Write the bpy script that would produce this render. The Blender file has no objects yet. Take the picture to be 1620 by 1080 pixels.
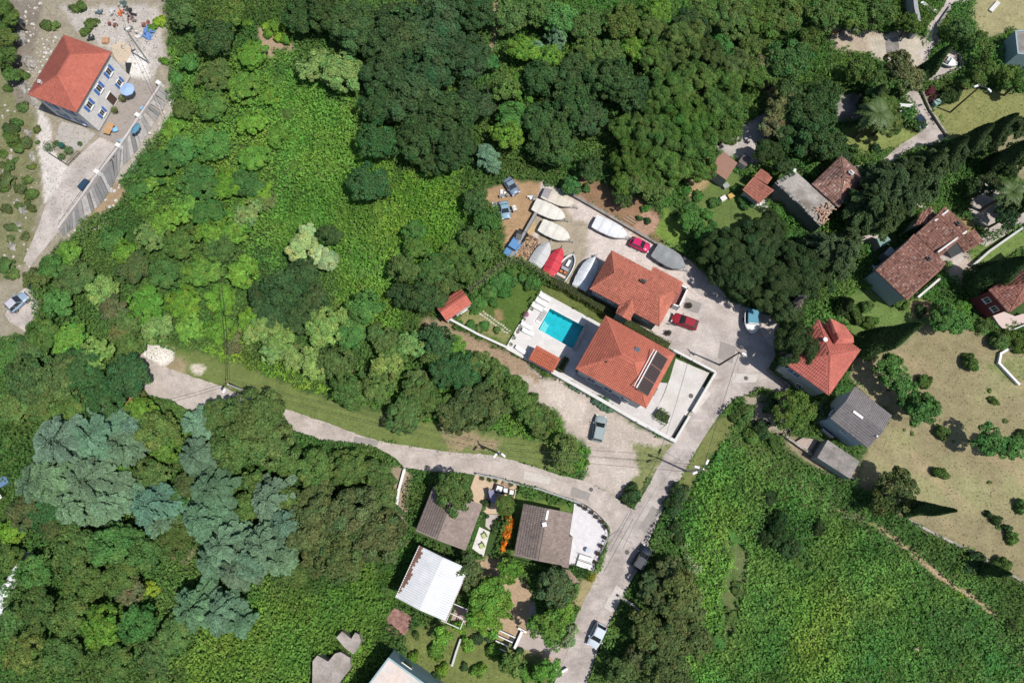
import bpy, bmesh, math, random
import numpy as np
from mathutils import Vector, Matrix
SC = bpy.context.scene
R = math.radians
# ------------------------------------------------------------------ camera, sky, sun, exposure
TILT = R(12.5); HC = 100.0; F = 1080.0
cam = bpy.data.cameras.new('camera'); co = bpy.data.objects.new('camera', cam); SC.collection.objects.link(co)
co.location = (0, 0, HC); co.rotation_euler = (TILT, 0, 0)
cam.sensor_width = 36; cam.lens = 24.0; cam.clip_start = 0.5; cam.clip_end = 3000
SC.camera = co
AZ = Vector((0.906, -0.42)).normalized(); EL = R(63)
SUN = Vector((AZ.x*math.cos(EL), AZ.y*math.cos(EL), math.sin(EL)))
w = bpy.data.worlds.new('World'); SC.world = w; w.use_nodes = True
nt = w.node_tree; bg = nt.nodes['Background']; sky = nt.nodes.new('ShaderNodeTexSky')
sky.sky_type = 'NISHITA'; sky.sun_disc = False; sky.sun_elevation = EL; sky.sun_rotation = math.atan2(AZ.x, AZ.y)
nt.links.new(sky.outputs[0], bg.inputs[0]); bg.inputs[1].default_value = 0.085
sl = bpy.data.lights.new('sun', 'SUN'); so = bpy.data.objects.new('sun', sl); SC.collection.objects.link(so)
sl.energy = 4.0; sl.angle = R(0.53); sl.color = (1.0, 0.95, 0.88)
so.rotation_euler = SUN.to_track_quat('Z', 'Y').to_euler(); so.location = (60, -40, 120)
vs = SC.view_settings; vs.view_transform = 'Standard'; vs.look = 'None'; vs.exposure = 0.35; vs.gamma = 1.0; vs.use_curve_mapping = False
SC.render.engine = 'CYCLES'
SC.cycles.max_bounces = 6; SC.cycles.diffuse_bounces = 3; SC.cycles.glossy_bounces = 2; SC.cycles.transmission_bounces = 4

# ------------------------------------------------------------------ photo pixel -> place on the ground (or at height z)
cs, sn = math.cos(TILT), math.sin(TILT)
def P(px, py, z=0.0):
    u = (px-810)/F; v = (540-py)/F
    t = (HC-z)/(cs - v*sn)
    return Vector((u*t, (v*cs+sn)*t, z))
def PP(pts, z=0.0): return np.array([P(a, b, z)[:2] for a, b in pts])
def mpp(px, py, z=0.0): return (P(px+1, py, z)-P(px, py, z)).length       # metres per photo pixel
def ang(a, b):                                                            # heading from photo point a to b
    d = P(*b)-P(*a); return math.atan2(d.y, d.x)

rng = np.random.default_rng(7); random.seed(7)
_tab = [rng.random((256, 256)) for _ in range(8)]
def vn(x, y, k=0):
    x = np.asarray(x, float); y = np.asarray(y, float)
    xi = np.floor(x).astype(int); yi = np.floor(y).astype(int); fx = x-xi; fy = y-yi
    fx = fx*fx*(3-2*fx); fy = fy*fy*(3-2*fy); T = _tab[k % 8]
    a = T[xi & 255, yi & 255]; b = T[(xi+1) & 255, yi & 255]; c = T[xi & 255, (yi+1) & 255]; d = T[(xi+1) & 255, (yi+1) & 255]
    return (a*(1-fx)+b*fx)*(1-fy)+(c*(1-fx)+d*fx)*fy
def fbm(x, y, k=0, o=4):
    s = 0; a = .5; n = 0
    for i in range(o):
        s = s+a*vn(x*2**i+17.3*i, y*2**i+9.1*i, k+i); n += a; a *= .55
    return s/n
def inside(x, y, poly):
    r = np.zeros(x.shape, bool); n = len(poly)
    for i in range(n):
        x0, y0 = poly[i]; x1, y1 = poly[(i+1) % n]
        if y0 == y1: continue
        r ^= ((y0 > y) != (y1 > y)) & (x < (x1-x0)*(y-y0)/(y1-y0)+x0)
    return r
def sdist(x, y, poly):                                                    # negative inside
    d = np.full(x.shape, 1e9); n = len(poly)
    for i in range(n):
        a = poly[i]; b = poly[(i+1) % n]; e = b-a; l = e@e+1e-9
        t = np.clip(((x-a[0])*e[0]+(y-a[1])*e[1])/l, 0, 1)
        d = np.minimum(d, (x-a[0]-t*e[0])**2+(y-a[1]-t*e[1])**2)
    d = np.sqrt(d); d[inside(x, y, poly)] *= -1
    return d

# ------------------------------------------------------------------ materials
MATS = {}
def mat(name, col, rough=.8, ns=0, na=.0, bump=0.0, bs=None, metal=0.0, spec=.4, attr=None, objcol=False, trans=0.0, stretch=None, col2=None, n2=0.6, coat=0, brick=None):
    if name in MATS: return MATS[name]
    col = tuple(x*.81 for x in col); col2 = tuple(x*.81 for x in col2) if col2 else None
    if attr: col = (1, 1, 1)
    m = bpy.data.materials.new(name); m.use_nodes = True; MATS[name] = m
    t = m.node_tree; N = t.nodes; L = t.links; b = N['Principled BSDF']
    b.inputs['Roughness'].default_value = rough; b.inputs['Metallic'].default_value = metal
    b.inputs['Specular IOR Level'].default_value = spec
    if coat: b.inputs['Coat Weight'].default_value = coat; b.inputs['Coat Roughness'].default_value = .05
    tc = N.new('ShaderNodeNewGeometry')
    src = tc.outputs['Position']
    if stretch:
        mp = N.new('ShaderNodeMapping'); mp.inputs['Scale'].default_value = stretch; L.new(src, mp.inputs[0]); src = mp.outputs[0]
    cur = None
    if attr:
        a = N.new('ShaderNodeAttribute'); a.attribute_name = attr; cur = a.outputs['Color']
        if objcol:
            oi = N.new('ShaderNodeObjectInfo'); mx = N.new('ShaderNodeMix'); mx.data_type = 'RGBA'; mx.blend_type = 'MULTIPLY'
            mx.inputs[0].default_value = 1; L.new(cur, mx.inputs[6]); L.new(oi.outputs['Color'], mx.inputs[7]); cur = mx.outputs[2]
    elif objcol:
        oi = N.new('ShaderNodeObjectInfo'); cur = oi.outputs['Color']
    def rgb(c):
        n = N.new('ShaderNodeRGB'); n.outputs[0].default_value = (*c, 1); return n.outputs[0]
    if cur is None: cur = rgb(col)
    if col2:
        n2n = N.new('ShaderNodeTexNoise'); n2n.inputs['Scale'].default_value = n2; n2n.inputs['Detail'].default_value = 5
        L.new(src, n2n.inputs['Vector'])
        cr = N.new('ShaderNodeValToRGB'); cr.color_ramp.elements[0].position = .42; cr.color_ramp.elements[1].position = .62
        L.new(n2n.outputs[0], cr.inputs[0])
        mx = N.new('ShaderNodeMix'); mx.data_type = 'RGBA'; L.new(cr.outputs[0], mx.inputs[0]); L.new(cur, mx.inputs[6]); L.new(rgb(col2), mx.inputs[7]); cur = mx.outputs[2]
    if brick:
        bw, bh, mort, dark = brick
        bt = N.new('ShaderNodeTexBrick'); bt.inputs['Scale'].default_value = 1; bt.inputs['Brick Width'].default_value = bw
        bt.inputs['Row Height'].default_value = bh; bt.inputs['Mortar Size'].default_value = mort
        bt.inputs['Color1'].default_value = (1, 1, 1, 1); bt.inputs['Color2'].default_value = (.88, .88, .88, 1); bt.inputs['Mortar'].default_value = (dark, dark, dark, 1)
        L.new(src, bt.inputs['Vector'])
        mx = N.new('ShaderNodeMix'); mx.data_type = 'RGBA'; mx.blend_type = 'MULTIPLY'; mx.inputs[0].default_value = 1
        L.new(cur, mx.inputs[6]); L.new(bt.outputs[0], mx.inputs[7]); cur = mx.outputs[2]
    if na:
        for k, (s_, a_) in enumerate(((ns, na), (ns*.17, na*.7))):
            nz = N.new('ShaderNodeTexNoise'); nz.inputs['Scale'].default_value = s_; nz.inputs['Detail'].default_value = 6; nz.inputs['Roughness'].default_value = .65
            L.new(src, nz.inputs['Vector'])
            mr = N.new('ShaderNodeMapRange'); mr.inputs[1].default_value = .3; mr.inputs[2].default_value = .7
            mr.inputs[3].default_value = 1-a_; mr.inputs[4].default_value = 1+a_; L.new(nz.outputs[0], mr.inputs[0])
            vm = N.new('ShaderNodeVectorMath'); vm.operation = 'SCALE'; L.new(cur, vm.inputs[0]); L.new(mr.outputs[0], vm.inputs['Scale']); cur = vm.outputs[0]
    L.new(cur, b.inputs['Base Color'])
    if bump:
        nb = N.new('ShaderNodeTexNoise'); nb.inputs['Scale'].default_value = bs or ns or 5; nb.inputs['Detail'].default_value = 8; nb.inputs['Roughness'].default_value = .7
        L.new(src, nb.inputs['Vector'])
        bp = N.new('ShaderNodeBump'); bp.inputs['Strength'].default_value = 1.0; bp.inputs['Distance'].default_value = bump
        L.new(nb.outputs[0], bp.inputs['Height']); L.new(bp.outputs[0], b.inputs['Normal'])
    if trans:
        tr = N.new('ShaderNodeBsdfTranslucent'); mxs = N.new('ShaderNodeMixShader'); mxs.inputs[0].default_value = trans
        vm = N.new('ShaderNodeVectorMath'); vm.operation = 'MULTIPLY'; vm.inputs[1].default_value = (1.15, 1.25, .6); L.new(cur, vm.inputs[0])
        L.new(vm.outputs[0], tr.inputs[0])
        L.new(b.outputs[0], mxs.inputs[1]); L.new(tr.outputs[0], mxs.inputs[2]); L.new(mxs.outputs[0], N['Material Output'].inputs[0])
    return m
M_leaf = mat('foliage', (1, 1, 1), .8, attr='leaf', objcol=True, trans=.25, spec=.12)
M_bark = mat('bark', (.13, .10, .075), .9, 3, .3, .02)
M_soil = mat('soil', (1, 1, 1), .95, 3.2, .22, .08, 2.5, attr='soil', spec=.15)
M_road = mat('concrete_road', (.51, .455, .42), .9, 5, .2, .025, 12, spec=.2, col2=(.38, .335, .305), n2=.38, brick=(.9, .35, .012, .86))
M_conc = mat('concrete', (.53, .475, .44), .9, 4, .18, .02, 10, spec=.2, col2=(.41, .365, .335), n2=.3)
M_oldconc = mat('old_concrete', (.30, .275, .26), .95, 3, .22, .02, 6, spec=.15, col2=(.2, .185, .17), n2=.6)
M_whiteconc = mat('white_paving', (.70, .68, .66), .8, 3, .06, spec=.3, brick=(.8, .8, .02, .86))
M_tilepave = mat('pale_tile_paving', (.60, .57, .56), .7, 5, .05, brick=(.5, .5, .015, .8), spec=.3)
M_white = mat('white_paint', (.78, .78, .77), .55, 6, .04)
M_plaster = mat('pale_plaster', (.56, .56, .55), .85, 3, .08, .005)
M_shadeblue = mat('shade_blue_plaster', (.36, .44, .50), .85, 2, .08, .005)  # bluish tone of shade on the gabled house walls, put into the plaster colour
M_greywall = mat('grey_plaster', (.33, .34, .34), .85, 2, .12, .005)
M_darkred = mat('dark_red_plaster', (.19, .035, .04), .8, 2, .08, .005)
M_stonewall = mat('stone_wall', (.74, .71, .68), .95, 5, .2, .05, 4)
M_rock = mat('limestone', (.40, .375, .34), .95, 3.5, .3, .12, 5, col2=(.22, .21, .17), n2=1.6)
M_glass = mat('window_glass', (.03, .035, .04), .12, spec=.6)
M_tyre = mat('rubber', (.02, .02, .02), .9)
M_metal = mat('grey_metal', (.35, .36, .37), .45, metal=.6)
M_steel = mat('galvanised_steel', (.45, .46, .46), .5, metal=.5)
M_wood = mat('weathered_wood', (.30, .22, .15), .85, 6, .2)
M_tan = mat('tan_paving', (.56, .44, .31), .9, 5, .1, .01)
M_dark = mat('dark_plastic', (.03, .03, .032), .6)
M_blue = mat('blue_paint', (.08, .20, .55), .5)
def tiles_mat(name, c, c2=None, n2=.7, na=.12): return mat(name, (1, 1, 1), .8, 6, na, attr='tint', objcol=False, spec=.25) if c is None else mat(name, c, .8, 6, na, spec=.25, col2=c2, n2=n2)

# ------------------------------------------------------------------ object helpers
COL = SC.collection
def tag(o, label=None, cat=None, group=None, kind=None):
    if label: o['label'] = label
    if cat: o['category'] = cat
    if group: o['group'] = group
    if kind: o['kind'] = kind
    return o
def empty(name, loc=(0, 0, 0), rz=0, label=None, cat=None, group=None):
    o = bpy.data.objects.new(name, None); COL.objects.link(o); o.location = loc; o.rotation_euler = (0, 0, rz); o.empty_display_size = .3
    return tag(o, label, cat, group)
def link(name, me, mats, parent=None, smooth=False):
    if not isinstance(mats, (list, tuple)): mats = [mats]
    for m in mats:
        if m is not None: me.materials.append(m)
    if smooth: me.polygons.foreach_set('use_smooth', [True]*len(me.polygons))
    o = bpy.data.objects.new(name, me); COL.objects.link(o)
    if parent: o.parent = parent
    return o
def mk(name, V, Fq, mats, parent=None, mi=None, smooth=False, attr=None):
    """V (n,3), Fq (m,k) all faces with k corners; attr = (name, (n,3) colours)"""
    V = np.asarray(V, np.float32); Fq = np.asarray(Fq, np.int32); me = bpy.data.meshes.new(name)
    me.vertices.add(len(V)); me.vertices.foreach_set('co', V.ravel())
    m, k = Fq.shape
    me.loops.add(m*k); me.loops.foreach_set('vertex_index', Fq.ravel())
    me.polygons.add(m); me.polygons.foreach_set('loop_start', np.arange(0, m*k, k, dtype=np.int32)); me.polygons.foreach_set('loop_total', np.full(m, k, np.int32))
    if mi is not None: me.polygons.foreach_set('material_index', np.asarray(mi, np.int32))
    if attr:
        a = me.attributes.new(attr[0], 'FLOAT_COLOR', 'POINT'); c = np.ones((len(V), 4), np.float32); c[:, :3] = attr[1]; a.data.foreach_set('color', c.ravel())
    me.update(calc_edges=True)
    return link(name, me, mats, parent, smooth)
class MB:
    def __init__(s): s.v = []; s.f = []; s.m = []
    def add(s, vs, fs, m=0):
        b = len(s.v); s.v += [tuple(v) for v in vs]; s.f += [tuple(i+b for i in f) for f in fs]; s.m += [m]*len(fs); return s
    def box(s, c, d, rz=0, m=0, top=1.0):
        ca, sa = math.cos(rz), math.sin(rz); vs = []
        for z in (-.5, .5):
            k = top if z > 0 else 1
            for x, y in ((-.5, -.5), (.5, -.5), (.5, .5), (-.5, .5)):
                X = x*d[0]*k; Y = y*d[1]*k; vs.append((c[0]+X*ca-Y*sa, c[1]+X*sa+Y*ca, c[2]+z*d[2]))
        return s.add(vs, [(3, 2, 1, 0), (4, 5, 6, 7), (0, 1, 5, 4), (1, 2, 6, 5), (2, 3, 7, 6), (3, 0, 4, 7)], m)
    def prism(s, pts, z0, z1, m=0, mt=None, scale=1.0):
        pts = [tuple(p[:2]) for p in pts]
        A = sum(pts[i][0]*pts[(i+1) % len(pts)][1]-pts[(i+1) % len(pts)][0]*pts[i][1] for i in range(len(pts)))
        if A < 0: pts = pts[::-1]
        n = len(pts); cx = sum(p[0] for p in pts)/n; cy = sum(p[1] for p in pts)/n
        s.add([(x, y, z0) for x, y in pts]+[(cx+(x-cx)*scale, cy+(y-cy)*scale, z1) for x, y in pts], [tuple(range(n))[::-1]]+[(i, (i+1) % n, n+(i+1) % n, n+i) for i in range(n)], m)
        b = len(s.v)-n; s.f.append(tuple(range(b, b+n))); s.m.append(m if mt is None else mt); return s
    def tube(s, a, b, r, r2=None, n=8, m=0):
        a = Vector(a); b = Vector(b); r2 = r if r2 is None else r2; d = (b-a).normalized(); x = d.orthogonal().normalized(); y = d.cross(x)
        vs = [a+(x*math.cos(t)+y*math.sin(t))*r for t in [2*math.pi*i/n for i in range(n)]]+[b+(x*math.cos(t)+y*math.sin(t))*r2 for t in [2*math.pi*i/n for i in range(n)]]
        return s.add(vs, [(i, (i+1) % n, n+(i+1) % n, n+i) for i in range(n)]+[tuple(range(n))[::-1], tuple(range(n, 2*n))], m)
    def cone(s, c, r, z0, z1, r2=0.001, n=12, m=0): return s.tube((c[0], c[1], z0), (c[0], c[1], z1), r, r2, n, m)
    def build(s, name, mats, parent=None, smooth=False):
        me = bpy.data.meshes.new(name); me.from_pydata(s.v, [], s.f); me.polygons.foreach_set('material_index', s.m); me.update()
        return link(name, me, mats, parent, smooth)
def sheet(name, pts, z, m, kind='structure', jag=0.0, thick=None, label=None, cat=None):
    """flat paved sheet; edges subdivided and slightly broken"""
    Q = []; n = len(pts)
    for i in range(n):
        a = P(*pts[i]); b = P(*pts[(i+1) % n]); L = (b-a).length; k = max(1, int(L/.5)) if jag else 1
        nrm = Vector((-(b-a).y, (b-a).x)).normalized() if L else Vector((0, 0))
        for j in range(k):
            p = a+(b-a)*(j/k); o = 0
            if jag and j: o = (float(fbm(p.x*1.3, p.y*1.3, 3))-.5)*2*jag
            Q.append((p.x+nrm.x*o, p.y+nrm.y*o))
    mb = MB(); mb.prism(Q, z-(thick or .003), z)
    o = mb.build(name, m); return tag(o, label, cat, None, kind) if kind or label else o
def copy_tree(o, parent=None):
    c = o.copy(); COL.objects.link(c); c.parent = parent
    for ch in o.children: copy_tree(ch, c)
    return c
def dup(o, loc, rz=0, s=1.0, label=None, group=None):
    c = copy_tree(o); c.location = loc; c.rotation_euler = (0, 0, rz); c.scale = (s, s, s) if not isinstance(s, tuple) else s
    if label: c['label'] = label
    if group: c['group'] = group
    return c
# ------------------------------------------------------------------ the ground: one sheet, soil types traced on the place
DEF = (.042, .078, .022)
SOILS = [  # (polygon in photo px, colour, edge softness m, name)
 ([(-60,-40),(255,-40),(268,60),(275,130),(262,190),(225,250),(170,310),(130,365),(95,385),(70,420),(55,460),(58,530),(-60,540)], (.31,.275,.21), 1.0),
 ([(-60,60),(30,100),(40,170),(60,190),(66,260),(62,320),(50,380),(30,430),(-60,450)], (.20,.20,.105), 1.4),
 ([(10,0),(70,0),(60,60),(40,120),(50,160),(30,170),(8,110)], (.23,.20,.165), .6),
 ([(100,10),(250,10),(262,90),(240,130),(200,125),(180,80),(120,50)], (.47,.435,.40), .8),
 ([(192,75),(232,85),(238,125),(205,120)], (.72,.69,.65), .4),
 ([(62,170),(80,200),(84,235),(108,262),(97,296),(70,322),(66,270),(58,220)], (.60,.555,.52), .3),
 ([(140,232),(200,190),(262,140),(275,175),(235,235),(180,300),(120,362),(98,372)], (.40,.36,.30), .5),
 ([(170,275),(200,300),(185,325),(150,345),(120,362),(140,320)], (.33,.24,.15), .5),
 ([(200,540),(250,548),(330,560),(420,590),(500,625),(600,650),(700,668),(800,688),(870,700),(892,752),(820,735),(706,718),(581,696),(472,658),(371,624),(285,592),(215,566)], (.155,.20,.062), .9),
 ([(190,545),(245,545),(300,575),(290,600),(215,575)], (.33,.27,.17), .8),
 ([(222,548),(250,545),(272,553),(274,568),(262,578),(240,580),(226,568)], (.72,.68,.63), .25),
 ([(300,578),(318,574),(326,584),(318,592),(303,590)], (.60,.54,.45), .3),
 ([(195,625),(225,618),(232,640),(200,650)], (.36,.18,.10), .5),
 ([(700,668),(720,685),(770,688),(790,700),(770,712),(715,705)], (.33,.26,.16), 1.2),
 ([(860,595),(905,610),(960,640),(1062,700),(1050,735),(1015,770),(1000,800),(985,790),(925,762),(930,710),(905,690),(890,680),(885,655),(845,630),(810,600),(795,565),(835,575)], (.47,.405,.35), .9),
 ([(858,600),(890,598),(905,625),(932,640),(922,662),(895,665),(868,635)], (.56,.49,.43), .35),
 ([(935,720),(1000,740),(1000,770),(975,770),(940,755)], (.50,.44,.39), .6),
 ([(1000,700),(1060,705),(1010,790),(985,775),(1010,745)], (.20,.22,.09), .6),
 ([(770,300),(815,285),(860,290),(852,335),(842,345),(808,410),(795,400),(800,370),(788,330),(768,318)], (.37,.245,.14), .5),
 ([(848,337),(870,345),(850,380),(842,415),(830,412),(808,410)], (.47,.34,.18), .3),
 ([(855,290),(910,305),(1000,362),(1045,388),(1092,412),(1112,440),(1150,475),(1225,500),(1232,520),(1222,560),(1160,600),(1128,588),(1067,556),(1030,530),(935,477),(880,447),(825,414),(812,408),(850,360),(848,330)], (.57,.50,.46), .35),
 ([(845,345),(900,330),(930,360),(935,400),(905,450),(880,440),(850,400)], (.36,.31,.235), 1.0),
 ([(905,306),(898,290),(930,278),(1000,310),(1045,338),(1060,360),(1048,388),(1000,362)], (.27,.165,.10), 1.0),
 ([(1000,362),(1018,333),(1040,338),(1048,358),(1035,365),(1012,382)], (.40,.25,.18), .3),
 ([(1035,370),(1050,325),(1085,340),(1090,375),(1060,392)], (.16,.25,.05), .6),
 ([(1080,335),(1110,290),(1140,250),(1180,290),(1200,330),(1250,370),(1290,410),(1200,400),(1130,380),(1090,370)], (.12,.175,.05), .8),
 ([(1080,300),(1108,245),(1122,250),(1118,290),(1095,320)], (.38,.28,.15), .6),
 ([(1130,232),(1190,190),(1235,165),(1240,150),(1225,200),(1205,260),(1180,262)], (.42,.39,.36), .5),
 ([(1150,215),(1200,190),(1225,205),(1200,262),(1165,250)], (.46,.42,.39), .4),
 ([(1215,80),(1240,90),(1235,170),(1212,190),(1205,130)], (.27,.26,.13), .9),
 ([(1305,45),(1345,35),(1400,55),(1415,80),(1370,85),(1320,78)], (.42,.35,.27), .8),
 ([(1370,60),(1425,50),(1465,60),(1470,100),(1445,110),(1380,90)], (.48,.43,.35), .5),
 ([(1540,-20),(1700,-20),(1700,120),(1600,45),(1560,60),(1540,35)], (.33,.30,.16), .8),
 ([(1455,150),(1530,140),(1640,150),(1640,190),(1560,200),(1500,232),(1475,185)], (.23,.24,.09), .8),
 ([(1340,200),(1380,190),(1450,210),(1455,225),(1420,235),(1345,245),(1325,225)], (.21,.25,.08), .6),
 ([(1330,150),(1365,150),(1370,190),(1320,190)], (.40,.36,.33), .4),
 ([(1560,215),(1640,215),(1640,300),(1580,270)], (.26,.24,.14), 1.0),
 ([(1545,280),(1640,300),(1640,350),(1560,370),(1530,340)], (.43,.39,.35), .5),
 ([(1500,340),(1540,350),(1545,385),(1510,370)], (.30,.24,.10), .5),
 ([(1540,395),(1640,350),(1640,380),(1560,425),(1530,440)], (.15,.22,.06), .5),
 ([(1480,390),(1530,400),(1540,425),(1570,440),(1560,470),(1520,455),(1490,430)], (.45,.38,.32), .6),
 ([(1330,480),(1385,445),(1480,480),(1500,500),(1440,530),(1370,540),(1340,530)], (.13,.2,.055), .9),
 ([(1440,480),(1475,475),(1470,500),(1442,505)], (.38,.24,.16), .6),
 ([(1350,570),(1410,545),(1470,515),(1530,520),(1600,545),(1700,555),(1700,940),(1620,922),(1575,900),(1537,872),(1482,847),(1433,821),(1395,790),(1350,765),(1372,705),(1412,655),(1370,620)], (.268,.232,.132), .8),
 ([(1560,580),(1625,560),(1640,600),(1600,605)], (.14,.18,.06), .5),
 ([(1240,690),(1310,700),(1370,740),(1340,760),(1290,740),(1250,715)], (.30,.24,.17), .8),
 ([(1180,625),(1240,625),(1250,660),(1240,690),(1200,680),(1170,650)], (.33,.29,.22), .8),
 ([(1340,595),(1365,560),(1400,600),(1410,640),(1380,640)], (.31,.26,.16), .6),
 ([(1315,805),(1335,798),(1370,815),(1440,862),(1500,905),(1560,945),(1590,985),(1575,980),(1540,945),(1480,908),(1435,872),(1370,830)], (.13,.17,.06), 1.2),
 ([(1320,803),(1356,813),(1387,829),(1420,852),(1454,880),(1485,906),(1516,927),(1550,948),(1576,972),(1572,976),(1545,953),(1512,932),(1480,911),(1450,885),(1416,857),(1384,834),(1354,818),(1322,808)], (.46,.33,.22), .12),
 ([(1160,650),(1220,690),(1260,740),(1330,790),(1400,850),(1330,815),(1240,770),(1180,720),(1120,690)], (.13,.17,.06), 1.6),
 ([(1150,830),(1168,845),(1182,880),(1175,930),(1165,985),(1150,1010),(1142,950),(1158,900)], (.135,.17,.065), 1.8),
 ([(1100,905),(1118,930),(1105,980),(1092,960)], (.15,.16,.07), 1.5),
 ([(728,512),(748,480),(780,450),(805,425),(830,430),(860,455),(856,464),(803,551),(765,540)], (.085,.145,.03), .5),
 ([(735,490),(745,480),(805,530),(798,538),(722,512)], (.24,.24,.10), .6),
 ([(782,488),(792,490),(796,505),(786,506)], (.30,.21,.11), .35),
 ([(858,452),(885,458),(975,503),(950,514),(860,465)], (.13,.16,.045), .3),
 ([(780,-20),(788,-20),(787,60),(775,97),(762,96),(779,60)], (.40,.31,.20), .25),
 ([(405,45),(450,40),(470,85),(430,80),(440,95),(415,85)], (.36,.27,.18), .6),
 ([(820,782),(905,800),(905,812),(835,800),(818,870),(808,880),(815,800)], (.13,.20,.045), .5),
 ([(755,885),(800,880),(840,930),(850,985),(890,1050),(880,1090),(840,1085),(780,1060),(770,1000),(765,960)], (.42,.31,.205), .6),
 ([(640,1000),(690,980),(780,1000),(860,1040),(880,1095),(700,1095),(650,1050)], (.16,.19,.06), .9),
 ([(665,505),(705,500),(716,520),(742,532),(800,556),(835,575),(850,600),(815,592),(760,562),(700,532),(672,525)], (.34,.25,.17), .9),
 ([(618,735),(650,745),(640,830),(625,800)], (.33,.27,.19), .6),
 ([(905,955),(925,905),(945,905),(955,885),(962,905),(940,935),(925,960)], (.33,.28,.15), .5),
 ([(1060,790),(1085,740),(1110,700),(1130,665),(1180,640),(1150,690),(1110,740),(1085,790)], (.17,.19,.065), .7),
]
BRIG = [([(440,100),(520,140),(590,225),(640,270),(700,262),(735,300),(740,340),(715,390),(700,440),(650,480),(640,520),(560,500),(520,470),(540,420),(450,400),(430,330),(470,300),(450,230),(430,160)], (.10,.25,.03)), ([(1090,760),(1130,690),(1200,720),(1280,790),(1330,830),(1430,900),(1540,960),(1620,1080),(1090,1100),(1110,950),(1090,860)], (.07,.18,.03)), ([(330,1000),(420,940),(520,930),(600,900),(640,870),(650,900),(620,960),(600,1040),(580,1090),(280,1100),(290,1040)], (.09,.2,.03))]
SOILW = [(PP(p), np.array(c)*.82, s) for p, c, s in SOILS]
POOL_PX = [(870,488),(925,517),(907,552.6),(851.5,521)]
def axis(lo, hi, step, far):
    a = list(np.arange(lo, hi, step)); s = step; x = lo
    pre = []
    while x > far[0]: s *= 1.35; x -= s; pre.append(x)
    post = []; s = step; x = a[-1]
    while x < far[1]: s *= 1.35; x += s; post.append(x)
    return np.array(pre[::-1]+a+post)
gx = axis(-94, 94, .42, (-600, 600)); gy = axis(-34, 92, .42, (-500, 700))
GX, GY = np.meshgrid(gx, gy, indexing='ij')
# soft relief in the meadows only; built ground stays level
def field_colour(X, Y):
    n1 = fbm(X*.25, Y*.25, 1); n2 = fbm(X*1.1, Y*1.1, 4)
    C = np.ones(X.shape+(3,))*np.array(DEF)
    C = C*(.7+.6*n1[..., None])
    for pb, cb in BRIG:
        kk = np.clip(.5-sdist(X, Y, PP(pb))/3+(n2-.5)*3, 0, 1)[..., None]; C = C*(1-kk)+np.array(cb)*.5*kk
    for poly, c, soft in SOILW:
        mn = poly.min(0)-3; mx = poly.max(0)+3
        sel = (X > mn[0]) & (X < mx[0]) & (Y > mn[1]) & (Y < mx[1])
        if not sel.any(): continue
        d = sdist(X[sel], Y[sel], poly)+(n2[sel]-.5)*soft*2.2+(n1[sel]-.5)*soft*1.5
        k = np.clip(.5-d/(soft*.8), 0, 1)[:, None]
        cc = c*(.86+.28*n2[sel][:, None])
        C[sel] = C[sel]*(1-k)+cc*k
    return C
GC = field_colour(GX, GY)
# green and straw mottling of the dry field, drifting along one direction
mf = sdist(GX, GY, PP(SOILS[[i for i, s in enumerate(SOILS) if s[0][0] == (1350, 570)][0]][0]))
n = fbm(GX*.12+3, GY*.12, 2); n3 = fbm((GX+GY)*.35, (GX-GY)*.08, 5)
k = np.clip(-mf/2, 0, 1)*np.clip((n-.48)*5, 0, 1); k2 = np.clip(-mf/2, 0, 1)*np.clip((n3-.55)*4, 0, 1)*.5
GC = GC*(1-.55*k[..., None])+np.array((.21, .215, .10))*(.7*k[..., None]); GC = GC*(1-k2[..., None])+np.array((.36, .27, .17))*k2[..., None]
Z = np.zeros(GX.shape)
V = np.stack([GX, GY, Z], -1).reshape(-1, 3)
ni, nj = GX.shape
I = (np.arange(ni-1)[:, None]*nj+np.arange(nj-1)[None, :]).ravel()
FQ = np.stack([I, I+nj, I+nj+1, I+1], 1)
cx_ = V[FQ[:, 0], 0]+.21; cy_ = V[FQ[:, 0], 1]+.21
pw = PP([(868, 483), (930, 516), (908, 558), (846, 522)])
FQ = FQ[~(inside(cx_, cy_, pw) & (sdist(cx_, cy_, pw) < -.25))]
tag(mk('ground', V, FQ, M_soil, attr=('soil', GC.reshape(-1, 3))), kind='structure')

# ------------------------------------------------------------------ roads and paved sheets
ROADW = [(205,556),(223,560),(249,576),(285,589),(350,610),(371,620),(420,636),(472,653),(504,664),(540,677),(581,692),(620,701),(659,707),(706,714),(776,719),(820,730.5),(852,741),(891,753),(924,760),(945,771),(975,788),(1002,806),(990,830),(964,847),(962,830),(940,808),(921,795),(904,789),(852,771),(820,764),(789,755),(755,750),(700,747),(641,740),(620,721),(594,706),(568,701),(511,696),(440,672),(340,655),(293,646),(272,633),(235,624),(215,600)]
ROADM = [(860,1130),(872,1080),(873,1046),(905,990),(926,945),(943,915),(955,885),(962,850),(985,830),(1002,806),(1023,773),(1054,716),(1066,698),(1088,657),(1131,588),(1160,560),(1214,585),(1247,610),(1236,623),(1202,612),(1184,623),(1160,631),(1137,657),(1111,695.5),(1090,732),(1067,773),(1051,800),(1028,852),(1022,885),(1000,915),(985,945),(966,981),(945,1030),(928,1080),(915,1130)]
sheet('lane', ROADW, .004, mat('lane_concrete', (.55, .485, .44), .9, 5, .18, .025, 12, spec=.2, col2=(.44, .385, .345), n2=.4, brick=(.35, .35, .012, .85)), jag=.22)
sheet('road', ROADM, .008, M_road, jag=.12)
sheet('driveway', [(1128,588),(1132,600),(1165,590),(1214,587),(1228,560),(1200,520),(1135,478),(1090,470),(1078,500),(1050,530),(1068,556)], .012, M_conc, jag=.05)
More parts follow.
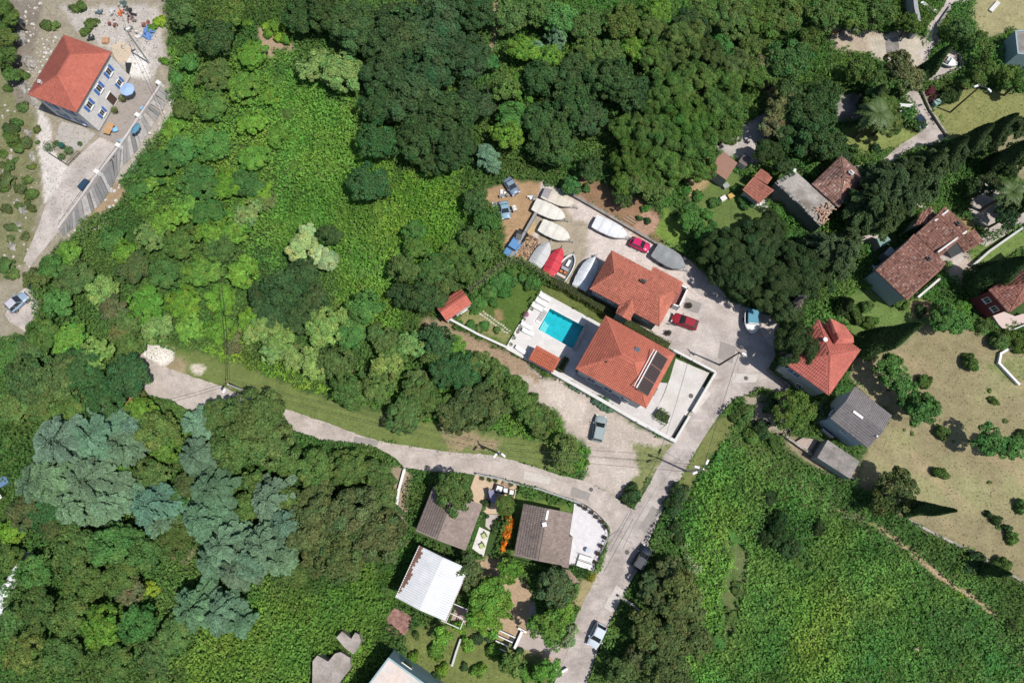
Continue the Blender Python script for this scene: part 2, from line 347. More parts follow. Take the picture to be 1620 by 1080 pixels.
sheet('terrace_paving', [(208,124),(255,136),(196,236),(156,213)], .012, mat('brown_patio', (.33, .29, .265), .85, 3, .12, spec=.3))
sheet('ramp', [(158,217),(195,238),(139,285),(98,361),(60,405),(46,425),(38,410),(60,360),(73,322),(93,298),(100,272),(128,243)], .008, M_conc, jag=.1)
sheet('round_patio', [(92,203),(98,192),(130,200),(152,212),(128,238),(100,238),(88,222)], .02, mat('round_patio_concrete', (.42, .39, .36), .9, 3, .14), jag=.05)
sheet('parking_pad', [(8,498),(22,470),(46,450),(62,480),(50,505),(46,528),(14,508)], .008, M_conc, jag=.1)
sheet('side_road', [(1428,153),(1450,138),(1457,155),(1467,176),(1481,197),(1497,220),(1480,228),(1436,238),(1405,262),(1395,255),(1425,228),(1452,212),(1464,203),(1450,185),(1443,165)], .008, M_road, jag=.12)
sheet('slipway', [(1462,128),(1485,96),(1500,84),(1515,90),(1516,108),(1487,122)], .012, M_conc, jag=.1)
sheet('path', [(1452,84),(1466,74),(1468,41),(1483,24),(1496,4),(1500,-15),(1545,-15),(1538,2),(1505,7),(1500,18),(1480,43),(1476,60),(1482,70),(1470,82),(1460,98)], .008, M_conc, jag=.06)
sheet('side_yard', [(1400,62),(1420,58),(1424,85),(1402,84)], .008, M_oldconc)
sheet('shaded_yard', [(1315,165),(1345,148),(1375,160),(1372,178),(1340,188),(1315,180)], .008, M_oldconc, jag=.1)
sheet('footpath', [(1345,262),(1378,262),(1500,350),(1530,370),(1555,377),(1620,335),(1650,320),(1650,335),(1560,390),(1540,380)], .006, M_conc, jag=.15)
sheet('lane_by_ruin', [(1290,400),(1330,370),(1390,372),(1385,385),(1345,385),(1310,405)], .006, M_conc, jag=.2)
sheet('garden_path', [(838,960),(846,945),(850,985),(905,1020),(888,1052),(860,1030),(815,1025),(820,1000),(835,1005)], .01, mat('garden_path_concrete', (.42, .36, .33), .9, 5, .15), jag=.08)
sheet('villa_court', [(1069,567),(1122,590),(1091,648),(1062,694),(1040,683),(1058,668),(1036,652),(1051,622),(1060,598)], .02, mat('court_concrete', (.62, .59, .565), .85, 3, .08, .01, 8, spec=.2, col2=(.55, .52, .49), n2=.4), jag=.05)
sheet('villa_walk', [(885,588),(905,592),(914,586),(960,560),(1000,600),(1056,606),(1050,622),(1036,652),(1056,668),(1040,683),(1005,665),(950,633)], .014, M_tilepave)
sheet('driveway_spur', [(1112,425),(1150,470),(1110,470),(1080,440),(1088,412)], .006, M_conc, jag=.2)
# concrete crazy paving joint lines and the pale stain where the side lane drains
def strip(pts, wd):
    Q = [P(*p) for p in pts]; l = []; r = []
    for i, q in enumerate(Q):
        d = (Q[min(i+1, len(Q)-1)]-Q[max(i-1, 0)]).normalized(); nn = Vector((-d.y, d.x, 0)); l.append(q+nn*wd/2); r.append(q-nn*wd/2)
    return l+r[::-1]
for k, (pts, wd) in enumerate([([(1002,820),(985,850),(955,905)], .10), ([(1040,768),(1003,830),(985,868)], .06), ([(1054,716),(1080,730)], .08), ([(1000,806),(965,872)], .09), ([(975,845),(1000,860)], .06), ([(905,1010),(885,1060)], .06)]):
    mb = MB(); mb.prism(strip(pts, wd), .008, .0125); tag(mb.build('road_joint', mat('joint_tar', (.20, .185, .175), .9)), kind='structure')

PATCH = [([(1085,640),(1110,610),(1125,622),(1100,655)], 0), ([(1140,540),(1165,548),(1158,575),(1135,566)], 1), ([(1010,835),(1032,800),(1045,808),(1024,846)], 1), ([(955,960),(975,925),(988,934),(968,968)], 0), ([(560,690),(600,697),(596,705),(560,699)], 1), ([(830,745),(872,755),(868,766),(828,757)], 0), ([(1160,590),(1200,592),(1196,604),(1158,606)], 0), ([(905,770),(935,780),(930,792),(902,784)], 1), ([(1085,470),(1110,480),(1104,496),(1080,488)], 1)]
for pts, k in PATCH: sheet('road_patch', pts, .0165, mat(('pale_patch', 'dark_patch')[k], ((.56, .52, .48), (.31, .285, .265))[k], .9, 6, .15, .01, 10, spec=.2), jag=.12)
g_ = np.random.default_rng(44)
for k, (x0, y0, dx, dy) in enumerate([(1050,760,34,-50),(1010,860,26,-40),(1150,560,50,-14),(1110,520,30,26),(640,708,60,12),(720,722,70,8),(860,750,60,16),(940,985,20,-44),(1180,560,-20,40),(1120,650,20,-30),(1090,450,40,30),(960,845,30,-6)]):
    pts = [(x0, y0)]
    for j in range(9): pts.append((x0+dx*(j+1)/9+g_.normal(0, 1.6), y0+dy*(j+1)/9+g_.normal(0, 1.6)))
    mb = MB(); mb.prism(strip(pts, .035), .009, .0175); tag(mb.build('road_crack', mat('crack', (.17, .155, .145), .95)), kind='structure')
for (px, py, r_) in ((1093, 626, .35), (1180, 598, .32), (992, 873, .33), (935, 774, .3)):
    mb = MB(); q = P(px, py); mb.cone((0, 0), r_, .015, .03, r_, 18); o = mb.build('manhole_cover', mat('iron', (.10, .095, .09), .7)); o.location = q; tag(o, {1093: 'round iron manhole cover near the villa gate', 1180: 'round iron manhole cover near the coral house', 992: 'round iron manhole cover near the black suv', 935: 'round iron manhole cover on the lane above the white terrace'}[px], 'manhole')
# ------------------------------------------------------------------ pool and terrace
pool_c = [P(*p) for p in POOL_PX]
DECK = [(856,461),(951,513),(911,587),(905,602),(874,590),(835,569),(801,551)]
deck_w = [P(*p) for p in DECK]
def ring(name, outer, inner, z0, z1, m, parent=None):
    bm = bmesh.new()
    vo = [bm.verts.new((p.x, p.y, z1)) for p in outer]; vi = [bm.verts.new((p.x, p.y, z1)) for p in inner]
    eo = [bm.edges.new((vo[i], vo[(i+1) % len(vo)])) for i in range(len(vo))]; ei = [bm.edges.new((vi[i], vi[(i+1) % len(vi)])) for i in range(len(vi))]
    bmesh.ops.triangle_fill(bm, edges=eo+ei, use_beauty=True)
    r = bmesh.ops.extrude_face_region(bm, geom=bm.faces[:])
    for v in [g for g in r['geom'] if isinstance(g, bmesh.types.BMVert)]: v.co.z = z0
    bmesh.ops.recalc_face_normals(bm, faces=bm.faces)
    me = bpy.data.meshes.new(name); bm.to_mesh(me); bm.free(); return link(name, me, m, parent)
tag(ring('pool_deck', deck_w, pool_c, .0, .12, M_whiteconc), kind='structure')
pr = empty('swimming_pool', tuple((pool_c[0]+pool_c[2])/2), 0, 'rectangular turquoise swimming pool sunk in the white deck', 'pool')
def atroot(o, root):  # parent while keeping world placement
    o.parent = root; o.matrix_parent_inverse = Matrix.Translation(-root.location) if root.rotation_euler.z == 0 else (Matrix.Translation(root.location) @ Matrix.Rotation(root.rotation_euler.z, 4, 'Z')).inverted(); return o
mb = MB(); pc = [(p.x, p.y) for p in pool_c]
mb.add([(x, y, -1.5) for x, y in pc]+[(x, y, .10) for x, y in pc], [(0, 1, 2, 3)]+[(i, (i+1) % 4, 4+(i+1) % 4, 4+i) for i in range(4)])
atroot(mb.build('basin', mat('pool_tile', (.07, .60, .66), .4, 1.6, .14, brick=(.3, .3, .012, .85))), pr)  # mottling of the tiles stands for caustic light flecks, painted into the colour
wm = bpy.data.materials.new('pool_water'); wm.use_nodes = True; t = wm.node_tree; b = t.nodes['Principled BSDF']
b.inputs['Base Color'].default_value = (.55, .93, .97, 1); b.inputs['Roughness'].default_value = .04; b.inputs['Transmission Weight'].default_value = 1; b.inputs['IOR'].default_value = 1.2
# clear water: straight shadow rays pass so that the sun reaches the floor
tr = t.nodes.new('ShaderNodeBsdfTransparent'); tr.inputs[0].default_value = (.45, .90, .94, 1); gl = t.nodes.new('ShaderNodeBsdfGlossy'); gl.inputs['Roughness'].default_value = .03
fr = t.nodes.new('ShaderNodeFresnel'); fr.inputs[0].default_value = 1.33; nz = t.nodes.new('ShaderNodeTexNoise'); nz.inputs['Scale'].default_value = 2.5; nz.inputs['Detail'].default_value = 4
bp = t.nodes.new('ShaderNodeBump'); bp.inputs['Distance'].default_value = .03; g_ = t.nodes.new('ShaderNodeNewGeometry'); t.links.new(g_.outputs['Position'], nz.inputs['Vector'])
t.links.new(nz.outputs[0], bp.inputs['Height']); t.links.new(bp.outputs[0], gl.inputs['Normal']); t.links.new(bp.outputs[0], fr.inputs['Normal'])
ms = t.nodes.new('ShaderNodeMixShader'); t.links.new(fr.outputs[0], ms.inputs[0]); t.links.new(tr.outputs[0], ms.inputs[1]); t.links.new(gl.outputs[0], ms.inputs[2]); t.links.new(ms.outputs[0], t.nodes['Material Output'].inputs[0])
mb = MB(); mb.add([(x, y, .0) for x, y in pc], [(0, 1, 2, 3)] if True else []); atroot(mb.build('water', wm), pr)
st_ = MB(); e0 = (pool_c[3]-pool_c[0]).normalized(); e1 = (pool_c[1]-pool_c[0]).normalized()
for j in range(3): c_ = pool_c[3]-e0*.9+e1*(.25+.3*j); st_.box((c_.x, c_.y, -1.35+.45*(2-j)/1.0), (1.5, .3, .3), math.atan2(e0.y, e0.x))
atroot(st_.build('steps', M_white), pr)
c_ = pool_c[1]+(pool_c[2]-pool_c[1])*.5
big = [pool_c[i]+(pool_c[i]-(pool_c[0]+pool_c[2])/2).normalized()*.28 for i in range(4)]
atroot(ring('coping', big, pool_c, .10, .15, mat('coping_stone', (.74, .72, .69), .7)), pr)
def wall(name, pts, th, h, m, label, cat='wall', z0=0, closed=False, capm=None, h2=None):
    """a free-standing wall along traced ground points with a slightly proud coping"""
    Q = [P(*p) for p in pts]; mb = MB(); cp = MB(); n = len(Q)
    base = Q[0].copy(); root = empty(name, (base.x, base.y, 0), 0, label, cat)
    for i in range(n-1+(1 if closed else 0)):
        a = Q[i]; b_ = Q[(i+1) % n]; d = b_-a; L = d.length; c = (a+b_)/2; rz = math.atan2(d.y, d.x)
        mb.box((c.x-base.x, c.y-base.y, z0+h/2+.001*i), (L+th*.98, th-.002*i, h), rz)
        cp.box((c.x-base.x, c.y-base.y, z0+h+.035+.002*i), (L+th+.04, th+.07-.002*i, .07), rz)
    mb.build('wall_body', m, root); cp.build('coping', capm or m, root); return root
# ------------------------------------------------------------------ buildings
def facet_tiles(T, poly, pitch=.32, course=.40, rise=.055, lift=.012, var=.12, old=0.0, dense=True):
    """barrel tiles laid over one roof facet; each tile its own raised arch with its own tone"""
    p = [Vector(q) for q in poly]; n = Vector((0, 0, 0))
    for i in range(len(p)): n += p[i].cross(p[(i+1) % len(p)])
    n.normalize()
    if n.z < 0: n = -n
    d = Vector((0, 0, -1)); d = (d-n*d.dot(n)); 
    if d.length < 1e-4: d = (p[1]-p[0])
    d.normalize(); a = n.cross(d).normalized(); o = p[0]
    uv = np.array([((q-o).dot(a), (q-o).dot(d)) for q in p])
    s = np.arange(uv[:, 0].min()+pitch/2, uv[:, 0].max(), pitch); t = np.arange(uv[:, 1].max()-course/2, uv[:, 1].min(), -course)
    S, TT = np.meshgrid(s, t, indexing='ij'); S = S.ravel(); TT = TT.ravel()
    sd = sdist(S, TT, uv); keep = inside(S, TT, uv) & (sd < -.10); S = S[keep]; TT = TT[keep]
    if not len(S): return
    o = np.array(o); a = np.array(a); d = np.array(d); n = np.array(n); m = len(S)
    hw = pitch*.42; V = np.zeros((m, 8, 3))
    jit = rng.normal(0, .012 if old else .004, m)
    for k, (dx, hh) in enumerate(((-hw, 0), (-hw*.5, .85), (hw*.5, .85), (hw, 0))):
        for e, (dy, r) in enumerate(((-course*.5, rise*.55), (course*.54, rise))):
            V[:, k+4*e] = o+(S+dx)[:, None]*a+(TT+dy)[:, None]*d+(lift+hh*r+(.012 if e else 0)*(k >= 0)+jit)[:, None]*n
    Fq = []
    for (i, j) in ((0, 1), (1, 2), (2, 3)): Fq.append([i, j, 4+j, 4+i])
    Fq.append([4, 5, 6, 7])
    base = (np.arange(m)*8)[:, None, None]+np.array(Fq)[None]
    tone = 1+rng.normal(0, var, m)*.8+(fbm(S*.5+o[0], TT*.5+o[1], 3)-.5)*var*2.5
    col = np.ones((m, 3))*np.clip(tone, .45, 1.7)[:, None]
    if old:
        pale = rng.random(m) < old; col[pale] *= np.array((1.35, 1.75, 1.9)); dk = rng.random(m) < old*.8; col[dk] *= .55
    T.append((V.reshape(-1, 3), base.reshape(-1, 4)+sum(len(x[0]) for x in T), np.repeat(col, 8, 0)))
def tile_obj(T, name, m, root):
    if not T: return
    V = np.concatenate([x[0] for x in T]); Fq = np.concatenate([x[1] for x in T]); C = np.concatenate([x[2] for x in T])
    o = mk(name, V, Fq, m, root, attr=('tint', C)); o['kind'] = 'stuff'; return o
def tinted(name, c, na=.1):
    if name in MATS: return MATS[name]
    m = mat(name, c, .8, 2.2, .16, spec=.25); t = m.node_tree; b = t.nodes['Principled BSDF']; lk = b.inputs['Base Color'].links[0].from_socket
    a = t.nodes.new('ShaderNodeAttribute'); a.attribute_name = 'tint'; mx = t.nodes.new('ShaderNodeMix'); mx.data_type = 'RGBA'; mx.blend_type = 'MULTIPLY'; mx.inputs[0].default_value = 1
    t.links.new(lk, mx.inputs[6]); t.links.new(a.outputs['Color'], mx.inputs[7]); t.links.new(mx.outputs[2], b.inputs['Base Color']); return m
class House:
    def __init__(s, name, label, cat, cpx, ze, rise, ins=(.5, .5), off=.5, over=.4, wallm=None, roofc=(.45, .13, .07), matn='terracotta', pitch=.32, course=.40, var=.12, old=0.0, tiles=True, cap=True, flat_under=.16):
        c = [P(*q, ze) for q in cpx]; s.c = c; ctr = sum(c, Vector())/4
        u = ((c[3]-c[0])+(c[2]-c[1])); u.z = 0; u.normalize(); v = Vector((-u.y, u.x, 0))
        if v.dot(c[1]-c[0]) < 0: v = -v
        s.u, s.v = u, v; s.L = ((c[3]-c[0]).dot(u)+(c[2]-c[1]).dot(u))/2; s.W = ((c[1]-c[0]).dot(v)+(c[2]-c[3]).dot(v))/2
        s.o = ctr-u*s.L/2-v*s.W/2; s.o.z = 0; s.ze = ze; s.rise = rise; s.over = over; s.off = off
        s.root = empty(name, (ctr.x, ctr.y, 0), 0, label, cat); s.ctr = Vector((ctr.x, ctr.y, 0)); s.roofm = mat(matn, roofc, .8, 3, .2, spec=.25)
        W, L = s.W, s.L; r0 = s.pt(ins[0]*W, off*W, ze+rise); r1 = s.pt(L-ins[1]*W, off*W, ze+rise); s.r0, s.r1 = r0, r1
        C = [s.pt(0, 0, ze), s.pt(0, W, ze), s.pt(L, W, ze), s.pt(L, 0, ze)]; D = [q-Vector((0, 0, flat_under)) for q in C]
        mb = MB(); vs = C+[r0, r1]+D
        m0 = 1 if ins[0] == 0 else 0; m1 = 1 if ins[1] == 0 else 0
        mb.add(vs, [(0, 4, 5, 3), (1, 2, 5, 4)], 0); mb.add(vs, [(0, 1, 4)], m0); mb.add(vs, [(2, 3, 5)], m1)
        mb.add(vs, [(0, 3, 9, 6), (3, 2, 8, 9), (2, 1, 7, 8), (1, 0, 6, 7)], 2); mb.add(vs, [(6, 9, 8, 7)], 2)
        s.wallm = wallm or M_plaster
        s.roof = mb.build('roof', [s.roofm, s.wallm, mat('gutter', (.12, .11, .11), .5)], s.root)
        T = []
        fac = [(C[0], r0, r1, C[3]), (C[1], C[2], r1, r0)]+([(C[0], C[1], r0)] if ins[0] else [])+([(C[2], C[3], r1)] if ins[1] else [])
        s.fac = fac
        if tiles:
            for f in fac: facet_tiles(T, f, pitch, course, var=var, old=old)
            s.tm = tinted(matn+'_tile', roofc); tile_obj(T, 'roof_tiles', s.tm, s.roof)
        if cap and rise:
            cp = MB(); cp.tube(r0, r1, .085, n=6)
            if ins[0]:
                cp.tube(C[0], r0, .085, n=6); cp.tube(C[1], r0, .085, n=6)
            if ins[1]:
                cp.tube(C[2], r1, .085, n=6); cp.tube(C[3], r1, .085, n=6)
            cp.build('ridge_cap', mat(matn+'_cap', tuple(x*.78 for x in roofc), .85, 5, .1), s.roof)
        # walls
        e = over; s.F = [s.pt(e, e, 0), s.pt(e, W-e, 0), s.pt(L-e, W-e, 0), s.pt(L-e, e, 0)]
        mb = MB(); mb.prism([(q.x, q.y) for q in s.F], 0, ze-flat_under+.005); mb.build('wall', s.wallm, s.root)
        g = MB(); cc = (s.F[0]+s.F[2])/2
        ux = math.atan2(u.y, u.x); g.box((cc.x, cc.y, .12), (L-2*e+.06, W-2*e+.06, .24), ux); g.build('plinth', mat('plinth', (.25, .24, .23), .9), s.root)
    def pt(s, a, b, z): q = s.o+s.u*a+s.v*b; return Vector((q.x-s.ctr.x if hasattr(s, 'ctr') else q.x, q.y-s.ctr.y if hasattr(s, 'ctr') else q.y, z))
    def side(s, i):
        a, b = s.F[i], s.F[(i+1) % 4]; d = (b-a).normalized(); nrm = Vector((d.y, -d.x, 0)); c = sum(s.F, Vector())/4
        if nrm.dot(a-c) < 0: nrm = -nrm
        return a, b, d, nrm
    def win(s, i, t, z0, w, h, shutter=None, door=False, framem=None, name=None):
        a, b, d, nrm = s.side(i); c = a+(b-a)*t; rz = math.atan2(d.y, d.x); fm = framem or M_white
        mb = MB()
        for sx in (-1, 1): mb.box((c.x+d.x*sx*(w/2-.04)+nrm.x*.04, c.y+d.y*sx*(w/2-.04)+nrm.y*.04, z0+h/2), (.08, .09, h), rz)
        for zz in (z0+.04, z0+h-.04): mb.box((c.x+nrm.x*.042, c.y+nrm.y*.042, zz), (w-.16, .085, .08), rz)
        if not door: mb.box((c.x+nrm.x*.045, c.y+nrm.y*.045, z0+h/2), (.05, .07, h-.17), rz); mb.box((c.x+nrm.x*.09, c.y+nrm.y*.09, z0-.03), (w+.15, .2, .06), rz)
        f = mb.build(name or ('door' if door else 'window'), fm, s.root)
        g = MB(); g.box((c.x+nrm.x*.012, c.y+nrm.y*.012, z0+h/2), (w-.17, .03, h-.17), rz); g.build('pane' if not door else 'door_leaf', M_glass if not door else mat('dark_door', (.10, .06, .045), .6), f)
        if shutter:
            for sx in (-1, 1):
                k = MB(); q = c+d*sx*(w/2+w*.27)
                k.box((q.x+nrm.x*.05, q.y+nrm.y*.05, z0+h/2), (w*.46, .04, h*1.02), rz)
                for j in range(7): k.box((q.x+nrm.x*.085, q.y+nrm.y*.085, z0+h*(.09+.137*j)), (w*.38, .02, h*.06), rz)
                k.build('shutter', shutter, f)
    def chimney(s, fa, fb, h=1.0, w=.6, d=.45, m=None):
        q = s.pt(s.L*fa, s.W*fb, 0); rz = math.atan2(s.u.y, s.u.x); mb = MB(); zt = s.ze+s.rise*(1-abs(fb-s.off)/.5)
        mb.box((q.x, q.y, zt-.3+h/2), (w, d, h+.6), rz); mb.box((q.x, q.y, zt+h+.04), (w+.14, d+.14, .08), rz); mb.box((q.x, q.y, zt+h+.2), (w*.6, d*.6, .24), rz); mb.build('chimney', m or M_plaster, s.roof)
def add_roof(root, polys, z_under, roofc, matn, walls=None, wallm=None, pitch=.32, course=.4, var=.12, old=0.0, tiles=True, name='roof', thick=.14):
    """a further roof with its own facets (lists of world 3D points) on a house, with walls below"""
    mb = MB(); T = []; c0 = root.location
    for f in polys:
        q = [Vector(x)-Vector((c0.x, c0.y, 0)) for x in f]; lo = [x-Vector((0, 0, thick)) for x in q]; n = len(q)
        A = sum((q[i].x*q[(i+1) % n].y-q[(i+1) % n].x*q[i].y) for i in range(n))
        if A < 0: q = q[::-1]; lo = lo[::-1]
        mb.add(q+lo, [tuple(range(n)), tuple(range(n, 2*n))[::-1]]+[(i+1 if i+1 < n else 0, i, n+i, n+(i+1) % n) for i in range(n)])
        if tiles: facet_tiles(T, q, pitch, course, var=var, old=old)
    r = mb.build(name, mat(matn, roofc, .8, 3, .2, spec=.25), root)
    if tiles: tile_obj(T, 'roof_tiles', tinted(matn+'_tile', roofc), r)
    if walls:
        w_ = MB(); w_.prism([(x[0]-c0.x, x[1]-c0.y) for x in walls], 0, z_under); w_.build('wall', wallm or M_plaster, root)
    return r
def W3(px, py, z): return P(px, py, z)

TERRA = (.53, .165, .11)
# stone house with blue shutters
h1 = House('stone_house', 'two storey stone house with orange hip roof and blue shutters beside the brown patio', 'house', [(45,148),(119,180),(176,83),(101,55)], 6.4, 1.7, (.47,.4), over=.35, wallm=M_stonewall, roofc=(.46,.14,.10), matn='orange_tile', pitch=.25, course=.34, var=.05)
for t_ in (.2, .5, .8): h1.win(1, t_, 3.9, .95, 1.35, M_blue)
h1.win(1, .25, 1.0, .85, 1.2, M_blue); h1.win(1, .52, .1, 1.5, 2.3, door=True); h1.win(1, .80, 1.0, .85, 1.2, M_blue)
for t_ in (.3, .7): h1.win(0, t_, 3.8, .9, 1.3, M_blue); h1.win(0, t_, 1.0, .9, 1.3, M_blue)
h1.chimney(.2, .2, .5, .4, .3)
# villa by the pool
h2 = House('pool_villa', 'large villa with bright terracotta hip roof and solar collectors beside the pool', 'house', [(957,499),(911.5,583),(1022,646),(1068.5,559)], 6.0, 1.9, (.52,.52), over=.55, wallm=M_plaster, roofc=TERRA, matn='villa_tile', pitch=.25, course=.35, var=.05)
for t_ in (.22, .5, .78): h2.win(1, t_, 3.4, 1.3, 1.5); h2.win(1, t_, .7, 1.4, 1.9)
for t_ in (.25, .7): h2.win(2, t_, 3.4, 1.3, 1.4); h2.win(0, t_, .3, 1.8, 2.1)
# skylight and vents
def on_roof(h, px, py):   # point of the roof surface seen at a photo pixel
    z = h.ze
    for _ in range(6):
        q = P(px, py, z)-h.ctr; a = (q+h.ctr-h.o).dot(h.u); b_ = (q+h.ctr-h.o).dot(h.v)
        W = h.W; L = h.L; zz = 1e9
        zz = min(b_/(h.off*W), (W-b_)/((1-h.off)*W)); e0 = (h.r0-h.pt(0, 0, 0)).dot(h.u); e1 = L-(h.r1-h.pt(0, 0, 0)).dot(h.u)
        if e0 > .1: zz = min(zz, a/e0)
        if e1 > .1: zz = min(zz, (L-a)/e1)
        z = h.ze+h.rise*max(0, min(1, zz))
    q = P(px, py, z); return Vector((q.x-h.ctr.x, q.y-h.ctr.y, z))
q = on_roof(h2, 1008, 553); mb = MB(); mb.box((q.x, q.y, q.z+.08), (.75, .6, .25), math.atan2(h2.u.y, h2.u.x)); sk = mb.build('skylight', mat('skylight_glass', (.10, .12, .15), .3), h2.roof)
for (a, b_) in ((959, 573), (1008, 616)): q = on_roof(h2, a, b_); mb = MB(); mb.tube((q.x, q.y, q.z-.1), (q.x, q.y, q.z+.4), .07, n=8); mb.cone((q.x, q.y), .13, q.z+.38, q.z+.5, .03, 8); mb.build('roof_vent', M_dark, h2.roof)
# three solar collectors and their tank above them, standing on the end facet
ea = Vector(h2.fac[3][0]); eb = Vector(h2.fac[3][1]); er = Vector(h2.fac[3][2]); ed = (eb-ea).normalized(); em = (ea+eb)/2; up = (er-em).normalized(); nn_ = ed.cross(up); nn_ = nn_ if nn_.z > 0 else -nn_
for j in (-1, 0, 1):
    c = em+ed*(j*2.05+.1)+up*1.75+nn_*.22; mb = MB(); cb = MB()
    def slab(M, cu, cv, lu, lv, h0, h1):
        vs = [c+ed*(cu+sx*lu/2)+up*(cv+sy*lv/2)+nn_*h for h in (h0, h1) for sx, sy in ((-1, -1), (1, -1), (1, 1), (-1, 1))]
        M.add(vs, [(3, 2, 1, 0), (4, 5, 6, 7), (0, 1, 5, 4), (1, 2, 6, 5), (2, 3, 7, 6), (3, 0, 4, 7)])
    slab(mb, 0, 0, 1.95, 2.0, -.06, .03); slab(cb, 0, 0, 1.82, 1.86, .03, .045)
    s_ = mb.build('solar_collector', mat('dark_frame', (.12, .09, .08), .5), h2.root); cb.build('absorber', mat('absorber', (.035, .02, .018), .25, spec=.5), s_)
    for k in (-.6, -.2, .2, .6):
        sb = MB(); slab(sb, k, 0, .02, 1.8, .045, .055); sb.build('tube', mat('copper_line', (.12, .07, .05), .5), s_)
c = em+up*2.95+nn_*.3
for dv in (0, .42):
    mb = MB(); mb.tube(c+ed*-2.9+up*dv, c+ed*3.1+up*dv, .10 if dv == 0 else .07, n=8); mb.build('header_pipe', M_white, h2.root)
# house with the chimney north of the hedge
h3 = House('terracotta_house', 'terracotta roofed house with small chimney beside the boat yard and red car', 'house', [(967,397),(933,456),(1042,517),(1077,453)], 4.9, 1.45, (.30,.30), over=.45, wallm=M_greywall, roofc=(.50,.17,.115), matn='house_tile', pitch=.27, course=.36, var=.12)
h3.chimney(.55, .36, .55, .7, .35, mat('soot', (.08, .075, .07), .9))
for t_ in (.12, .3, .85): h3.win(1, t_, 3.0, 1.0, 1.2)
h3.win(2, .35, .1, 1.0, 2.1, door=True); h3.win(2, .7, 2.9, 1.0, 1.2)
z5 = 5.4
add_roof(h3.root, [[W3(1033,422,4.65), W3(1081,447,4.65), W3(1073,465,5.25), W3(1025,438,5.25)]], 4.5, (.50,.17,.115), 'house_tile', pitch=.27, course=.36, var=.13, walls=[P(1036,428,5), P(1077,449,5), P(1070,462,5), P(1030,440,5)], wallm=M_greywall)
add_roof(h3.root, [[W3(1000,474,5.9), W3(979,484,5.0), W3(974,495,4.7), W3(985,501,5.6)], [W3(1000,474,5.9), W3(1003,495,5.0), W3(996,507,4.7), W3(985,501,5.6)]], 4.5, (.50,.17,.115), 'house_tile', pitch=.27, course=.36, var=.12, walls=[P(980,488,5), P(976,494,5), P(994,503,5), P(1000,494,5)], wallm=M_greywall)
# entrance porch with white parapet
pp = [(1082,463),(1075,486),(1064,487),(1073,462)]
q0 = P(1078, 475); pr_ = empty('porch', (q0.x, q0.y, 0), 0, 'small white walled porch with dark red floor by the house corner', 'porch')
mb = MB(); mb.prism([P(a, b_)-q0 for a, b_ in [(1081,462),(1069,489),(1058,483),(1071,457)]], 0, 1.0); mb.build('porch_floor', mat('red_floor', (.25, .08, .07), .6), pr_)
mb = MB()
for a, b_ in (((1072,456),(1083,462)), ((1083,462),(1070,490)), ((1070,490),(1062,487))):
    A = P(*a)-q0; B = P(*b_)-q0; c = (A+B)/2; mb.box((c.x, c.y, .95), ((B-A).length+.2, .2, 1.9), math.atan2((B-A).y, (B-A).x))
mb.build('parapet', M_white, pr_)
# garden shed
h4 = House('garden_shed', 'small gabled shed with ribbed salmon red roof at the lawn corner', 'shed', [(685.5,486),(709,505.6),(747,479.5),(728,457)], 2.6, .55, (0,0), over=.2, wallm=M_white, roofc=(.52,.15,.11), matn='salmon_tile', pitch=.28, course=.5, var=.05)
h4.win(1, .3, .1, .9, 2.0, door=True); h4.win(1, .7, .9, 1.1, .9)
# pool cabana, one sloping plane
q0 = P(861, 567); cab = empty('pool_cabana', (q0.x, q0.y, 0), 0, 'open pool cabana with single ribbed terracotta roof at the deck edge', 'cabana')
add_roof(cab, [[W3(849,546,2.75), W3(887,567,2.75), W3(874.5,589,2.3), W3(835.5,568,2.3)]], 2, (.45,.13,.075), 'cabana_tile', pitch=.30, course=.42, var=.06)
for a, b_ in ((850,549),(884,567),(873,586),(838,568)): q = P(a, b_, 2.2)-q0; mb = MB(); mb.box((q.x, q.y, 1.12), (.18, .18, 2.24), .5); mb.build('post', M_white, cab)
mb = MB(); A = P(839, 570)-q0; B = P(873, 588)-q0; c = (A+B)/2; mb.box((c.x, c.y, 1.05), ((B-A).length, .15, 2.1), math.atan2((B-A).y, (B-A).x)); mb.build('back_wall', M_white, cab)
# grey-brown tiled cottages
BRN = (.27, .215, .19)
h6 = House('brown_cottage', 'low gabled cottage with grey brown tiles half under a tree beside the patio', 'house', [(659,837),(735,873),(763,801),(686,766)], 3.2, .95, (0,0), off=.44, over=.3, wallm=M_plaster, roofc=BRN, matn='brown_tile', pitch=.26, course=.36, var=.10)
h6.win(1, .3, .9, 1.0, 1.1); h6.win(1, .6, .1, .9, 2.0, door=True); h6.win(3, .5, .9, 1.0, 1.1)
h8 = House('terrace_cottage', 'grey brown gabled cottage with white vent beside the curved white terrace', 'house', [(812.5,876),(892,896.5),(905,812),(829,796)], 3.3, .9, (0,0), off=.49, over=.3, wallm=M_plaster, roofc=(.25,.20,.175), matn='grey_brown_tile', pitch=.26, course=.36, var=.12)
h8.win(1, .3, .9, 1.2, 1.2); h8.win(1, .62, .1, 1.0, 2.0, door=True); h8.win(3, .5, .9, 1, 1.1)
add_roof(h8.root, [[W3(895,846.5,3.32), W3(906,849,3.22), W3(898.5,898.5,3.22), W3(889,896,3.32)]], 3.0, (.25,.20,.175), 'grey_brown_tile', pitch=.26, course=.36, walls=[P(896,849,3), P(904,851,3), P(897,896,3), P(890,894,3)])
add_roof(h8.root, [[W3(889,898,2.6), W3(901,902,2.6), W3(918,921,2.4), W3(904,921,2.4)]], 2.3, (.30,.21,.17), 'lean_to_tile', pitch=.26, course=.36, walls=[P(892,901,2), P(900,903,2), P(912,918,2), P(905,917,2)])
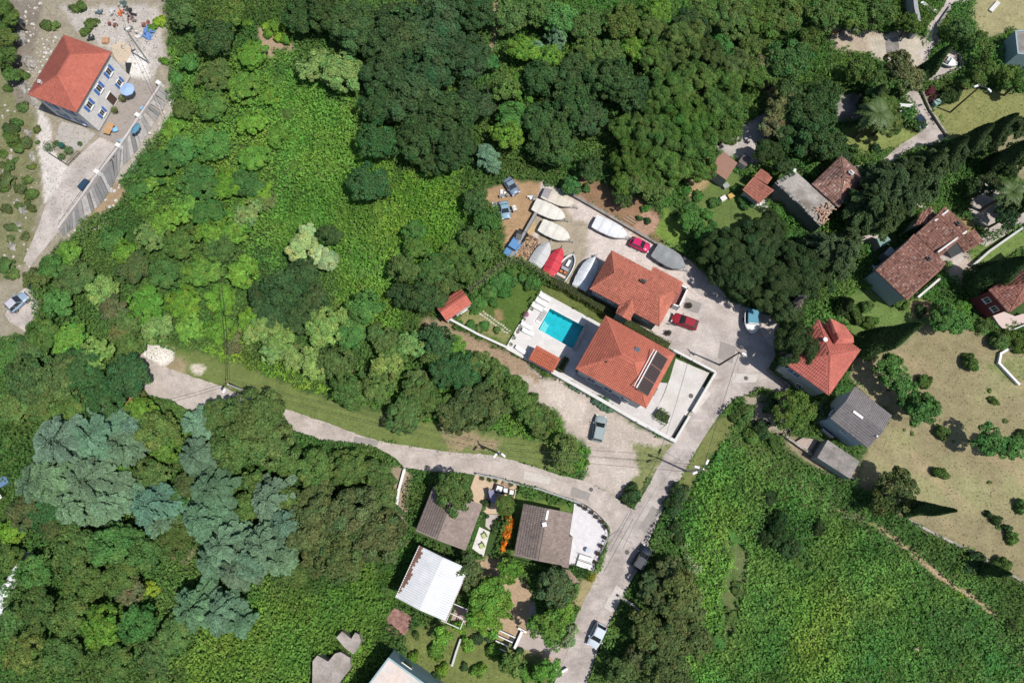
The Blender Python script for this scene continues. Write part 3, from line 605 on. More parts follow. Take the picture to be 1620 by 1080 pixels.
q = on_roof(h8, 861, 829); mb = MB(); mb.box((q.x, q.y, q.z+.15), (.7, .7, .4), .2, top=.8); mb.build('roof_vent', M_white, h8.roof)
q1 = on_roof(h8, 864, 822); q2 = on_roof(h8, 867, 807); mb = MB(); d = q2-q1; mb.box(((q1.x+q2.x)/2, (q1.y+q2.y)/2, (q1.z+q2.z)/2+.11), (d.length, .3, .06), math.atan2(d.y, d.x)); mb.build('ridge_flashing', M_white, h8.roof)
# white corrugated hall: every sheet is a piece of its own
q0 = None
h7 = House('white_hall', 'building with white corrugated metal roof rusting brown along its edge', 'building', [(626,943),(705,984),(741,899),(664,863)], 4.2, .75, (0,0), off=.49, over=.35, wallm=M_plaster, roofc=(.80,.81,.82), matn='white_sheet_metal', tiles=False, cap=False)
ribm = mat('white_corrugated', (.70, .715, .73), .5, .8, .08, spec=.4)
rust = mat('rusty_corrugated', (.22, .12, .09), .8, 4, .3)
for sidei in (0, 1):
    C0, ra, rb, C3 = (h7.fac[0] if sidei == 0 else (h7.fac[1][0], h7.fac[1][3], h7.fac[1][2], h7.fac[1][1]))
    n_ = 24
    for j in range(n_):
        t0 = j/n_; t1 = (j+1)/n_
        for k in range(2):
            def pq(t, s_, up_=0.0): return Vector(C0).lerp(Vector(C3), t).lerp(Vector(ra).lerp(Vector(rb), t), s_)+Vector((0, 0, up_))
            s0, s1 = (0, .5) if k == 0 else (.48, 1.0)
            if sidei == 0 and k == 0:
                cut = max(.06, .30*float(fbm(j*.21, 3.3, 2))-.02+.05*(j % 2)) if j > 1 else .0
            else: cut = 0
            for (a_, b_, m_, nm, lf) in (((s0, s1, ribm, 'roof_sheet', .02+.012*k),) if cut == 0 else ((s0, s0+cut, rust, 'roof_sheet', .02), (s0+cut, s1, ribm, 'roof_sheet', .021))):
                mb = MB(); vs = []; nx = 4
                for i in range(nx+1):
                    t = t0+(t1-t0)*i/nx; hgt = (lf, lf+.11, lf+.12, lf+.01, lf)[i]
                    vs += [pq(t, a_, hgt), pq(t, b_, hgt)]
                mb.add(vs, [(2*i, 2*i+1, 2*i+3, 2*i+2) for i in range(nx)]); o = mb.build(nm, m_, h7.root)
mb = MB(); mb.tube(Vector(h7.fac[0][0])+Vector((0, 0, .05)), Vector(h7.fac[0][3])+Vector((0, 0, .05)), .07, n=6); mb.build('gutter', M_white, h7.root)
mb = MB(); mb.tube(Vector(h7.fac[1][0])+Vector((0, 0, .03)), Vector(h7.fac[1][1])+Vector((0, 0, .03)), .07, n=6); mb.build('gutter', mat('brown_gutter', (.25, .12, .1), .7), h7.root)
for t_ in (.3, .7): h7.win(1, t_, 1.0, 1.2, 1.3); h7.win(0, t_, 1.0, 1.1, 1.2)
# flat roofed block at the lower edge
def block(name, label, cat, pts, z, wallm, roofm, parapet=.25, pth=.25, base=0, wins=()):
    W_ = [P(a, b_, z) for a, b_ in pts]; c = sum(W_, Vector())/len(W_); root = empty(name, (c.x, c.y, 0), 0, label, cat)
    Q = [(p.x-c.x, p.y-c.y) for p in W_]; mb = MB(); mb.prism(Q, base, z-.05); mb.build('wall', wallm, root)
    mb = MB(); mb.prism(Q, z-.05, z, scale=1.0); mb.build('roof', roofm, root)
    if parapet:
        mb = MB(); n = len(Q)
        for i in range(n):
            A = Vector(Q[i]); B = Vector(Q[(i+1) % n]); d = B-A; m_ = (A+B)/2; inn = (-m_).normalized()*pth*.45
            mb.box((m_.x+inn.x, m_.y+inn.y, z+parapet/2+.001*i), (d.length-.05, pth, parapet), math.atan2(d.y, d.x))
        mb.build('parapet', wallm, root)
    root['q'] = 0
    del root['q']
    return root, [Vector(x) for x in Q]
h9, Q9 = block('flat_roof_house', 'pale blue flat roofed house with white roof at the lower edge of the picture', 'house', [(584,1079.5),(615,1038.5),(672,1079.5),(730,1121),(665,1195),(552,1122)], 5.2, mat('light_blue_plaster', (.30, .42, .45), .85, 3, .1), mat('stained_white_roof', (.62, .585, .56), .8, 2, .1, col2=(.66, .55, .48), n2=.35), .2, .22)
a, b_ = Q9[1], Q9[2]; d = (b_-a).normalized(); nrm = Vector((d.y, -d.x)); nrm = nrm if nrm.dot(a) > 0 else -nrm
for t_, w_ in ((.45, 1.6), (1.5, 1.2)):
    c = a+d*(d.dot(b_-a)*t_)+nrm*.03; mb = MB(); mb.box((c.x, c.y, 3.3), (w_, .14, 1.3), math.atan2(d.y, d.x)); f = mb.build('window', M_white, h9); mb = MB(); mb.box((c.x+nrm.x*.06, c.y+nrm.y*.06, 3.3), (w_-.2, .06, 1.1), math.atan2(d.y, d.x)); mb.build('pane', M_glass, f)
# concrete slab roofs overgrown in the meadow
sm = mat('mossy_slab', (.40, .355, .325), .95, 3.5, .2, .03, 5, col2=(.27, .24, .21), n2=.5)
block('ruined_hut', 'smaller heart shaped grey concrete slab roof overgrown by bushes', 'ruin', [(541,998),(555.5,1010),(562,1000),(568,1003),(571,1013),(567,1024),(559.5,1034.6),(545,1024),(532,1008)], 1.6, M_rock, sm, 0)
block('ruined_hut', 'larger notched grey concrete slab roof at the lower edge of the meadow', 'ruin', [(502,1036),(519,1046),(530,1033),(539,1031),(554,1040),(554,1058),(537,1079),(530,1100),(490,1105),(494,1079),(494.5,1045)], 1.8, M_rock, sm, 0)
tag(sheet('brick_paving', [(612,978),(624,961),(640,966),(652,975),(648,990),(640,1004),(625,1006),(614,996)], .03, mat('red_rubble', (.24, .12, .10), .95, 5, .3, .05, 6, col2=(.33, .2, .17), n2=2), jag=.25))
# coral roofed house on the right with its dormer wing
h11 = House('coral_house', 'tall house with coral red hip roof and dormer partly under a tree', 'house', [(1294,504),(1243,577),(1311.6,624.5),(1361,554)], 6.3, 1.9, (.45,.45), over=.4, wallm=mat('grey_green_plaster', (.36, .40, .40), .85, 2, .08), roofc=(.50,.15,.115), matn='coral_tile', pitch=.32, course=.45, var=.05)
for t_ in (.15, .32): h11.win(1, t_, 3.9, .9, 1.3, framem=mat('pale_blue_frame', (.5, .6, .7), .5))
h11.win(1, .6, 1.0, .9, 1.3)
add_roof(h11.root, [[W3(1313.5,503,7.9), W3(1306,513,7.1), W3(1321,544,7.6), W3(1327,535,8.2)], [W3(1313.5,503,7.9), W3(1335,514,7.0), W3(1350,532,7.3), W3(1327,535,8.2)], [W3(1327,535,8.2), W3(1350,532,7.3), W3(1351,542,7.0), W3(1321,544,7.5)]], 6.6, (.50,.15,.115), 'coral_tile', pitch=.32, course=.45, var=.05, walls=[P(1311,511,6.6), P(1323,542,6.6), P(1346,541,6.6), P(1336,517,6.6)])
q = on_roof(h11, 1303, 538); mb = MB(); mb.cone((q.x, q.y), .36, q.z+.5, q.z+.62, .3, 12); mb.tube((q.x, q.y, q.z), (q.x, q.y, q.z+.5), .05); mb.build('satellite_dish', M_white, h11.root)
# grey gabled house
h12 = House('grey_gabled_house', 'grey tiled gabled house with walls tinted blue like shade beside the dry field', 'house', [(1313,661),(1352,611),(1410.5,657),(1373,709)], 6.0, 1.0, (0,0), over=.4, wallm=M_shadeblue, roofc=(.235,.215,.215), matn='slate_tile', pitch=.24, course=.34, var=.08)
h12u = h12
h12.win(3, .5, 3.8, 1.0, .7); h12.win(0, .25, 3.6, .9, 1.2)
for t_, z_, w_, h_ in ((.55, 3.9, 1.0, .55), (.46, 2.4, 1.3, .35)): pass
q1 = on_roof(h12, 1349, 650.5); q2 = on_roof(h12, 1364, 661.5); d = q2-q1; mb = MB(); mb.box(((q1.x+q2.x)/2, (q1.y+q2.y)/2, (q1.z+q2.z)/2+.14), (d.length, .35, .12), math.atan2(d.y, d.x)); mb.build('ridge_skylight', M_white, h12.roof)
q = on_roof(h12, 1386, 690); mb = MB(); mb.tube((q.x, q.y, q.z-.1), (q.x, q.y, q.z+.35), .12); mb.build('roof_vent', M_white, h12.roof)
block('flat_garage', 'flat concrete roofed garage below the grey gabled house', 'garage', [(1309.6,695.5),(1360,729.6),(1345,757),(1293,723.6)], 2.6, M_greywall, M_oldconc, 0)
block('broken_slab', 'low broken concrete slab beside the flat garage wall', 'slab', [(1258,699),(1270,692),(1295,695),(1280,715.6)], .5, M_rock, mat('broken_concrete', (.42, .34, .30), .95, 4, .25, .05, 6), 0)
wall('garden_wall', [(1237,688),(1262,706),(1294,728),(1330,748),(1352,758)], .25, .7, M_rock, 'low stone wall running along the meadow below the flat garage')
wall('garden_wall', [(1297,680),(1312,692)], .2, 1.0, M_plaster, 'short pale wall between the green tree and the grey gabled house')
# old tiled complex
OLD = (.255, .125, .095)
h14 = House('old_tiled_house', 'big old house with weathered brown red tiles and blue grey end wall', 'house', [(1382,425),(1448.5,372),(1500,421),(1431,471)], 4.8, 1.1, (0,0), off=.74, over=.3, wallm=M_shadeblue, roofc=OLD, matn='weathered_tile', pitch=.27, course=.36, var=.22, old=.16)
h14.chimney(.62, .74, .25, .5, .35, mat('soot', (.08, .075, .07), .9)); h14.win(1, .5, 2.5, .9, 1.2); h14.win(0, .3, 1.0, .9, 1.2)
h14b = House("courtyard_house", "old brown tiled house with white parapet strips above the courtyard", "house", [(1442,364),(1501,333),(1540,367),(1480,401)], 4.6, .9, (0,0), off=.66, over=.3, wallm=M_plaster, roofc=OLD, matn="weathered_tile", pitch=.27, course=.36, var=.2, old=.14)
h14b.win(1, .5, 1.0, .9, 1.2); h14b.chimney(.62, .8, .3, .6, .4, mat('soot', (.08, .075, .07), .9))
for (a, b_) in (((1480,401),(1529,366)), ((1475,352),(1500,333))):
    A = P(*a, 4.75)-h14b.ctr; B = P(*b_, 5.3)-h14b.ctr; d = B-A; mb = MB(); c = (A+B)/2; mb.box((c.x, c.y, 4.95), (Vector((d.x, d.y)).length, .25, .9), math.atan2(d.y, d.x)); mb.build('parapet', M_whiteconc, h14b.root)
h14c = House('low_tiled_wing', 'smaller tiled wing on the far side of the courtyard', 'house', [(1512,381),(1540,361),(1555.5,380.5),(1527,401.5)], 3.4, .6, (0,0), off=.6, over=.25, wallm=M_plaster, roofc=OLD, matn='weathered_tile', pitch=.27, course=.36, var=.2, old=.14)
q0 = P(1460, 345); lw = empty('tiled_outbuilding', (q0.x, q0.y, 0), 0, 'narrow tiled lean-to against the shaded upper end of the courtyard house', 'outbuilding')
add_roof(lw, [[W3(1446,356,4.0), W3(1456,338,4.0), W3(1472,327,3.8), W3(1480,341,3.8), W3(1468,353,4.1)]], 3.8, OLD, 'weathered_tile', pitch=.34, var=.2, old=.12, walls=[P(1449,355,4), P(1458,340,4), P(1471,330,4), P(1477,341,4), P(1467,350,4)])
sheet('courtyard', [(1480,403),(1510,381),(1530,403),(1515,420),(1500,424)], .02, M_conc)
# small roofs beside it
block('metal_shed', 'flat pale green metal shed roof beside the old tiled house', 'shed', [(1387,377),(1402,371),(1410.5,381),(1393,391)], 2.2, M_greywall, mat('green_sheet', (.17, .30, .27), .6), 0)
block('metal_shed', 'tiny grey lean-to roof in the shade of the old tiled house', 'shed', [(1398.5,401),(1409,389.5),(1417,397.5),(1406,406)], 2.0, M_greywall, M_steel, 0)
# dark red house
h15 = House('dark_red_house', 'dark red plastered house with old tiles at the right edge', 'house', [(1562,461),(1598,492),(1690,425),(1652,392)], 5.6, 1.5, (.9,.5), over=.3, wallm=M_darkred, roofc=(.30,.13,.10), matn='old_red_tile', pitch=.33, course=.42, var=.18, old=.08)
add_roof(h15.root, [[W3(1615,444,6.9), W3(1582,466,5.7), W3(1584,474,5.6), W3(1593.5,489,5.6)], [W3(1615,444,6.9), W3(1593.5,489,5.6), W3(1608,475,5.8), W3(1616,455,6.6)]], 5.4, (.36,.14,.10), 'old_red_tile', pitch=.33, var=.12)
h15.win(0, .3, 3.0, .9, 1.2); h15.win(0, .75, 3.0, .9, 1.2); h15.win(1, .4, 2.9, .9, 1.2)
q0 = P(1592, 512); tb = empty('red_house_terrace', (q0.x, q0.y, 0), 0, 'white paved terrace with railing in front of the dark red house', 'terrace')
tp = [(1568,495),(1580,490),(1606,500),(1622,495),(1630,510),(1600,522),(1590,523),(1580,513)]
mb = MB(); mb.prism([P(*p, .9)-q0 for p in tp], 0, .9); mb.build('platform', mat('pinkish_paving', (.60, .48, .44), .8), tb)
mb = MB()
for i in range(len(tp)-1):
    A = P(*tp[i], .9)-q0; B = P(*tp[i+1], .9)-q0; d = B-A; c = (A+B)/2
    if i in (3, 4, 5): mb.box((c.x, c.y, 1.2), (d.length, .12, .6), math.atan2(d.y, d.x))
mb.build('parapet', M_white, tb)
# ruin with the flat concrete deck
rt, Qr = block('roofless_ruin', 'roofless stone ruin with cracked concrete deck and heap of old tiles', 'ruin', [(1226,289),(1257.6,270),(1321,327),(1298,358)], 3.9, mat('dark_render', (.16, .165, .16), .9, 2, .15), mat('cracked_deck', (.36, .33, .305), .95, 3, .2, .02, 6, col2=(.19, .17, .14), n2=.25), 0)
mb_ = None
for i, cnt in ((3, 30), (2, 8), (0, 8)):
    A = Qr[i]; B = Qr[(i+1) % 4]; d = B-A
    for j in range(cnt):
        if random.random() < .12: continue
        p = A+d*((j+.5)/cnt); hh = random.uniform(.15, .38); mb = MB(); inn = -p.normalized()*.25
        mb.box((p.x+inn.x, p.y+inn.y, 3.9+hh/2), (d.length/cnt*.8, random.uniform(.35, .6), hh), math.atan2(d.y, d.x)+random.uniform(-.1, .1), top=.9); mb.build('coping_stone', M_rock if random.random() < .5 else mat('dark_render', None), rt)
hp = P(1302, 337, 4)-rt.location
for j in range(45):
    mb = MB(); r_ = min(1.7, abs(random.gauss(0, .95))); t_ = random.random()*6.28; x = hp.x+r_*math.cos(t_); y = hp.y+r_*math.sin(t_)
    mb.box((0, 0, 0), (random.uniform(.4, 1.3), .18, .08), 0); o = mb.build('broken_tile', mat('broken_tile', (.42, .27, .19), .9, 4, .3), rt); o.location = (x, y, 4.0+max(0, .55-.22*r_)*random.random()); o.rotation_euler = (random.uniform(-.3, .3), random.uniform(-.3, .3), random.random()*3.1)
block('flat_brown_shed', 'small flat roofed shed with plain brown roof beside the vegetable garden', 'shed', [(1145,240),(1167,258),(1149,285),(1119,263)], 2.7, M_greywall, mat('brown_felt', (.30, .17, .125), .95, 6, .1), 0)
q0 = P(1200, 300); rs = empty('small_red_house', (q0.x, q0.y, 0), 0, 'little house with two step red tiled roof beside the ruin', 'house')
add_roof(rs, [[W3(1192,280,3.4), W3(1225,301,3.4), W3(1201,321.5,2.8), W3(1174.5,300,2.8)]], 2.7, (.36,.14,.10), 'small_red_tile', pitch=.3, var=.12, walls=[P(1192,284,2.8), P(1221,301,2.8), P(1201,318,2.8), P(1179,300,2.8)], wallm=M_plaster)
add_roof(rs, [[W3(1193,279,3.0), W3(1204,267,2.8), W3(1222,281,2.8), W3(1214,292,3.0)]], 2.5, (.30,.13,.10), 'small_red_tile', pitch=.3, var=.15, walls=[P(1196,278,2.6), P(1204,270,2.6), P(1219,281,2.6), P(1213,289,2.6)], wallm=M_plaster)
sheet('white_yard', [(1197,325),(1218,308),(1224,318),(1212,339)], .03, M_whiteconc)
h18 = House('hip_roof_cottage', 'cottage with patched red and grey hip roof partly shaded beside the ruin', 'house', [(1331,247),(1284,290),(1325,328),(1374,283)], 4.2, 1.3, (.42,.42), over=.3, wallm=M_plaster, roofc=(.30,.17,.135), matn='patched_tile', pitch=.33, course=.42, var=.2, old=.1)
h18.chimney(.55, .28, .5, .6, .5)
h19, _ = block('grey_flat_house', 'grey flat roofed house with pale blue wall at the right edge', 'house', [(1605,50),(1609,86),(1665,92),(1665,44)], 3.6, mat('light_blue_plaster', (.30, .42, .45), .85, 3, .1), M_oldconc, .15, .2)
# white lattice carport
q0 = P(1438, 176); cp_ = empty('carport', (q0.x, q0.y, 0), 0, 'white slatted carport beside the parked dark car under the palm', 'carport')
A, B, C_, D = [P(a, b_, 2.4)-q0 for a, b_ in ((1423,164),(1443,165),(1446,186),(1424,185))]
for z in (A, B, C_, D): z.z = 2.4
for i in range(8):
    t0 = (i+.08)/8; t1 = (i+.86)/8; mb = MB(); v4 = [A.lerp(D, t0), B.lerp(C_, t0), B.lerp(C_, t1), A.lerp(D, t1)]
    mb.prism([(p.x, p.y) for p in v4], 2.4, 2.45); mb.build('slat', M_white, cp_)
for z in (A, B, C_, D): mb = MB(); mb.box((z.x*.95, z.y*.95, 1.2), (.1, .1, 2.4)); mb.build('post', M_white, cp_)

# ------------------------------------------------------------------ walls, fences and the white property wall
M_cap = mat('wall_cap', (.66, .65, .63), .8, 3, .08)
wall('property_wall', [(1065,556),(1128,589)], .25, .85, M_white, 'white wall between the villa driveway and the concrete yard', capm=M_cap)
wall('property_wall', [(1129,592),(1094,651)], .25, .9, M_white, 'white wall of the villa parking court facing the road', capm=M_cap)
wall('property_wall', [(1088,660),(1066,697)], .25, .9, M_white, 'white gate wall by the road at the villa garden', capm=M_cap)
wall('property_wall', [(1065,698),(1010,669),(950,634),(875,591)], .42, 1.0, M_white, 'long white wall between the villa and the gravel parking', capm=M_cap)
wall('property_wall', [(874,591),(835,570),(801,551)], .3, .5, M_white, 'low white wall behind the pool cabana', capm=M_cap)
wall('garden_wall', [(801,551),(757,531),(712,507)], .25, 1.0, M_greywall, 'grey wall with pale coping below the garden shed', capm=M_cap)
wall('deck_edge_wall', [(802,550),(818,521),(856,462)], .18, .3, M_white, 'low white kerb edging the pool deck planting', capm=M_cap)
wall('yard_wall', [(894,304),(940,330),(985,356),(1045,391),(1095,418),(1118,442)], .3, .55, M_oldconc, 'low wall along the upper edge of the boat yard')
wall('timber_wall', [(849,338),(832,368),(807,411)], .35, 1.0, mat('grey_timber', (.30, .29, .28), .9, 5, .15), 'grey wall between the firewood heap and the earth track')
wall('retaining_wall', [(927,516),(909,552)], .45, .55, M_conc, 'low grey wall at the shaded end of the pool')
wall('patio_wall', [(755,750),(789,757),(820,766),(852,773),(904,791),(921,797)], .18, .8, M_greywall, 'thin grey wall separating cottage gardens from the lane')
wall('garden_wall', [(641,742),(632,775),(628,800)], .3, .6, M_white, 'broken pale wall in the greenery left of the shaded lane')
wall('garden_wall', [(1214,586),(1247,611),(1236,624)], .25, .6, M_oldconc, 'low wall at the edge of the concrete yard near the coral house')
wall('garden_wall', [(979,942),(1000,955),(1018,972)], .25, .5, M_rock, 'short pale wall leaning into the roadside trees')
wall('garden_wall', [(896,1056),(884,1063),(875,1047)][:2]+[(872,1048)], .2, .6, M_white, 'white gate wall where the garden path meets the road')
wall('patio_wall', [(716,1050),(722,1030),(729,1010)], .2, .6, M_plaster, 'thin pale wall in the vegetable garden near the blue flat house')
wall('parapet_wall', [(257,138),(238,167),(222,190),(206,215),(192,235),(159,277),(137,308),(97,363)], .3, .7, mat('terrace_wall', (.50, .47, .45), .9, 4, .15), 'long parapet wall along the outer edge of patio and ramp')
wall('field_wall', [(1433,821),(1482,847),(1537,873),(1620,922)], .3, .35, M_rock, 'old low stone wall between the dry field and the meadow')
wall('corner_wall', [(1608,608),(1577,575),(1580,560),(1605,545)], .25, .5, M_white, 'white corner wall enclosing the small lawn at the right edge')
wall('lower_wall', [(1376,424),(1398,445),(1418,466)], .25, .9, M_plaster, 'pale wall below the end wall of the old tiled house')
wall('lower_wall', [(1448,472),(1462,460),(1482,443)], .25, .9, M_whiteconc, 'white stepped wall beside the old tiled house garden')
wall('lane_wall', [(1536,421),(1560,400),(1600,372),(1640,345)], .25, .8, M_plaster, 'long pale wall beside the shaded footpath')
wall('grey_wall', [(1429,-20),(1434,30),(1440,60)], .6, 2.8, M_greywall, 'tall grey wall casting deep shade by the stone yard')
wall('kerb_wall', [(1502,14),(1482,42),(1478,60),(1484,70)], .35, .5, M_rock, 'curved stone kerb beside the concrete path')
wall('white_wall', [(1457,8),(1478,22)], .5, .5, M_white, 'short thick white wall end beside the concrete path')
wall('boat_yard_edge', [(1500,82),(1517,88),(1520,104),(1515,111),(1488,125),(1464,131)], .25, .4, M_rock, 'rough stone edge under the small white boat slope')
wall('garden_wall', [(1455,141),(1469,174),(1484,197),(1500,221)], .2, .4, M_rock, 'low stone edge between the side road and the grassy plot')
# buttressed slope wall beside the ramp: separate tapered buttress blocks
q0 = P(200, 240); bw_ = empty('retaining_wall', (q0.x, q0.y, 0), 0, 'stepped concrete retaining wall below patio and ramp', 'wall')
outer = [(272,150),(255,178),(235,212),(212,245),(190,268),(176,300),(160,322),(140,342),(115,362),(100,374)]
inner = [(258,140),(240,168),(224,191),(208,216),(195,236),(165,275),(150,297),(135,313),(117,340),(99,366)]
bm_ = [mat('pale_cast', (.38, .36, .34), .9, 5, .3, .03, 6), mat('dark_cast', (.19, .19, .19), .9, 5, .2, .02, 8), mat('mid_cast', (.27, .26, .25), .9, 5, .2, .02, 8)]
k_ = 0
for i in range(len(outer)-1):
    for j in range(4):
        t0, t1 = j/4+random.uniform(-.03, .04), (j+.9)/4+random.uniform(-.03, .03)
        o0 = P(*outer[i]).lerp(P(*outer[i+1]), t0)-q0; o1 = P(*outer[i]).lerp(P(*outer[i+1]), t1)-q0; i0 = P(*inner[i]).lerp(P(*inner[i+1]), t0)-q0; i1 = P(*inner[i]).lerp(P(*inner[i+1]), t1)-q0
        mb = MB(); h_ = random.uniform(.35, .6)
        mb.add([(o0.x, o0.y, 0), (o1.x, o1.y, 0), (i1.x, i1.y, 0), (i0.x, i0.y, 0), (o0.x, o0.y, .12), (o1.x, o1.y, .12), (i1.x, i1.y, h_), (i0.x, i0.y, h_)], [(3, 2, 1, 0), (4, 5, 6, 7), (0, 1, 5, 4), (1, 2, 6, 5), (2, 3, 7, 6), (3, 0, 4, 7)])
        mb.build('cast_panel', bm_[random.choice((2, 2, 0, 1)) if i > 3 else random.choice((0, 2, 0, 2, 1))], bw_); k_ += 1
# ------------------------------------------------------------------ vehicles
def paint(name, c): return mat(name, c, .32, spec=.25, coat=.12)
def loft(mb, secs, m=0, cap=True):
    n = len(secs[0]); b = len(mb.v)
    for s_ in secs: mb.v += [tuple(p) for p in s_]
    for i in range(len(secs)-1):
        for j in range(n-1): mb.f.append((b+i*n+j, b+i*n+j+1, b+(i+1)*n+j+1, b+(i+1)*n+j)); mb.m.append(m)
    if cap: mb.f.append(tuple(range(b, b+n))); mb.m.append(m); mb.f.append(tuple(range(b+(len(secs)-1)*n, b+len(secs)*n))[::-1]); mb.m.append(m)
def car(name, label, col, front, rear, W=1.75, H=1.46, style='hatch', cat='car', roofcol=None, rails=False):
    """body lofted over stations, glass house above, wheels with rims; front and rear are photo points"""
    z_ = .8; A = P(*front, z_); B = P(*rear, z_); d = A-B; L = d.length; c = (A+B)/2; root = empty(name, (c.x, c.y, 0), math.atan2(d.y, d.x), label, cat)
    pm = paint('paint_'+'_'.join(label.split()[:2]).replace(',', ''), col); hl = L/2
    #          x      halfw  ztop
    st = [(-1.0, .60, .62), (-.985, .80, .80), (-.90, .93, .90), (-.6, .99, .92), (-.1, 1.0, .91), (.3, .99, .90), (.55, .96, .86), (.82, .92, .76), (.94, .84, .69), (.99, .66, .60)]
    if style in ('wagon', 'suv'): st[0] = (-1.0, .80, .84); st[1] = (-.985, .92, .94); st[2] = (-.9, .97, .96)
    k = 1.12 if style == 'suv' else 1.0; secs = []
    for x, hw, zt in st:
        x *= hl; hw *= W/2; zt *= k
        secs.append([(x, -hw*.90, .24), (x, -hw, .42), (x, -hw, zt-.16), (x, -hw*.93, zt-.03), (x, -hw*.5, zt+.02), (x, 0, zt+.03), (x, hw*.5, zt+.02), (x, hw*.93, zt-.03), (x, hw, zt-.16), (x, hw, .42), (x, hw*.9, .24)])
    mb = MB(); loft(mb, secs); mb.f.append(()); mb.f.pop()
    mb.build('body', pm, root, smooth=True)
    zb = .90*k; zt = H
    gx0, gx1, rx0, rx1 = {'hatch': (-.93, .46, -.70, .06), 'wagon': (-.97, .46, -.84, .08), 'suv': (-.97, .44, -.84, .07), 'sedan': (-.68, .45, -.40, .05)}[style]
    gx0 *= hl; gx1 *= hl; rx0 *= hl; rx1 *= hl; wb = W/2*.90; wt = W/2*.70
    Bq = [(gx0, -wb*.93), (gx1, -wb*.9), (gx1, wb*.9), (gx0, wb*.93)]; Tq = [(rx0, -wt), (rx1, -wt*.97), (rx1, wt*.97), (rx0, wt)]
    g = MB()
    v8 = [(x, y, zb-.04) for x, y in Bq]+[(x, y, zt) for x, y in Tq]
    for nm, f in (('rear_window', (3, 0, 4, 7)), ('windshield', (1, 2, 6, 5)), ('side_window', (0, 1, 5, 4)), ('side_window', (2, 3, 7, 6))):
        g = MB(); vs = [Vector(v8[i]) for i in f]; cen = sum(vs, Vector())/4; g.add([cen+(v-cen)*.97 for v in vs], [(0, 1, 2, 3)]); g.build(nm, mat('car_glass', (.025, .03, .035), .08, spec=.7), root)
    # pillars and roof
    r = MB(); cr = .05
    r.add([(x, y, zt-.01) for x, y in Tq]+[(x*.96+(rx0+rx1)*.02, y*.8, zt+cr) for x, y in Tq], [(0, 1, 5, 4), (1, 2, 6, 5), (2, 3, 7, 6), (3, 0, 4, 7), (4, 5, 6, 7)])
    r.build('roof', paint('roof_'+label.split()[0], roofcol) if roofcol else pm, root)
    p = MB()
    for i in range(4): p.tube(v8[i], v8[4+i], .045, .04, 6)
    for s_ in (-1, 1): mid = (gx0+gx1)/2-.1; p.tube((mid, s_*wb*.92, zb-.04), ((rx0+rx1)/2-.1, s_*wt, zt), .04, .035, 6)
    p.build('pillar', pm, root)
    for s_ in (-1, 1):
        for x, hw_ in ((hl*.62, W/2-.09), (-hl*.62, W/2-.09)):
            t_ = MB(); t_.tube((x, s_*(hw_-.10), .32), (x, s_*(hw_+.10), .32), .32, n=16); w_ = t_.build('wheel', M_tyre, root)
            t_ = MB(); t_.tube((x, s_*(hw_+.09), .32), (x, s_*(hw_+.115), .32), .20, n=12); t_.build('rim', M_metal, w_)
        h_ = MB(); h_.box((hl*.955, s_*W*.33, .62*k), (.16, .34, .14), s_*-.35); h_.build('headlight', mat('headlight', (.75, .76, .78), .15), root)
        h_ = MB(); h_.box((-hl*.975, s_*W*.38, .72*k), (.10, .22, .22)); h_.build('taillight', mat('taillight', (.35, .02, .02), .3), root)
        h_ = MB(); h_.box((gx1-.25, s_*(W/2+.08), zb+.06), (.12, .2, .13)); h_.build('mirror', pm, root)
        if rails: h_ = MB(); h_.tube((rx0+.1, s_*wt*.92, zt+.09), (rx1-.1, s_*wt*.92, zt+.09), .03, n=6); h_.build('roof_rail', M_metal, root)
    h_ = MB(); h_.box((hl*.985, 0, .42), (.06, W*.6, .14)); h_.build('grille', M_dark, root)
    return root
car('parked_car', 'silver green hatchback parked alone on the gravel yard', (.30, .36, .37), (952, 657), (944, 698), 1.78, 1.5, 'wagon')
car('parked_car', 'dark red car parked on concrete beside the small porch', (.30, .02, .035), (1064, 501), (1104, 515), 1.75, 1.42, 'hatch')
car('parked_car', 'bright pink red hatchback behind the white covered boat', (.55, .02, .12), (1028, 393), (997, 380), 1.6, 1.42, 'hatch')
car('parked_car', 'black suv parked at the roadside in tree shade', (.012, .02, .035), (1026, 865), (1006, 900), 1.82, 1.65, 'suv', rails=True)
car('parked_car', 'pale silver sedan parked in tree shade on the lower road', (.55, .62, .70), (936, 1023), (953, 987), 1.78, 1.45, 'hatch')
car('parked_car', 'blue grey hatchback parked by the left edge of the picture', (.28, .38, .50), (40, 465), (12, 490), 1.76, 1.55, 'hatch', roofcol=(.50, .50, .56))
car('old_car', 'faded light blue sedan standing on bare earth', (.24, .38, .47), (801, 345), (796, 318), 1.6, 1.36, 'sedan')
car('old_car', 'dusty blue grey car with white bonnet nearest the forest', (.16, .22, .30), (817, 306), (801, 282), 1.6, 1.36, 'sedan', roofcol=(.22, .30, .38))
car('parked_car', 'dark blue car parked beside the white slatted carport', (.02, .04, .07), (1463, 203), (1447, 184), 1.75, 1.45, 'hatch')
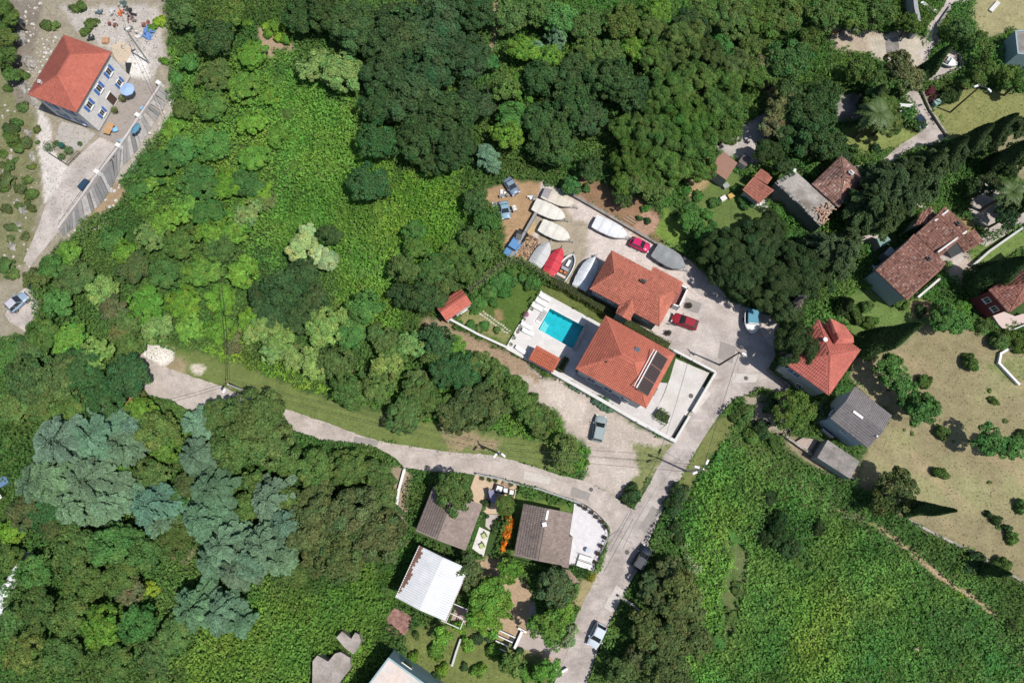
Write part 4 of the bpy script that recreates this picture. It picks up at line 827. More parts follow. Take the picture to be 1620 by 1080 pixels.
# white bonnet patch belongs to that car; a flat bed pickup beside the timber wall
A = P(825, 372, .8); B = P(804, 402, .8); d = A-B; c = (A+B)/2
pk = empty('old_pickup', (c.x, c.y, 0), math.atan2(d.y, d.x), 'old open bed pickup with blue cab parked outside the timber wall', 'pickup')
pb = paint('faded_blue', (.12, .27, .50)); mb = MB()
loft(mb, [[(x, -w_, .3), (x, -w_, z), (x, -w_*.9, z+.05), (x, w_*.9, z+.05), (x, w_, z), (x, w_, .3)] for x, w_, z in ((-2.2, .7, .75), (-1.9, .82, .85), (-.5, .85, .9), (.3, .85, .92), (.9, .84, .9))]); mb.build('body', pb, pk)
mb = MB(); mb.box((-.35, 0, 1.2), (1.2, 1.5, .55), top=.86); cb = mb.build('cab', pb, pk)
mb = MB(); mb.box((-.99, 0, 1.15), (.1, 1.25, .35)); mb.build('windshield', M_glass, cb)
mb = MB(); mb.box((1.5, 0, .75), (2.0, 1.6, .08))
for s_ in (-1, 1): mb.box((1.5, s_*.8, .95), (2.0, .06, .4)); 
mb.box((2.5, 0, .95), (.06, 1.6, .4)); mb.build('bed', M_dark, pk)
mb = MB(); mb.box((1.3, .15, 1.0), (.9, .9, .3), .3); mb.build('crate', mat('grey_crate', (.12, .12, .12), .8), pk)
for s_ in (-1, 1):
    for x in (-1.4, 1.5): mb = MB(); mb.tube((x, s_*.66, .32), (x, s_*.86, .32), .32, n=14); mb.build('wheel', M_tyre, pk)
# wrecked bits: small white and grey cabinet by the light blue sedan
q = P(814, 332); ap = empty('white_cabinet', (q.x, q.y, 0), .3, 'rusty white cabinet with two round lids beside the faded blue sedan', 'cabinet')
mb = MB(); mb.box((0, 0, .4), (.7, .95, .8)); mb.build('cabinet_body', mat('cream_enamel', (.55, .5, .42), .6, 4, .2), ap)
for s_ in (-1, 1): mb = MB(); mb.cone((0, s_*.22), .17, .8, .84, .15); mb.build('lid', M_white, ap)
for (px, py, lab) in ((798.5, 307.5, 'heap of pale scrap sheets between the two old cars'), (843, 314, 'pile of white plastic scrap beside the cream covered boats'), (785, 327, 'crumpled white sheet lying by the forest edge next to the old sedan')):
    q = P(px, py); ob = empty('scrap_heap', (q.x, q.y, 0), 0, lab, 'scrap')
    for j in range(7):
        mb = MB(); mb.box((random.uniform(-.5, .5), random.uniform(-.7, .7), .12+.07*j), (random.uniform(.3, .9), random.uniform(.2, .6), .06), random.random()*3); mb.build('scrap_piece', M_white if j % 2 else M_metal, ob)

# ------------------------------------------------------------------ boats
def hull_pts(L, Bm, n=15):
    out = []
    for i in range(n):
        s = i/(n-1); hb = Bm/2*max(0, 1-max(0, (s-.42)/.58)**2.6)**.72*(1-.14*max(0, (.3-s)/.3)**2); out.append((-L/2+L*s, max(hb, .03), s))
    return out
def boat(label, bow, stern, beam, cov, kind='cover', name='covered_boat', ridge=.55, zt=1.25, hullc=(.72, .72, .70), patch=None, trailer=True, tl=None, stripe=None):
    z_ = zt; A = P(*bow, z_); B = P(*stern, z_); d = A-B; L = d.length; c = (A+B)/2; rz = math.atan2(d.y, d.x)
    root = empty(name, (c.x, c.y, 0), rz, label, 'boat'); z0 = .55 if trailer else .1
    hp = hull_pts(L, beam); secs = []
    for x, hb, s in hp:
        sh = zt-.18+.28*s*s; kz = z0+.45*max(0, s-.6)**1.5*2
        secs.append([(x, -hb, sh), (x, -hb*.9, (sh+kz)/2), (x, -hb*.5, kz+.08), (x, 0, kz), (x, hb*.5, kz+.08), (x, hb*.9, (sh+kz)/2), (x, hb, sh)])
    mb = MB(); loft(mb, secs); hm = mat('hull_%d' % int(hullc[0]*100+hullc[2]*10), hullc, .35); mb.build('hull', hm, root, smooth=True)
    if kind == 'cover':
        cs_ = []
        for i, (x, hb, s) in enumerate(hp):
            sh = zt-.18+.28*s*s; w_ = 1+.02*math.sin(i*2.1); rg = ridge*(.35+.65*min(1, s/.25, (1-s)/.35+.15))*(1+.05*math.sin(i*1.7))
            if i == 0: x -= .06
            if i == len(hp)-1: x += .05
            q_ = []
            for t_ in np.linspace(-1, 1, 9): 
                zz = sh+rg*(1-abs(t_)**1.35)+.012*math.sin(i*2.3+t_*7)
                q_.append((x, (hb+.05)*w_*t_, zz))
            cs_.append([(x, -(hb+.06), sh-.28)]+q_+[(x, hb+.06, sh-.28)])
        mb = MB(); loft(mb, cs_); o = mb.build('cover', cov, root, smooth=False)
        if patch:
            a0, a1, pm_ = patch; pc_ = [[(x, y, z+.015) for x, y, z in s_[2:-2]] for s_ in cs_[int(a0*14):int(a1*14)+1]]; mb = MB(); loft(mb, pc_, cap=False); mb.build('cover_panel', pm_, o)
        for f_ in (.25, .55, .8):   # straps
            i = int(f_*14); mb = MB(); s_ = cs_[i]
            for j in range(len(s_)-1): mb.tube(Vector(s_[j])+Vector((0, 0, .02)), Vector(s_[j+1])+Vector((0, 0, .02)), .015 if not stripe else .03, n=4)
            mb.build('strap', stripe or mat('strap_grey', (.35, .34, .33), .8), o)
    else:
        # gunwale, floor, seats, wheel stand, outboard
        mb = MB()
        for s_ in (-1, 1):
            for i in range(len(hp)-1):
                a = hp[i]; b_ = hp[i+1]; mb.tube((a[0], s_*a[1], zt-.16+.28*a[2]**2), (b_[0], s_*b_[1], zt-.16+.28*b_[2]**2), .075, n=6)
        mb.tube((hp[0][0], -hp[0][1], zt-.16), (hp[0][0], hp[0][1], zt-.16), .075, n=6); mb.build('gunwale', M_white, root)
        fl = [(x*.95, hb*.84) for x, hb, s in hp]; mb = MB(); mb.prism([(x, -y) for x, y in fl]+[(x, y) for x, y in fl[::-1]], zt-.42, zt-.36); mb.build('floor', mat('boat_floor', (.10, .11, .12) if kind == 'open' else (.62, .62, .60), .8), root)
        if kind == 'open':
            mb = MB(); mb.box((L*.16, 0, zt-.15), (L*.24, .42, .35)); mb.build('foredeck_seat', M_white, root)
            mb = MB(); mb.box((-L*.08, 0, zt-.05), (.55, beam*.62, .6), top=.9); k_ = mb.build('console', mat('console_grey', (.32, .33, .36), .5), root)
            mb = MB(); mb.box((-L*.02, 0, zt+.3), (.04, beam*.5, .3)); mb.build('windscreen', M_glass, k_)
            for x, s_ in ((-.19, -.28), (-.21, .28)): mb = MB(); mb.box((x*L, s_*beam*.55, zt-.12), (.42, .45, .3)); mb.build('seat', mat('orange_seat', (.45, .17, .06), .7), root)
            mb = MB(); mb.box((-.34*L, 0, zt-.14), (.4, beam*.7, .3)); mb.build('bench', mat('cream_seat', (.6, .5, .42), .7), root)
            mb = MB(); mb.box((-L/2-.12, -.25, zt), (.35, .35, .55), top=.8); mb.build('outboard_motor', M_dark, root)
        else:
            fd = [(x, hb*.97) for x, hb, s in hp if s > .5]; mb = MB(); mb.prism([(x, -y) for x, y in fd]+[(x, y) for x, y in fd[::-1]], zt-.1, zt+.06, scale=.9); mb.build('foredeck', M_white, root)
            mb = MB(); mb.box((-.05*L, 0, zt+.12), (.5, beam*.6, .4), top=.7); k_ = mb.build('cabin', mat('cabin_green', (.50, .60, .57), .5), root)
            mb = MB(); mb.box((.03*L, 0, zt+.18), (.05, beam*.5, .3)); mb.build('windscreen', M_glass, k_)
            for x in (-.22, -.36): mb = MB(); mb.box((x*L, 0, zt-.14), (.28, beam*.72, .3)); mb.build('bench', mat('brown_bench', (.20, .10, .08), .7), root)
    if trailer:
        t_ = empty('boat_trailer', (c.x, c.y, 0), rz, tl or ('galvanised trailer carrying the '+label.split(' parked')[0].split(' standing')[0].split(' beside')[0]), 'trailer')
        mb = MB()
        for s_ in (-1, 1): mb.tube((-L*.42, s_*beam*.33, .5), (L*.30, s_*beam*.30, .5), .05, n=6); mb.tube((L*.30, s_*beam*.30, .5), (L*.5+.55, 0, .5), .05, n=6)
        for x in (-.4, -.1, .2): mb.tube((x*L, -beam*.33, .5), (x*L, beam*.33, .5), .04, n=6)
        mb.tube((L*.5+.3, 0, .5), (L*.5+.95, 0, .5), .05, n=6); mb.build('frame', M_steel, t_)
        for s_ in (-1, 1): mb = MB(); mb.tube((-.12*L, s_*beam*.42, .28), (-.12*L, s_*(beam*.42+.16), .28), .28, n=14); mb.build('wheel', M_tyre, t_)
        mb = MB(); mb.tube((L*.5+.6, 0, .0), (L*.5+.6, 0, .75), .035, n=6); mb.box((L*.5+.6, 0, .03), (.18, .14, .05)); mb.build('jack', M_steel, t_)
    return root
cream = mat('cream_tarp', (.66, .60, .50), .75, 2, .07, .02); cream2 = mat('ivory_tarp', (.75, .72, .64), .75, 2, .05, .02); whitet = mat('white_tarp', (.82, .84, .86), .6, 2, .04, .02)
boat('cream tarp covered boat parked at the upper corner of the boat yard', (908, 323), (860, 303), 2.2, cream, patch=(.0, .25, mat('grey_tarp_end', (.36, .34, .35), .8)), tl='trailer of the boat in the upper corner of the yard')
boat('ivory covered boat second in the row beside the timber wall end', (893.5, 344), (845.5, 322), 2.25, cream2, tl='trailer of the ivory boat second in the upper row')
boat('ivory covered boat standing alone below the two upper boats', (901, 377), (856, 355), 2.3, cream2, tl='trailer of the ivory boat standing alone')
boat('white shrink wrapped boat beside the pink red hatchback', (992, 373), (941, 349), 2.3, whitet, ridge=.7, tl='trailer hitched under the white wrapped boat')
boat('light grey covered boat standing beside the firewood heap', (868, 384), (844, 421), 2.3, mat('light_grey_tarp', (.50, .51, .51), .75, 2, .05, .02), tl='trailer of the light grey boat beside the firewood')
boat('bright red covered boat in the row along the ivy fence', (888, 393), (867, 434), 2.2, mat('red_tarp', (.56, .04, .06), .7, 2, .07, .02), tl='trailer of the bright red covered boat', stripe=mat('dark_rope', (.12, .02, .03), .8))
boat('open white motor boat with orange seats beside the red covered boat', (907, 403), (884, 442), 2.05, None, kind='open', name='motor_boat', tl='trailer of the open motor boat')
boat('large white and blue grey tarpaulined boat beside the terracotta house', (941, 407), (916, 456), 2.5, mat('blue_white_tarp', (.80, .83, .86), .65, 2, .05, .02), ridge=.8, zt=1.35, tl='trailer of the big white and blue tarpaulined boat')
boat('dull grey tarpaulined boat in tree shade behind the pink red car', (1084, 422), (1037, 394), 2.7, mat('dull_grey_tarp', (.30, .32, .33), .8, 2, .08, .02), ridge=.8, zt=1.4, tl='trailer under the dull grey boat')
cbt = boat('white and blue cabin boat under the big tree above the road', (1190, 527), (1191, 490), 2.2, None, kind='dory', name='cabin_boat', hullc=(.55, .7, .78), tl='trailer of the cabin boat under the big tree')
boat('small white dinghy resting on a slope beside tall cypress', (1513, 103), (1488, 89), 1.6, None, kind='dory', name='dinghy', zt=.9, hullc=(.45, .62, .6), trailer=False)
for x_, L_, m_, nm_ in ((-.75, 2.3, mat('blue_boat_canvas', (.10, .30, .42), .7), 'canvas_top'), (.45, .12, M_white, 'windscreen_frame')):
    mb = MB(); mb.box((x_, 0, 1.62 if L_ > 1 else 1.75), (L_, 1.65, .12 if L_ > 1 else .3), top=.92); mb.build(nm_, m_, cbt)
# boat on the little upper terrace of the dark blue tarp
q = P(138, 296); tp_ = empty('tarp_covered_cart', (q.x, q.y, 0), ang((129, 305), (145, 287)), 'dark blue tarp covered cart by the ramp railing', 'cart')
mb = MB(); mb.box((0, 0, .75), (2.0, 1.0, .9), top=.85); mb.build('tarp', mat('navy_tarp', (.02, .055, .10), .6), tp_)
mb = MB(); mb.tube((-.6, -.5, .25), (-.6, .5, .25), .25, n=12); mb.build('wheel', M_tyre, tp_)

# ------------------------------------------------------------------ furniture by the pool and on the terraces
def lounger(px, py, rz, label, col=M_white, grp=None):
    q = P(px, py); z = .12; root = empty('sun_lounger', (q.x, q.y, z), rz, label, 'sun lounger', grp); mb = MB(); mb.box((.15, 0, .3), (1.4, .62, .07)); mb.build('seat', col, root)
    mb = MB(); v = [(-.52, -.31, .28), (-.52, .31, .28), (-1.0, .31, .62), (-1.0, -.31, .62)]; mb.add(v+[(a, b_, c_+.06) for a, b_, c_ in v], [(0, 1, 2, 3), (7, 6, 5, 4), (0, 3, 7, 4), (1, 0, 4, 5), (2, 1, 5, 6), (3, 2, 6, 7)]); mb.build('backrest', col, root)
    for sx in (-.45, .75):
        for sy in (-.27, .27): mb = MB(); mb.box((sx, sy, .135), (.06, .06, .27)); mb.build('leg', M_dark, root)
    return root
dk_ang = ang((856, 461), (951, 513))
for (px, py, lb) in ((862.5, 472, 'white sun lounger nearest the upper corner of the pool deck'), (857, 480, 'white sun lounger in the middle of the three at the deck corner'), (850.5, 487.5, 'white sun lounger beside the two corner ones, nearest the striped mat'), (834, 517, 'white sun lounger alone beside the flower bed opposite the pool'), (836, 526.5, 'white sun lounger set slightly askew next to the lone one'), (825, 555, 'white day bed beside the cabana at the deck corner')): lounger(px, py, dk_ang+random.uniform(-.1, .1)*(py > 520), lb)
q = P(857.5, 500); bn = empty('striped_mat', (q.x, q.y, .12), ang((851, 511), (864, 491)), 'grey and white slatted bench along the short side of the pool', 'bench')
for j in range(6): mb = MB(); mb.box((-1.1+.44*j, 0, .1), (.40, .75, .12)); mb.build('slat', M_white if j in (0, 5) else mat('grey_slat', (.45, .44, .43), .8), bn)
def pot_plant(px, py, label, r=.28, h=.45, z=0, leaf=(.06, .13, .03), cat='potted plant', grp=None, potc=None, fr=.42):
    q = P(px, py, z); root = empty('potted_plant', (q.x, q.y, z), 0, label, cat, grp); mb = MB(); mb.cone((0, 0), r*.7, 0, h, r, 10); mb.build('pot', potc or mat('dark_pot', (.10, .07, .06), .8), root)
    leafball(root, fr, h+fr*.6, leaf, int(120*(fr/.42)**2), .16); return root
def leaves_mesh(name, C, N, L, Wd, col, m, parent=None, spin=None):
    n = len(C); N = N/np.linalg.norm(N, axis=1)[:, None]
    r = rng.normal(size=(n, 3)); t = r-N*(r*N).sum(1)[:, None]; t /= np.linalg.norm(t, axis=1)[:, None]; b = np.cross(N, t)
    L = np.asarray(L)[:, None]*np.ones((n, 1)) if np.ndim(L) else np.full((n, 1), L); Wd = L*Wd
    V = np.stack([C-t*L*.5, C+b*Wd*.5+N*L*.06, C+t*L*.5, C-b*Wd*.5+N*L*.06], 1).reshape(-1, 3)
    Fq = np.arange(n*4).reshape(n, 4); return mk(name, V, Fq, m, parent, attr=('leaf', np.repeat(col, 4, 0)))
def leafball(root, r, zc, col, n, L, flat=.8, name='foliage'):
    D = rng.normal(size=(n, 3)); D /= np.linalg.norm(D, axis=1)[:, None]; rr = r*(.6+.45*rng.random(n)); C = D*rr[:, None]*np.array((1, 1, flat)); C[:, 2] += zc
    c = np.array(col)[None]*(1+rng.normal(0, .2, (n, 1))); o = leaves_mesh(name, C, D+rng.normal(0, .5, (n, 3)), L, .6, np.clip(c, 0, 1), M_leaf, root); o.color = (1, 1, 1, 1); return o
q = P(832.5, 498.5); fl_ = empty('flowering_plant', (q.x, q.y, .1), 0, 'vivid magenta flowering plant on the deck edge', 'plant'); leafball(fl_, .45, .45, (.55, .05, .40), 260, .14)
for i, (px, py) in enumerate(((853,466),(849,474),(845,482),(841,489),(829,505),(826,512),(822,519),(819,525),(813,535),(808,545))): 
    q = P(px, py); s_ = empty('deck_edge_shrub', (q.x, q.y, .1), 0, 'small shrub in the planting strip along the pool deck edge, %s' % ('at its upper corner', 'second from its upper corner', 'third from its upper corner', 'just above the magenta plant', 'just below the magenta plant', 'second below the magenta plant', 'third below the magenta plant', 'fourth below the magenta plant', 'second from its lower corner', 'at its lower corner')[i], 'shrub'); leafball(s_, .33, .22, ((.10, .14, .06), (.16, .13, .10), (.07, .11, .05))[i % 3], 90, .15)
def umbrella(px, py, r, z, col, label, squash=1.0, rz=0, n=8):
    q = P(px, py, z); root = empty('parasol', (q.x, q.y, 0), rz, label, 'parasol'); root.scale = (1, squash, 1)
    mb = MB(); mb.tube((0, 0, 0), (0, 0, z+.1), .03, n=8); mb.build('pole', M_metal, root)
    for i in range(n):
        a0, a1 = 2*math.pi*i/n, 2*math.pi*(i+1)/n; mb = MB(); mb.add([(0, 0, z), (r*math.cos(a0), r*math.sin(a0), z-.42), (r*math.cos((a0+a1)/2)*.96, r*math.sin((a0+a1)/2)*.96, z-.40), (r*math.cos(a1), r*math.sin(a1), z-.42)], [(0, 1, 2), (0, 2, 3)])
        mb.add([(r*math.cos(a0), r*math.sin(a0), z-.42), (r*math.cos(a1), r*math.sin(a1), z-.42), (r*math.cos(a1), r*math.sin(a1), z-.55), (r*math.cos(a0), r*math.sin(a0), z-.55)], [(0, 1, 2, 3)]); mb.build('canopy_panel', col, root)
    mb = MB(); mb.cone((0, 0), .3, 0, .1, .25); mb.build('base', M_oldconc, root)
umbrella(199, 139, 1.15, 2.5, mat('pale_blue_cloth', (.33, .47, .72), .8), 'round pale blue parasol on the brown patio')
umbrella(212, 201, 1.0, 2.3, mat('teal_cloth', (.09, .24, .34), .8), 'half closed teal parasol by the patio parapet wall', .55, ang((205, 212), (219, 193)))
pot_plant(197.5, 160, 'potted palm-like plant nearest the pale blue parasol', .4, .5, leaf=(.12, .17, .04), fr=.6); pot_plant(185, 178, 'potted plant nearest the big doorway of the stone house', .4, .5, leaf=(.12, .17, .04), fr=.6)
def chair(px, py, rz, label, col, z=0, s=1.0):
    q = P(px, py, z); root = empty('garden_chair', (q.x, q.y, z), rz, label, 'chair'); mb = MB(); mb.box((0, 0, .42), (.52*s, .52*s, .08)); mb.build('seat', col, root)
    mb = MB(); mb.box((-.27*s, 0, .68), (.07, .52*s, .5)); mb.build('backrest', col, root)
    for a in (-.2, .2):
        for b_ in (-.2, .2): mb = MB(); mb.box((a, b_, .19), (.05, .05, .38)); mb.build('leg', M_dark, root)
chair(227.5, 174, 2.4, 'light blue chair against the patio parapet', mat('light_blue_plastic', (.25, .50, .70), .5), s=1.3); chair(195, 225, 1.0, 'light blue chair at the lower corner of the patio', mat('light_blue_plastic', None), s=1.3); chair(185, 207, .4, 'light blue chair beside the orange wooden table', mat('light_blue_plastic', None), s=1.4)
q = P(176, 207); tb_ = empty('wooden_table', (q.x, q.y, 0), ang((171, 216), (180, 198)), 'orange wooden table on the brown patio', 'table')
for j in range(4): mb = MB(); mb.box((0, -.42+.28*j, .74), (1.9, .26, .05)); mb.build('plank', mat('orange_wood', (.50, .29, .13), .7, 5, .15), tb_)
for a in (-.8, .8):
    for b_ in (-.4, .4): mb = MB(); mb.box((a, b_, .36), (.07, .07, .72)); mb.build('leg', M_wood, tb_)
for i, (px, py) in enumerate(((255.5,136.5),(222.5,187),(192,234.5),(158.5,276))):
    q = P(px, py); g = MB(); g.box((0, 0, .55), (.8, .6, 1.1), 0); o = g.build('gate_pillar', M_white); o.location = q; o.rotation_euler = (0, 0, -.6); tag(o, 'white block pillar on the parapet wall, '+('at the upper end of the patio', 'beside the half closed teal parasol', 'at the lower corner of the patio', 'beside the ramp above the blue tarp cart')[i], 'pillar')
for i, (px, py) in enumerate(((180.5, 249), (176, 255))):
    q = P(px, py); g = MB(); g.cone((0, 0), .28, 0, .5, .32, 12); o = g.build('black_bin', M_dark); o.location = q; tag(o, ('upper', 'lower')[i]+' of two round black tubs by the ramp railing', 'tub')
# railing of the ramp
def railing(pts, label, z0=0, h=.95, step=1.2, m=None, name='railing', rails=(1.0, .5)):
    Q = [P(*p) for p in pts]; root = empty(name, (Q[0].x, Q[0].y, z0), 0, label, 'railing'); m = m or M_metal
    for i in range(len(Q)-1):
        a, b_ = Q[i]-Q[0], Q[i+1]-Q[0]; k = max(1, int((b_-a).length/step))
        for f_ in rails: mb = MB(); mb.tube((a.x, a.y, h*f_), (b_.x, b_.y, h*f_), .03, n=5); mb.build('rail', m, root)
        for j in range(k+(i == len(Q)-2)): p = a+(b_-a)*(j/k); mb = MB(); mb.tube((p.x, p.y, 0), (p.x, p.y, h), .025, n=5); mb.build('post', m, root)
railing([(189, 236), (162, 272)], 'thin metal railing at the upper part of the ramp', m=M_dark); railing([(148, 288), (120, 325), (98, 358)], 'long metal railing along the lower ramp', m=M_dark)
railing([(254, 141), (226, 182)], 'brown railing on the outer edge of the patio', m=mat('brown_rail', (.22, .10, .07), .7))
railing([(80, 244), (110, 263), (128, 244)], 'dark railing around the planted corner beside the ramp', m=M_dark)
for i, (px, py, r_) in enumerate(((82,235,.9),(112,241,.8),(92,228,.5),(100,250,.6),(128,229,.4))): 
    q = P(px, py); s_ = empty('garden_plant', (q.x, q.y, 0), 0, 'green plant in the corner bed by the round patio, '+('largest at the bed tip', 'beside the dark green tub', 'small one nearest the patio', 'lowest by the railing', 'tiny one on the wall')[i], 'plant'); leafball(s_, r_, r_*.8, (.09, .17, .05), int(300*r_), .22)
q = P(101, 233); g = MB(); g.cone((0, 0), .42, 0, .8, .48, 12); o = g.build('green_barrel', mat('dark_green_plastic', (.02, .09, .07), .5)); o.location = q; tag(o, 'dark green barrel in the planted corner below the round patio', 'barrel')
# clutter heap at the upper left yard
CL = [(197,8,'grey tarp bundle',(.10,.16,.16)),(178,20,'pale sheet stack',(.6,.6,.58)),(191,23,'orange crate heap',(.60,.17,.07)),(204,18,'dark scrap heap',(.10,.09,.09)),(212,22,'black plastic sheet',(.03,.03,.035)),(183,40,'rusty iron heap',(.24,.09,.07)),(160,20,'blue grey sheet',(.12,.17,.19)),(236,52,'blue tarpaulin',(.12,.24,.50)),(234,40,'rusty rebar bundle',(.28,.12,.10)),(211,33,'brown bucket group',(.25,.16,.14)),(205,47,'grey stone block pile',(.33,.31,.29)),(146,60,'dark bin bags',(.03,.04,.04)),(222,60,'white bag pile',(.75,.72,.7)),(172,64,'tan pallet box',(.46,.27,.16))]
for i, (px, py, nm, cc) in enumerate(CL):
    q = P(px, py); ob = empty(nm.replace(' ', '_'), (q.x, q.y, 0), random.random()*3, nm+' in the cluttered yard above the stone house', nm.split()[-1])
    m_ = mat('clutter_%s' % nm.replace(' ', '_'), cc, .7, 3, .2)
    for j in range(8 if i != 13 else 1):
        mb = MB(); w1, w2 = (random.uniform(.25, .8), random.uniform(.15, .45)) if i != 13 else (1.2, 1.2)
        if i == 7: w1, w2 = 1.5, .5
        mb.box((random.gauss(0, .35), random.gauss(0, .3), .15+.06*j), (w1, w2, random.uniform(.1, .35) if i != 13 else .5), random.random()*3, top=.85); mb.build('piece', m_ if j % 4 else (m_ if i in (7, 13) else mat('pale_piece', (.55, .53, .5), .8)), ob)
# the small dark pond-like tarp by the pale slab near the stone house
q = P(203, 108); mb = MB(); mb.prism([(-.6, 1.0), (.5, .9), (.3, -1.2), (-.2, -.8)], .02, .1); o = mb.build('black_plastic_sheet', M_dark); o.location = (q.x, q.y, 0); tag(o, 'black plastic sheet on the pale slab beside the stone house', 'sheet')
tag(sheet('tan_slab', [(176,72),(193,66),(212,78),(200,98),(188,100),(180,88)], .03, mat('tan_slab', (.56,.46,.35), .9, 3, .08)))

# terrace with balustrade and pots
TER = [(908,796),(921,795.5),(930,801),(940,808),(950,818),(958,829),(963,845),(960,855),(956,863),(947,883),(938.5,903),(913,896),(899,892),(906,849),(901,844),(907,807)]
sheet('white_terrace', TER, .16, mat('terrace_tiles', (.66, .64, .66), .6, 3, .05, brick=(.45, .45, .012, .86)), thick=.16)
railing([(921,796.5),(930,801.5),(940,808.5),(950,818.5),(958,830),(962.5,845),(955,863),(938,902)], 'dark balustrade along the curved edge of the white terrace', .16, 1.0, .8, m=M_dark, rails=(1.0, .12))
POTS = [(918,799),(926,804),(935.5,810.5),(943,817.5),(951,825),(957,833),(956.5,850),(950.5,863),(945.5,875),(940,888)]
od = ('first', 'second', 'third', 'fourth', 'fifth', 'sixth', 'seventh', 'eighth', 'ninth', 'tenth')
for i, (px, py) in enumerate(POTS): pot_plant(px, py, '%s flower pot along the curved terrace balustrade counted from the lane' % od[i], .28, .4, .16, leaf=(.10, .08, .05), fr=.33)
def bench(px, py, rz, label, L=2.0, z=.16):
    q = P(px, py, z); root = empty('white_bench', (q.x, q.y, z), rz, label, 'bench')
    for j in range(3): mb = MB(); mb.box((0, -.28+.28*j, .42), (L, .25, .05)); mb.build('slat', M_white, root)
    mb = MB(); mb.box((0, .48, .68), (L, .06, .5)); mb.build('backrest', M_white, root)
    for a in (-L*.44, L*.44): mb = MB(); mb.box((a, 0, .2), (.08, .7, .4)); mb.build('leg', M_white, root)
br = ang((915, 882), (936, 889)); bench(926, 884.5, br, 'white bench of the pair, nearest the round table'); bench(923.5, 892.5, br, 'white bench of the pair, nearest the hedge balls')
q = P(929.5, 869.6, .16); rt_ = empty('round_table', (q.x, q.y, .16), 0, 'small round pale blue table on the white terrace', 'table'); mb = MB(); mb.tube((0, 0, .68), (0, 0, .72), .34, n=18); mb.build('tabletop', mat('pale_blue_top', (.45, .52, .60), .4), rt_); mb = MB(); mb.tube((0, 0, 0), (0, 0, .68), .04); mb.cone((0, 0), .22, 0, .04, .2); mb.build('pedestal', M_metal, rt_)
for i, (px, py, c_) in enumerate(((908,901,(.05,.12,.03)),(917,905,(.045,.10,.03)),(926,907,(.05,.11,.03)),(934,912,(.20,.22,.02)))): q = P(px, py, .5); s_ = empty('clipped_shrub', (q.x, q.y, 0), 0, 'clipped round shrub below the white benches, '+('closest to the cottage', 'second from the cottage', 'third from the cottage', 'yellowish one nearest the road')[i], 'shrub'); leafball(s_, .72, .7, c_, 700, .16, .95)
# cottage patio
sheet('cottage_patio', [(752,750),(789,757),(818,766),(814,790),(800,786),(793,800),(791,812),(772,813),(757,806),(742,778)], .02, mat('ochre_paving', (.60, .46, .32), .85, 4, .07, brick=(.4, .4, .01, .9)))
sheet('pale_path', [(769,814),(789,813),(787,826),(775,838),(768,832)], .02, M_conc); sheet('white_strip', [(758.5,833),(775,841),(765,880),(747,867)], .02, M_whiteconc)
def sofa(px, py, rz, label, w_=.85):
    q = P(px, py); root = empty('garden_armchair', (q.x, q.y, 0), rz, label, 'armchair'); mb = MB(); mb.box((0, 0, .2), (w_, w_, .4)); mb.build('frame', mat('brown_wicker', (.05, .035, .03), .8), root)
    mb = MB(); mb.box((.05, 0, .46), (w_*.72, w_*.7, .14)); mb.build('cushion', M_white, root); mb = MB(); mb.box((-w_*.45, 0, .55), (.14, w_, .5)); mb.box((0, -w_*.45, .5), (w_*.8, .12, .25)); mb.box((0, w_*.45, .5), (w_*.8, .12, .25)); mb.build('armrest', mat('brown_wicker', None), root)
sofa(789.5, 773, -.3, 'white cushioned sofa nearest the blue swing seat', 1.15); sofa(800, 776, 1.5, 'white cushioned armchair in the middle of the patio group'); sofa(809.5, 779, 1.4, 'white cushioned armchair nearest the garden lawn')
q = P(778, 785, .8); sw = empty('swing_seat', (q.x, q.y, 0), ang((776,776),(780,793)), 'swing seat with grey blue canopy on the cottage patio', 'swing seat'); mb = MB(); mb.box((0, .1, 1.75), (1.75, .75, .07), 0); mb.build('canopy', mat('slate_cloth', (.24, .24, .36), .8), sw)
mb = MB(); mb.box((0, -.1, .5), (1.4, .6, .12)); mb.build('seat', M_dark, sw); mb = MB()
for a in (-.85, .85): mb.tube((a, -.45, 0), (a, 0, 1.75), .04); mb.tube((a, .55, 0), (a, .1, 1.75), .04)
mb.build('frame', M_dark, sw)
q = P(790, 780); ct = empty('coffee_table', (q.x, q.y, 0), -.3, 'low pale table between the patio armchairs', 'table'); mb = MB(); mb.box((0, 0, .38), (.7, .45, .04)); mb.build('tabletop', mat('pale_top', (.55, .5, .45), .6), ct); mb = MB(); mb.box((0, 0, .18), (.5, .3, .36), top=.9); mb.build('legs', M_dark, ct)
q = P(801.5, 766.5); wb_ = empty('garden_bench', (q.x, q.y, 0), -.45, 'dark slatted bench against the thin patio wall', 'bench')
for j in range(3): mb = MB(); mb.box((0, -.2+.2*j, .42), (1.3, .14, .04)); mb.build('slat', M_wood, wb_)
for a in (-.5, .5): mb = MB(); mb.box((a, 0, .2), (.08, .5, .4)); mb.build('leg', M_dark, wb_)
for i, (px, py) in enumerate(((763.5,756.5),(775,759),(784.5,760.5),(809,766),(791,808))): pot_plant(px, py, 'potted plant on the ochre patio, '+('nearest the big tree', 'second from the big tree', 'third from the big tree', 'beside the dark slatted bench', 'at the lower patio step')[i], .25, .35, fr=.36)
for i, (px, py) in enumerate(((766.7, 846.7), (763, 862.7))): chair(px, py, 3.6, ('upper', 'lower')[i]+' of the two yellow green chairs on the white strip', mat('lime_cloth', (.42, .50, .22), .8), s=1.3)
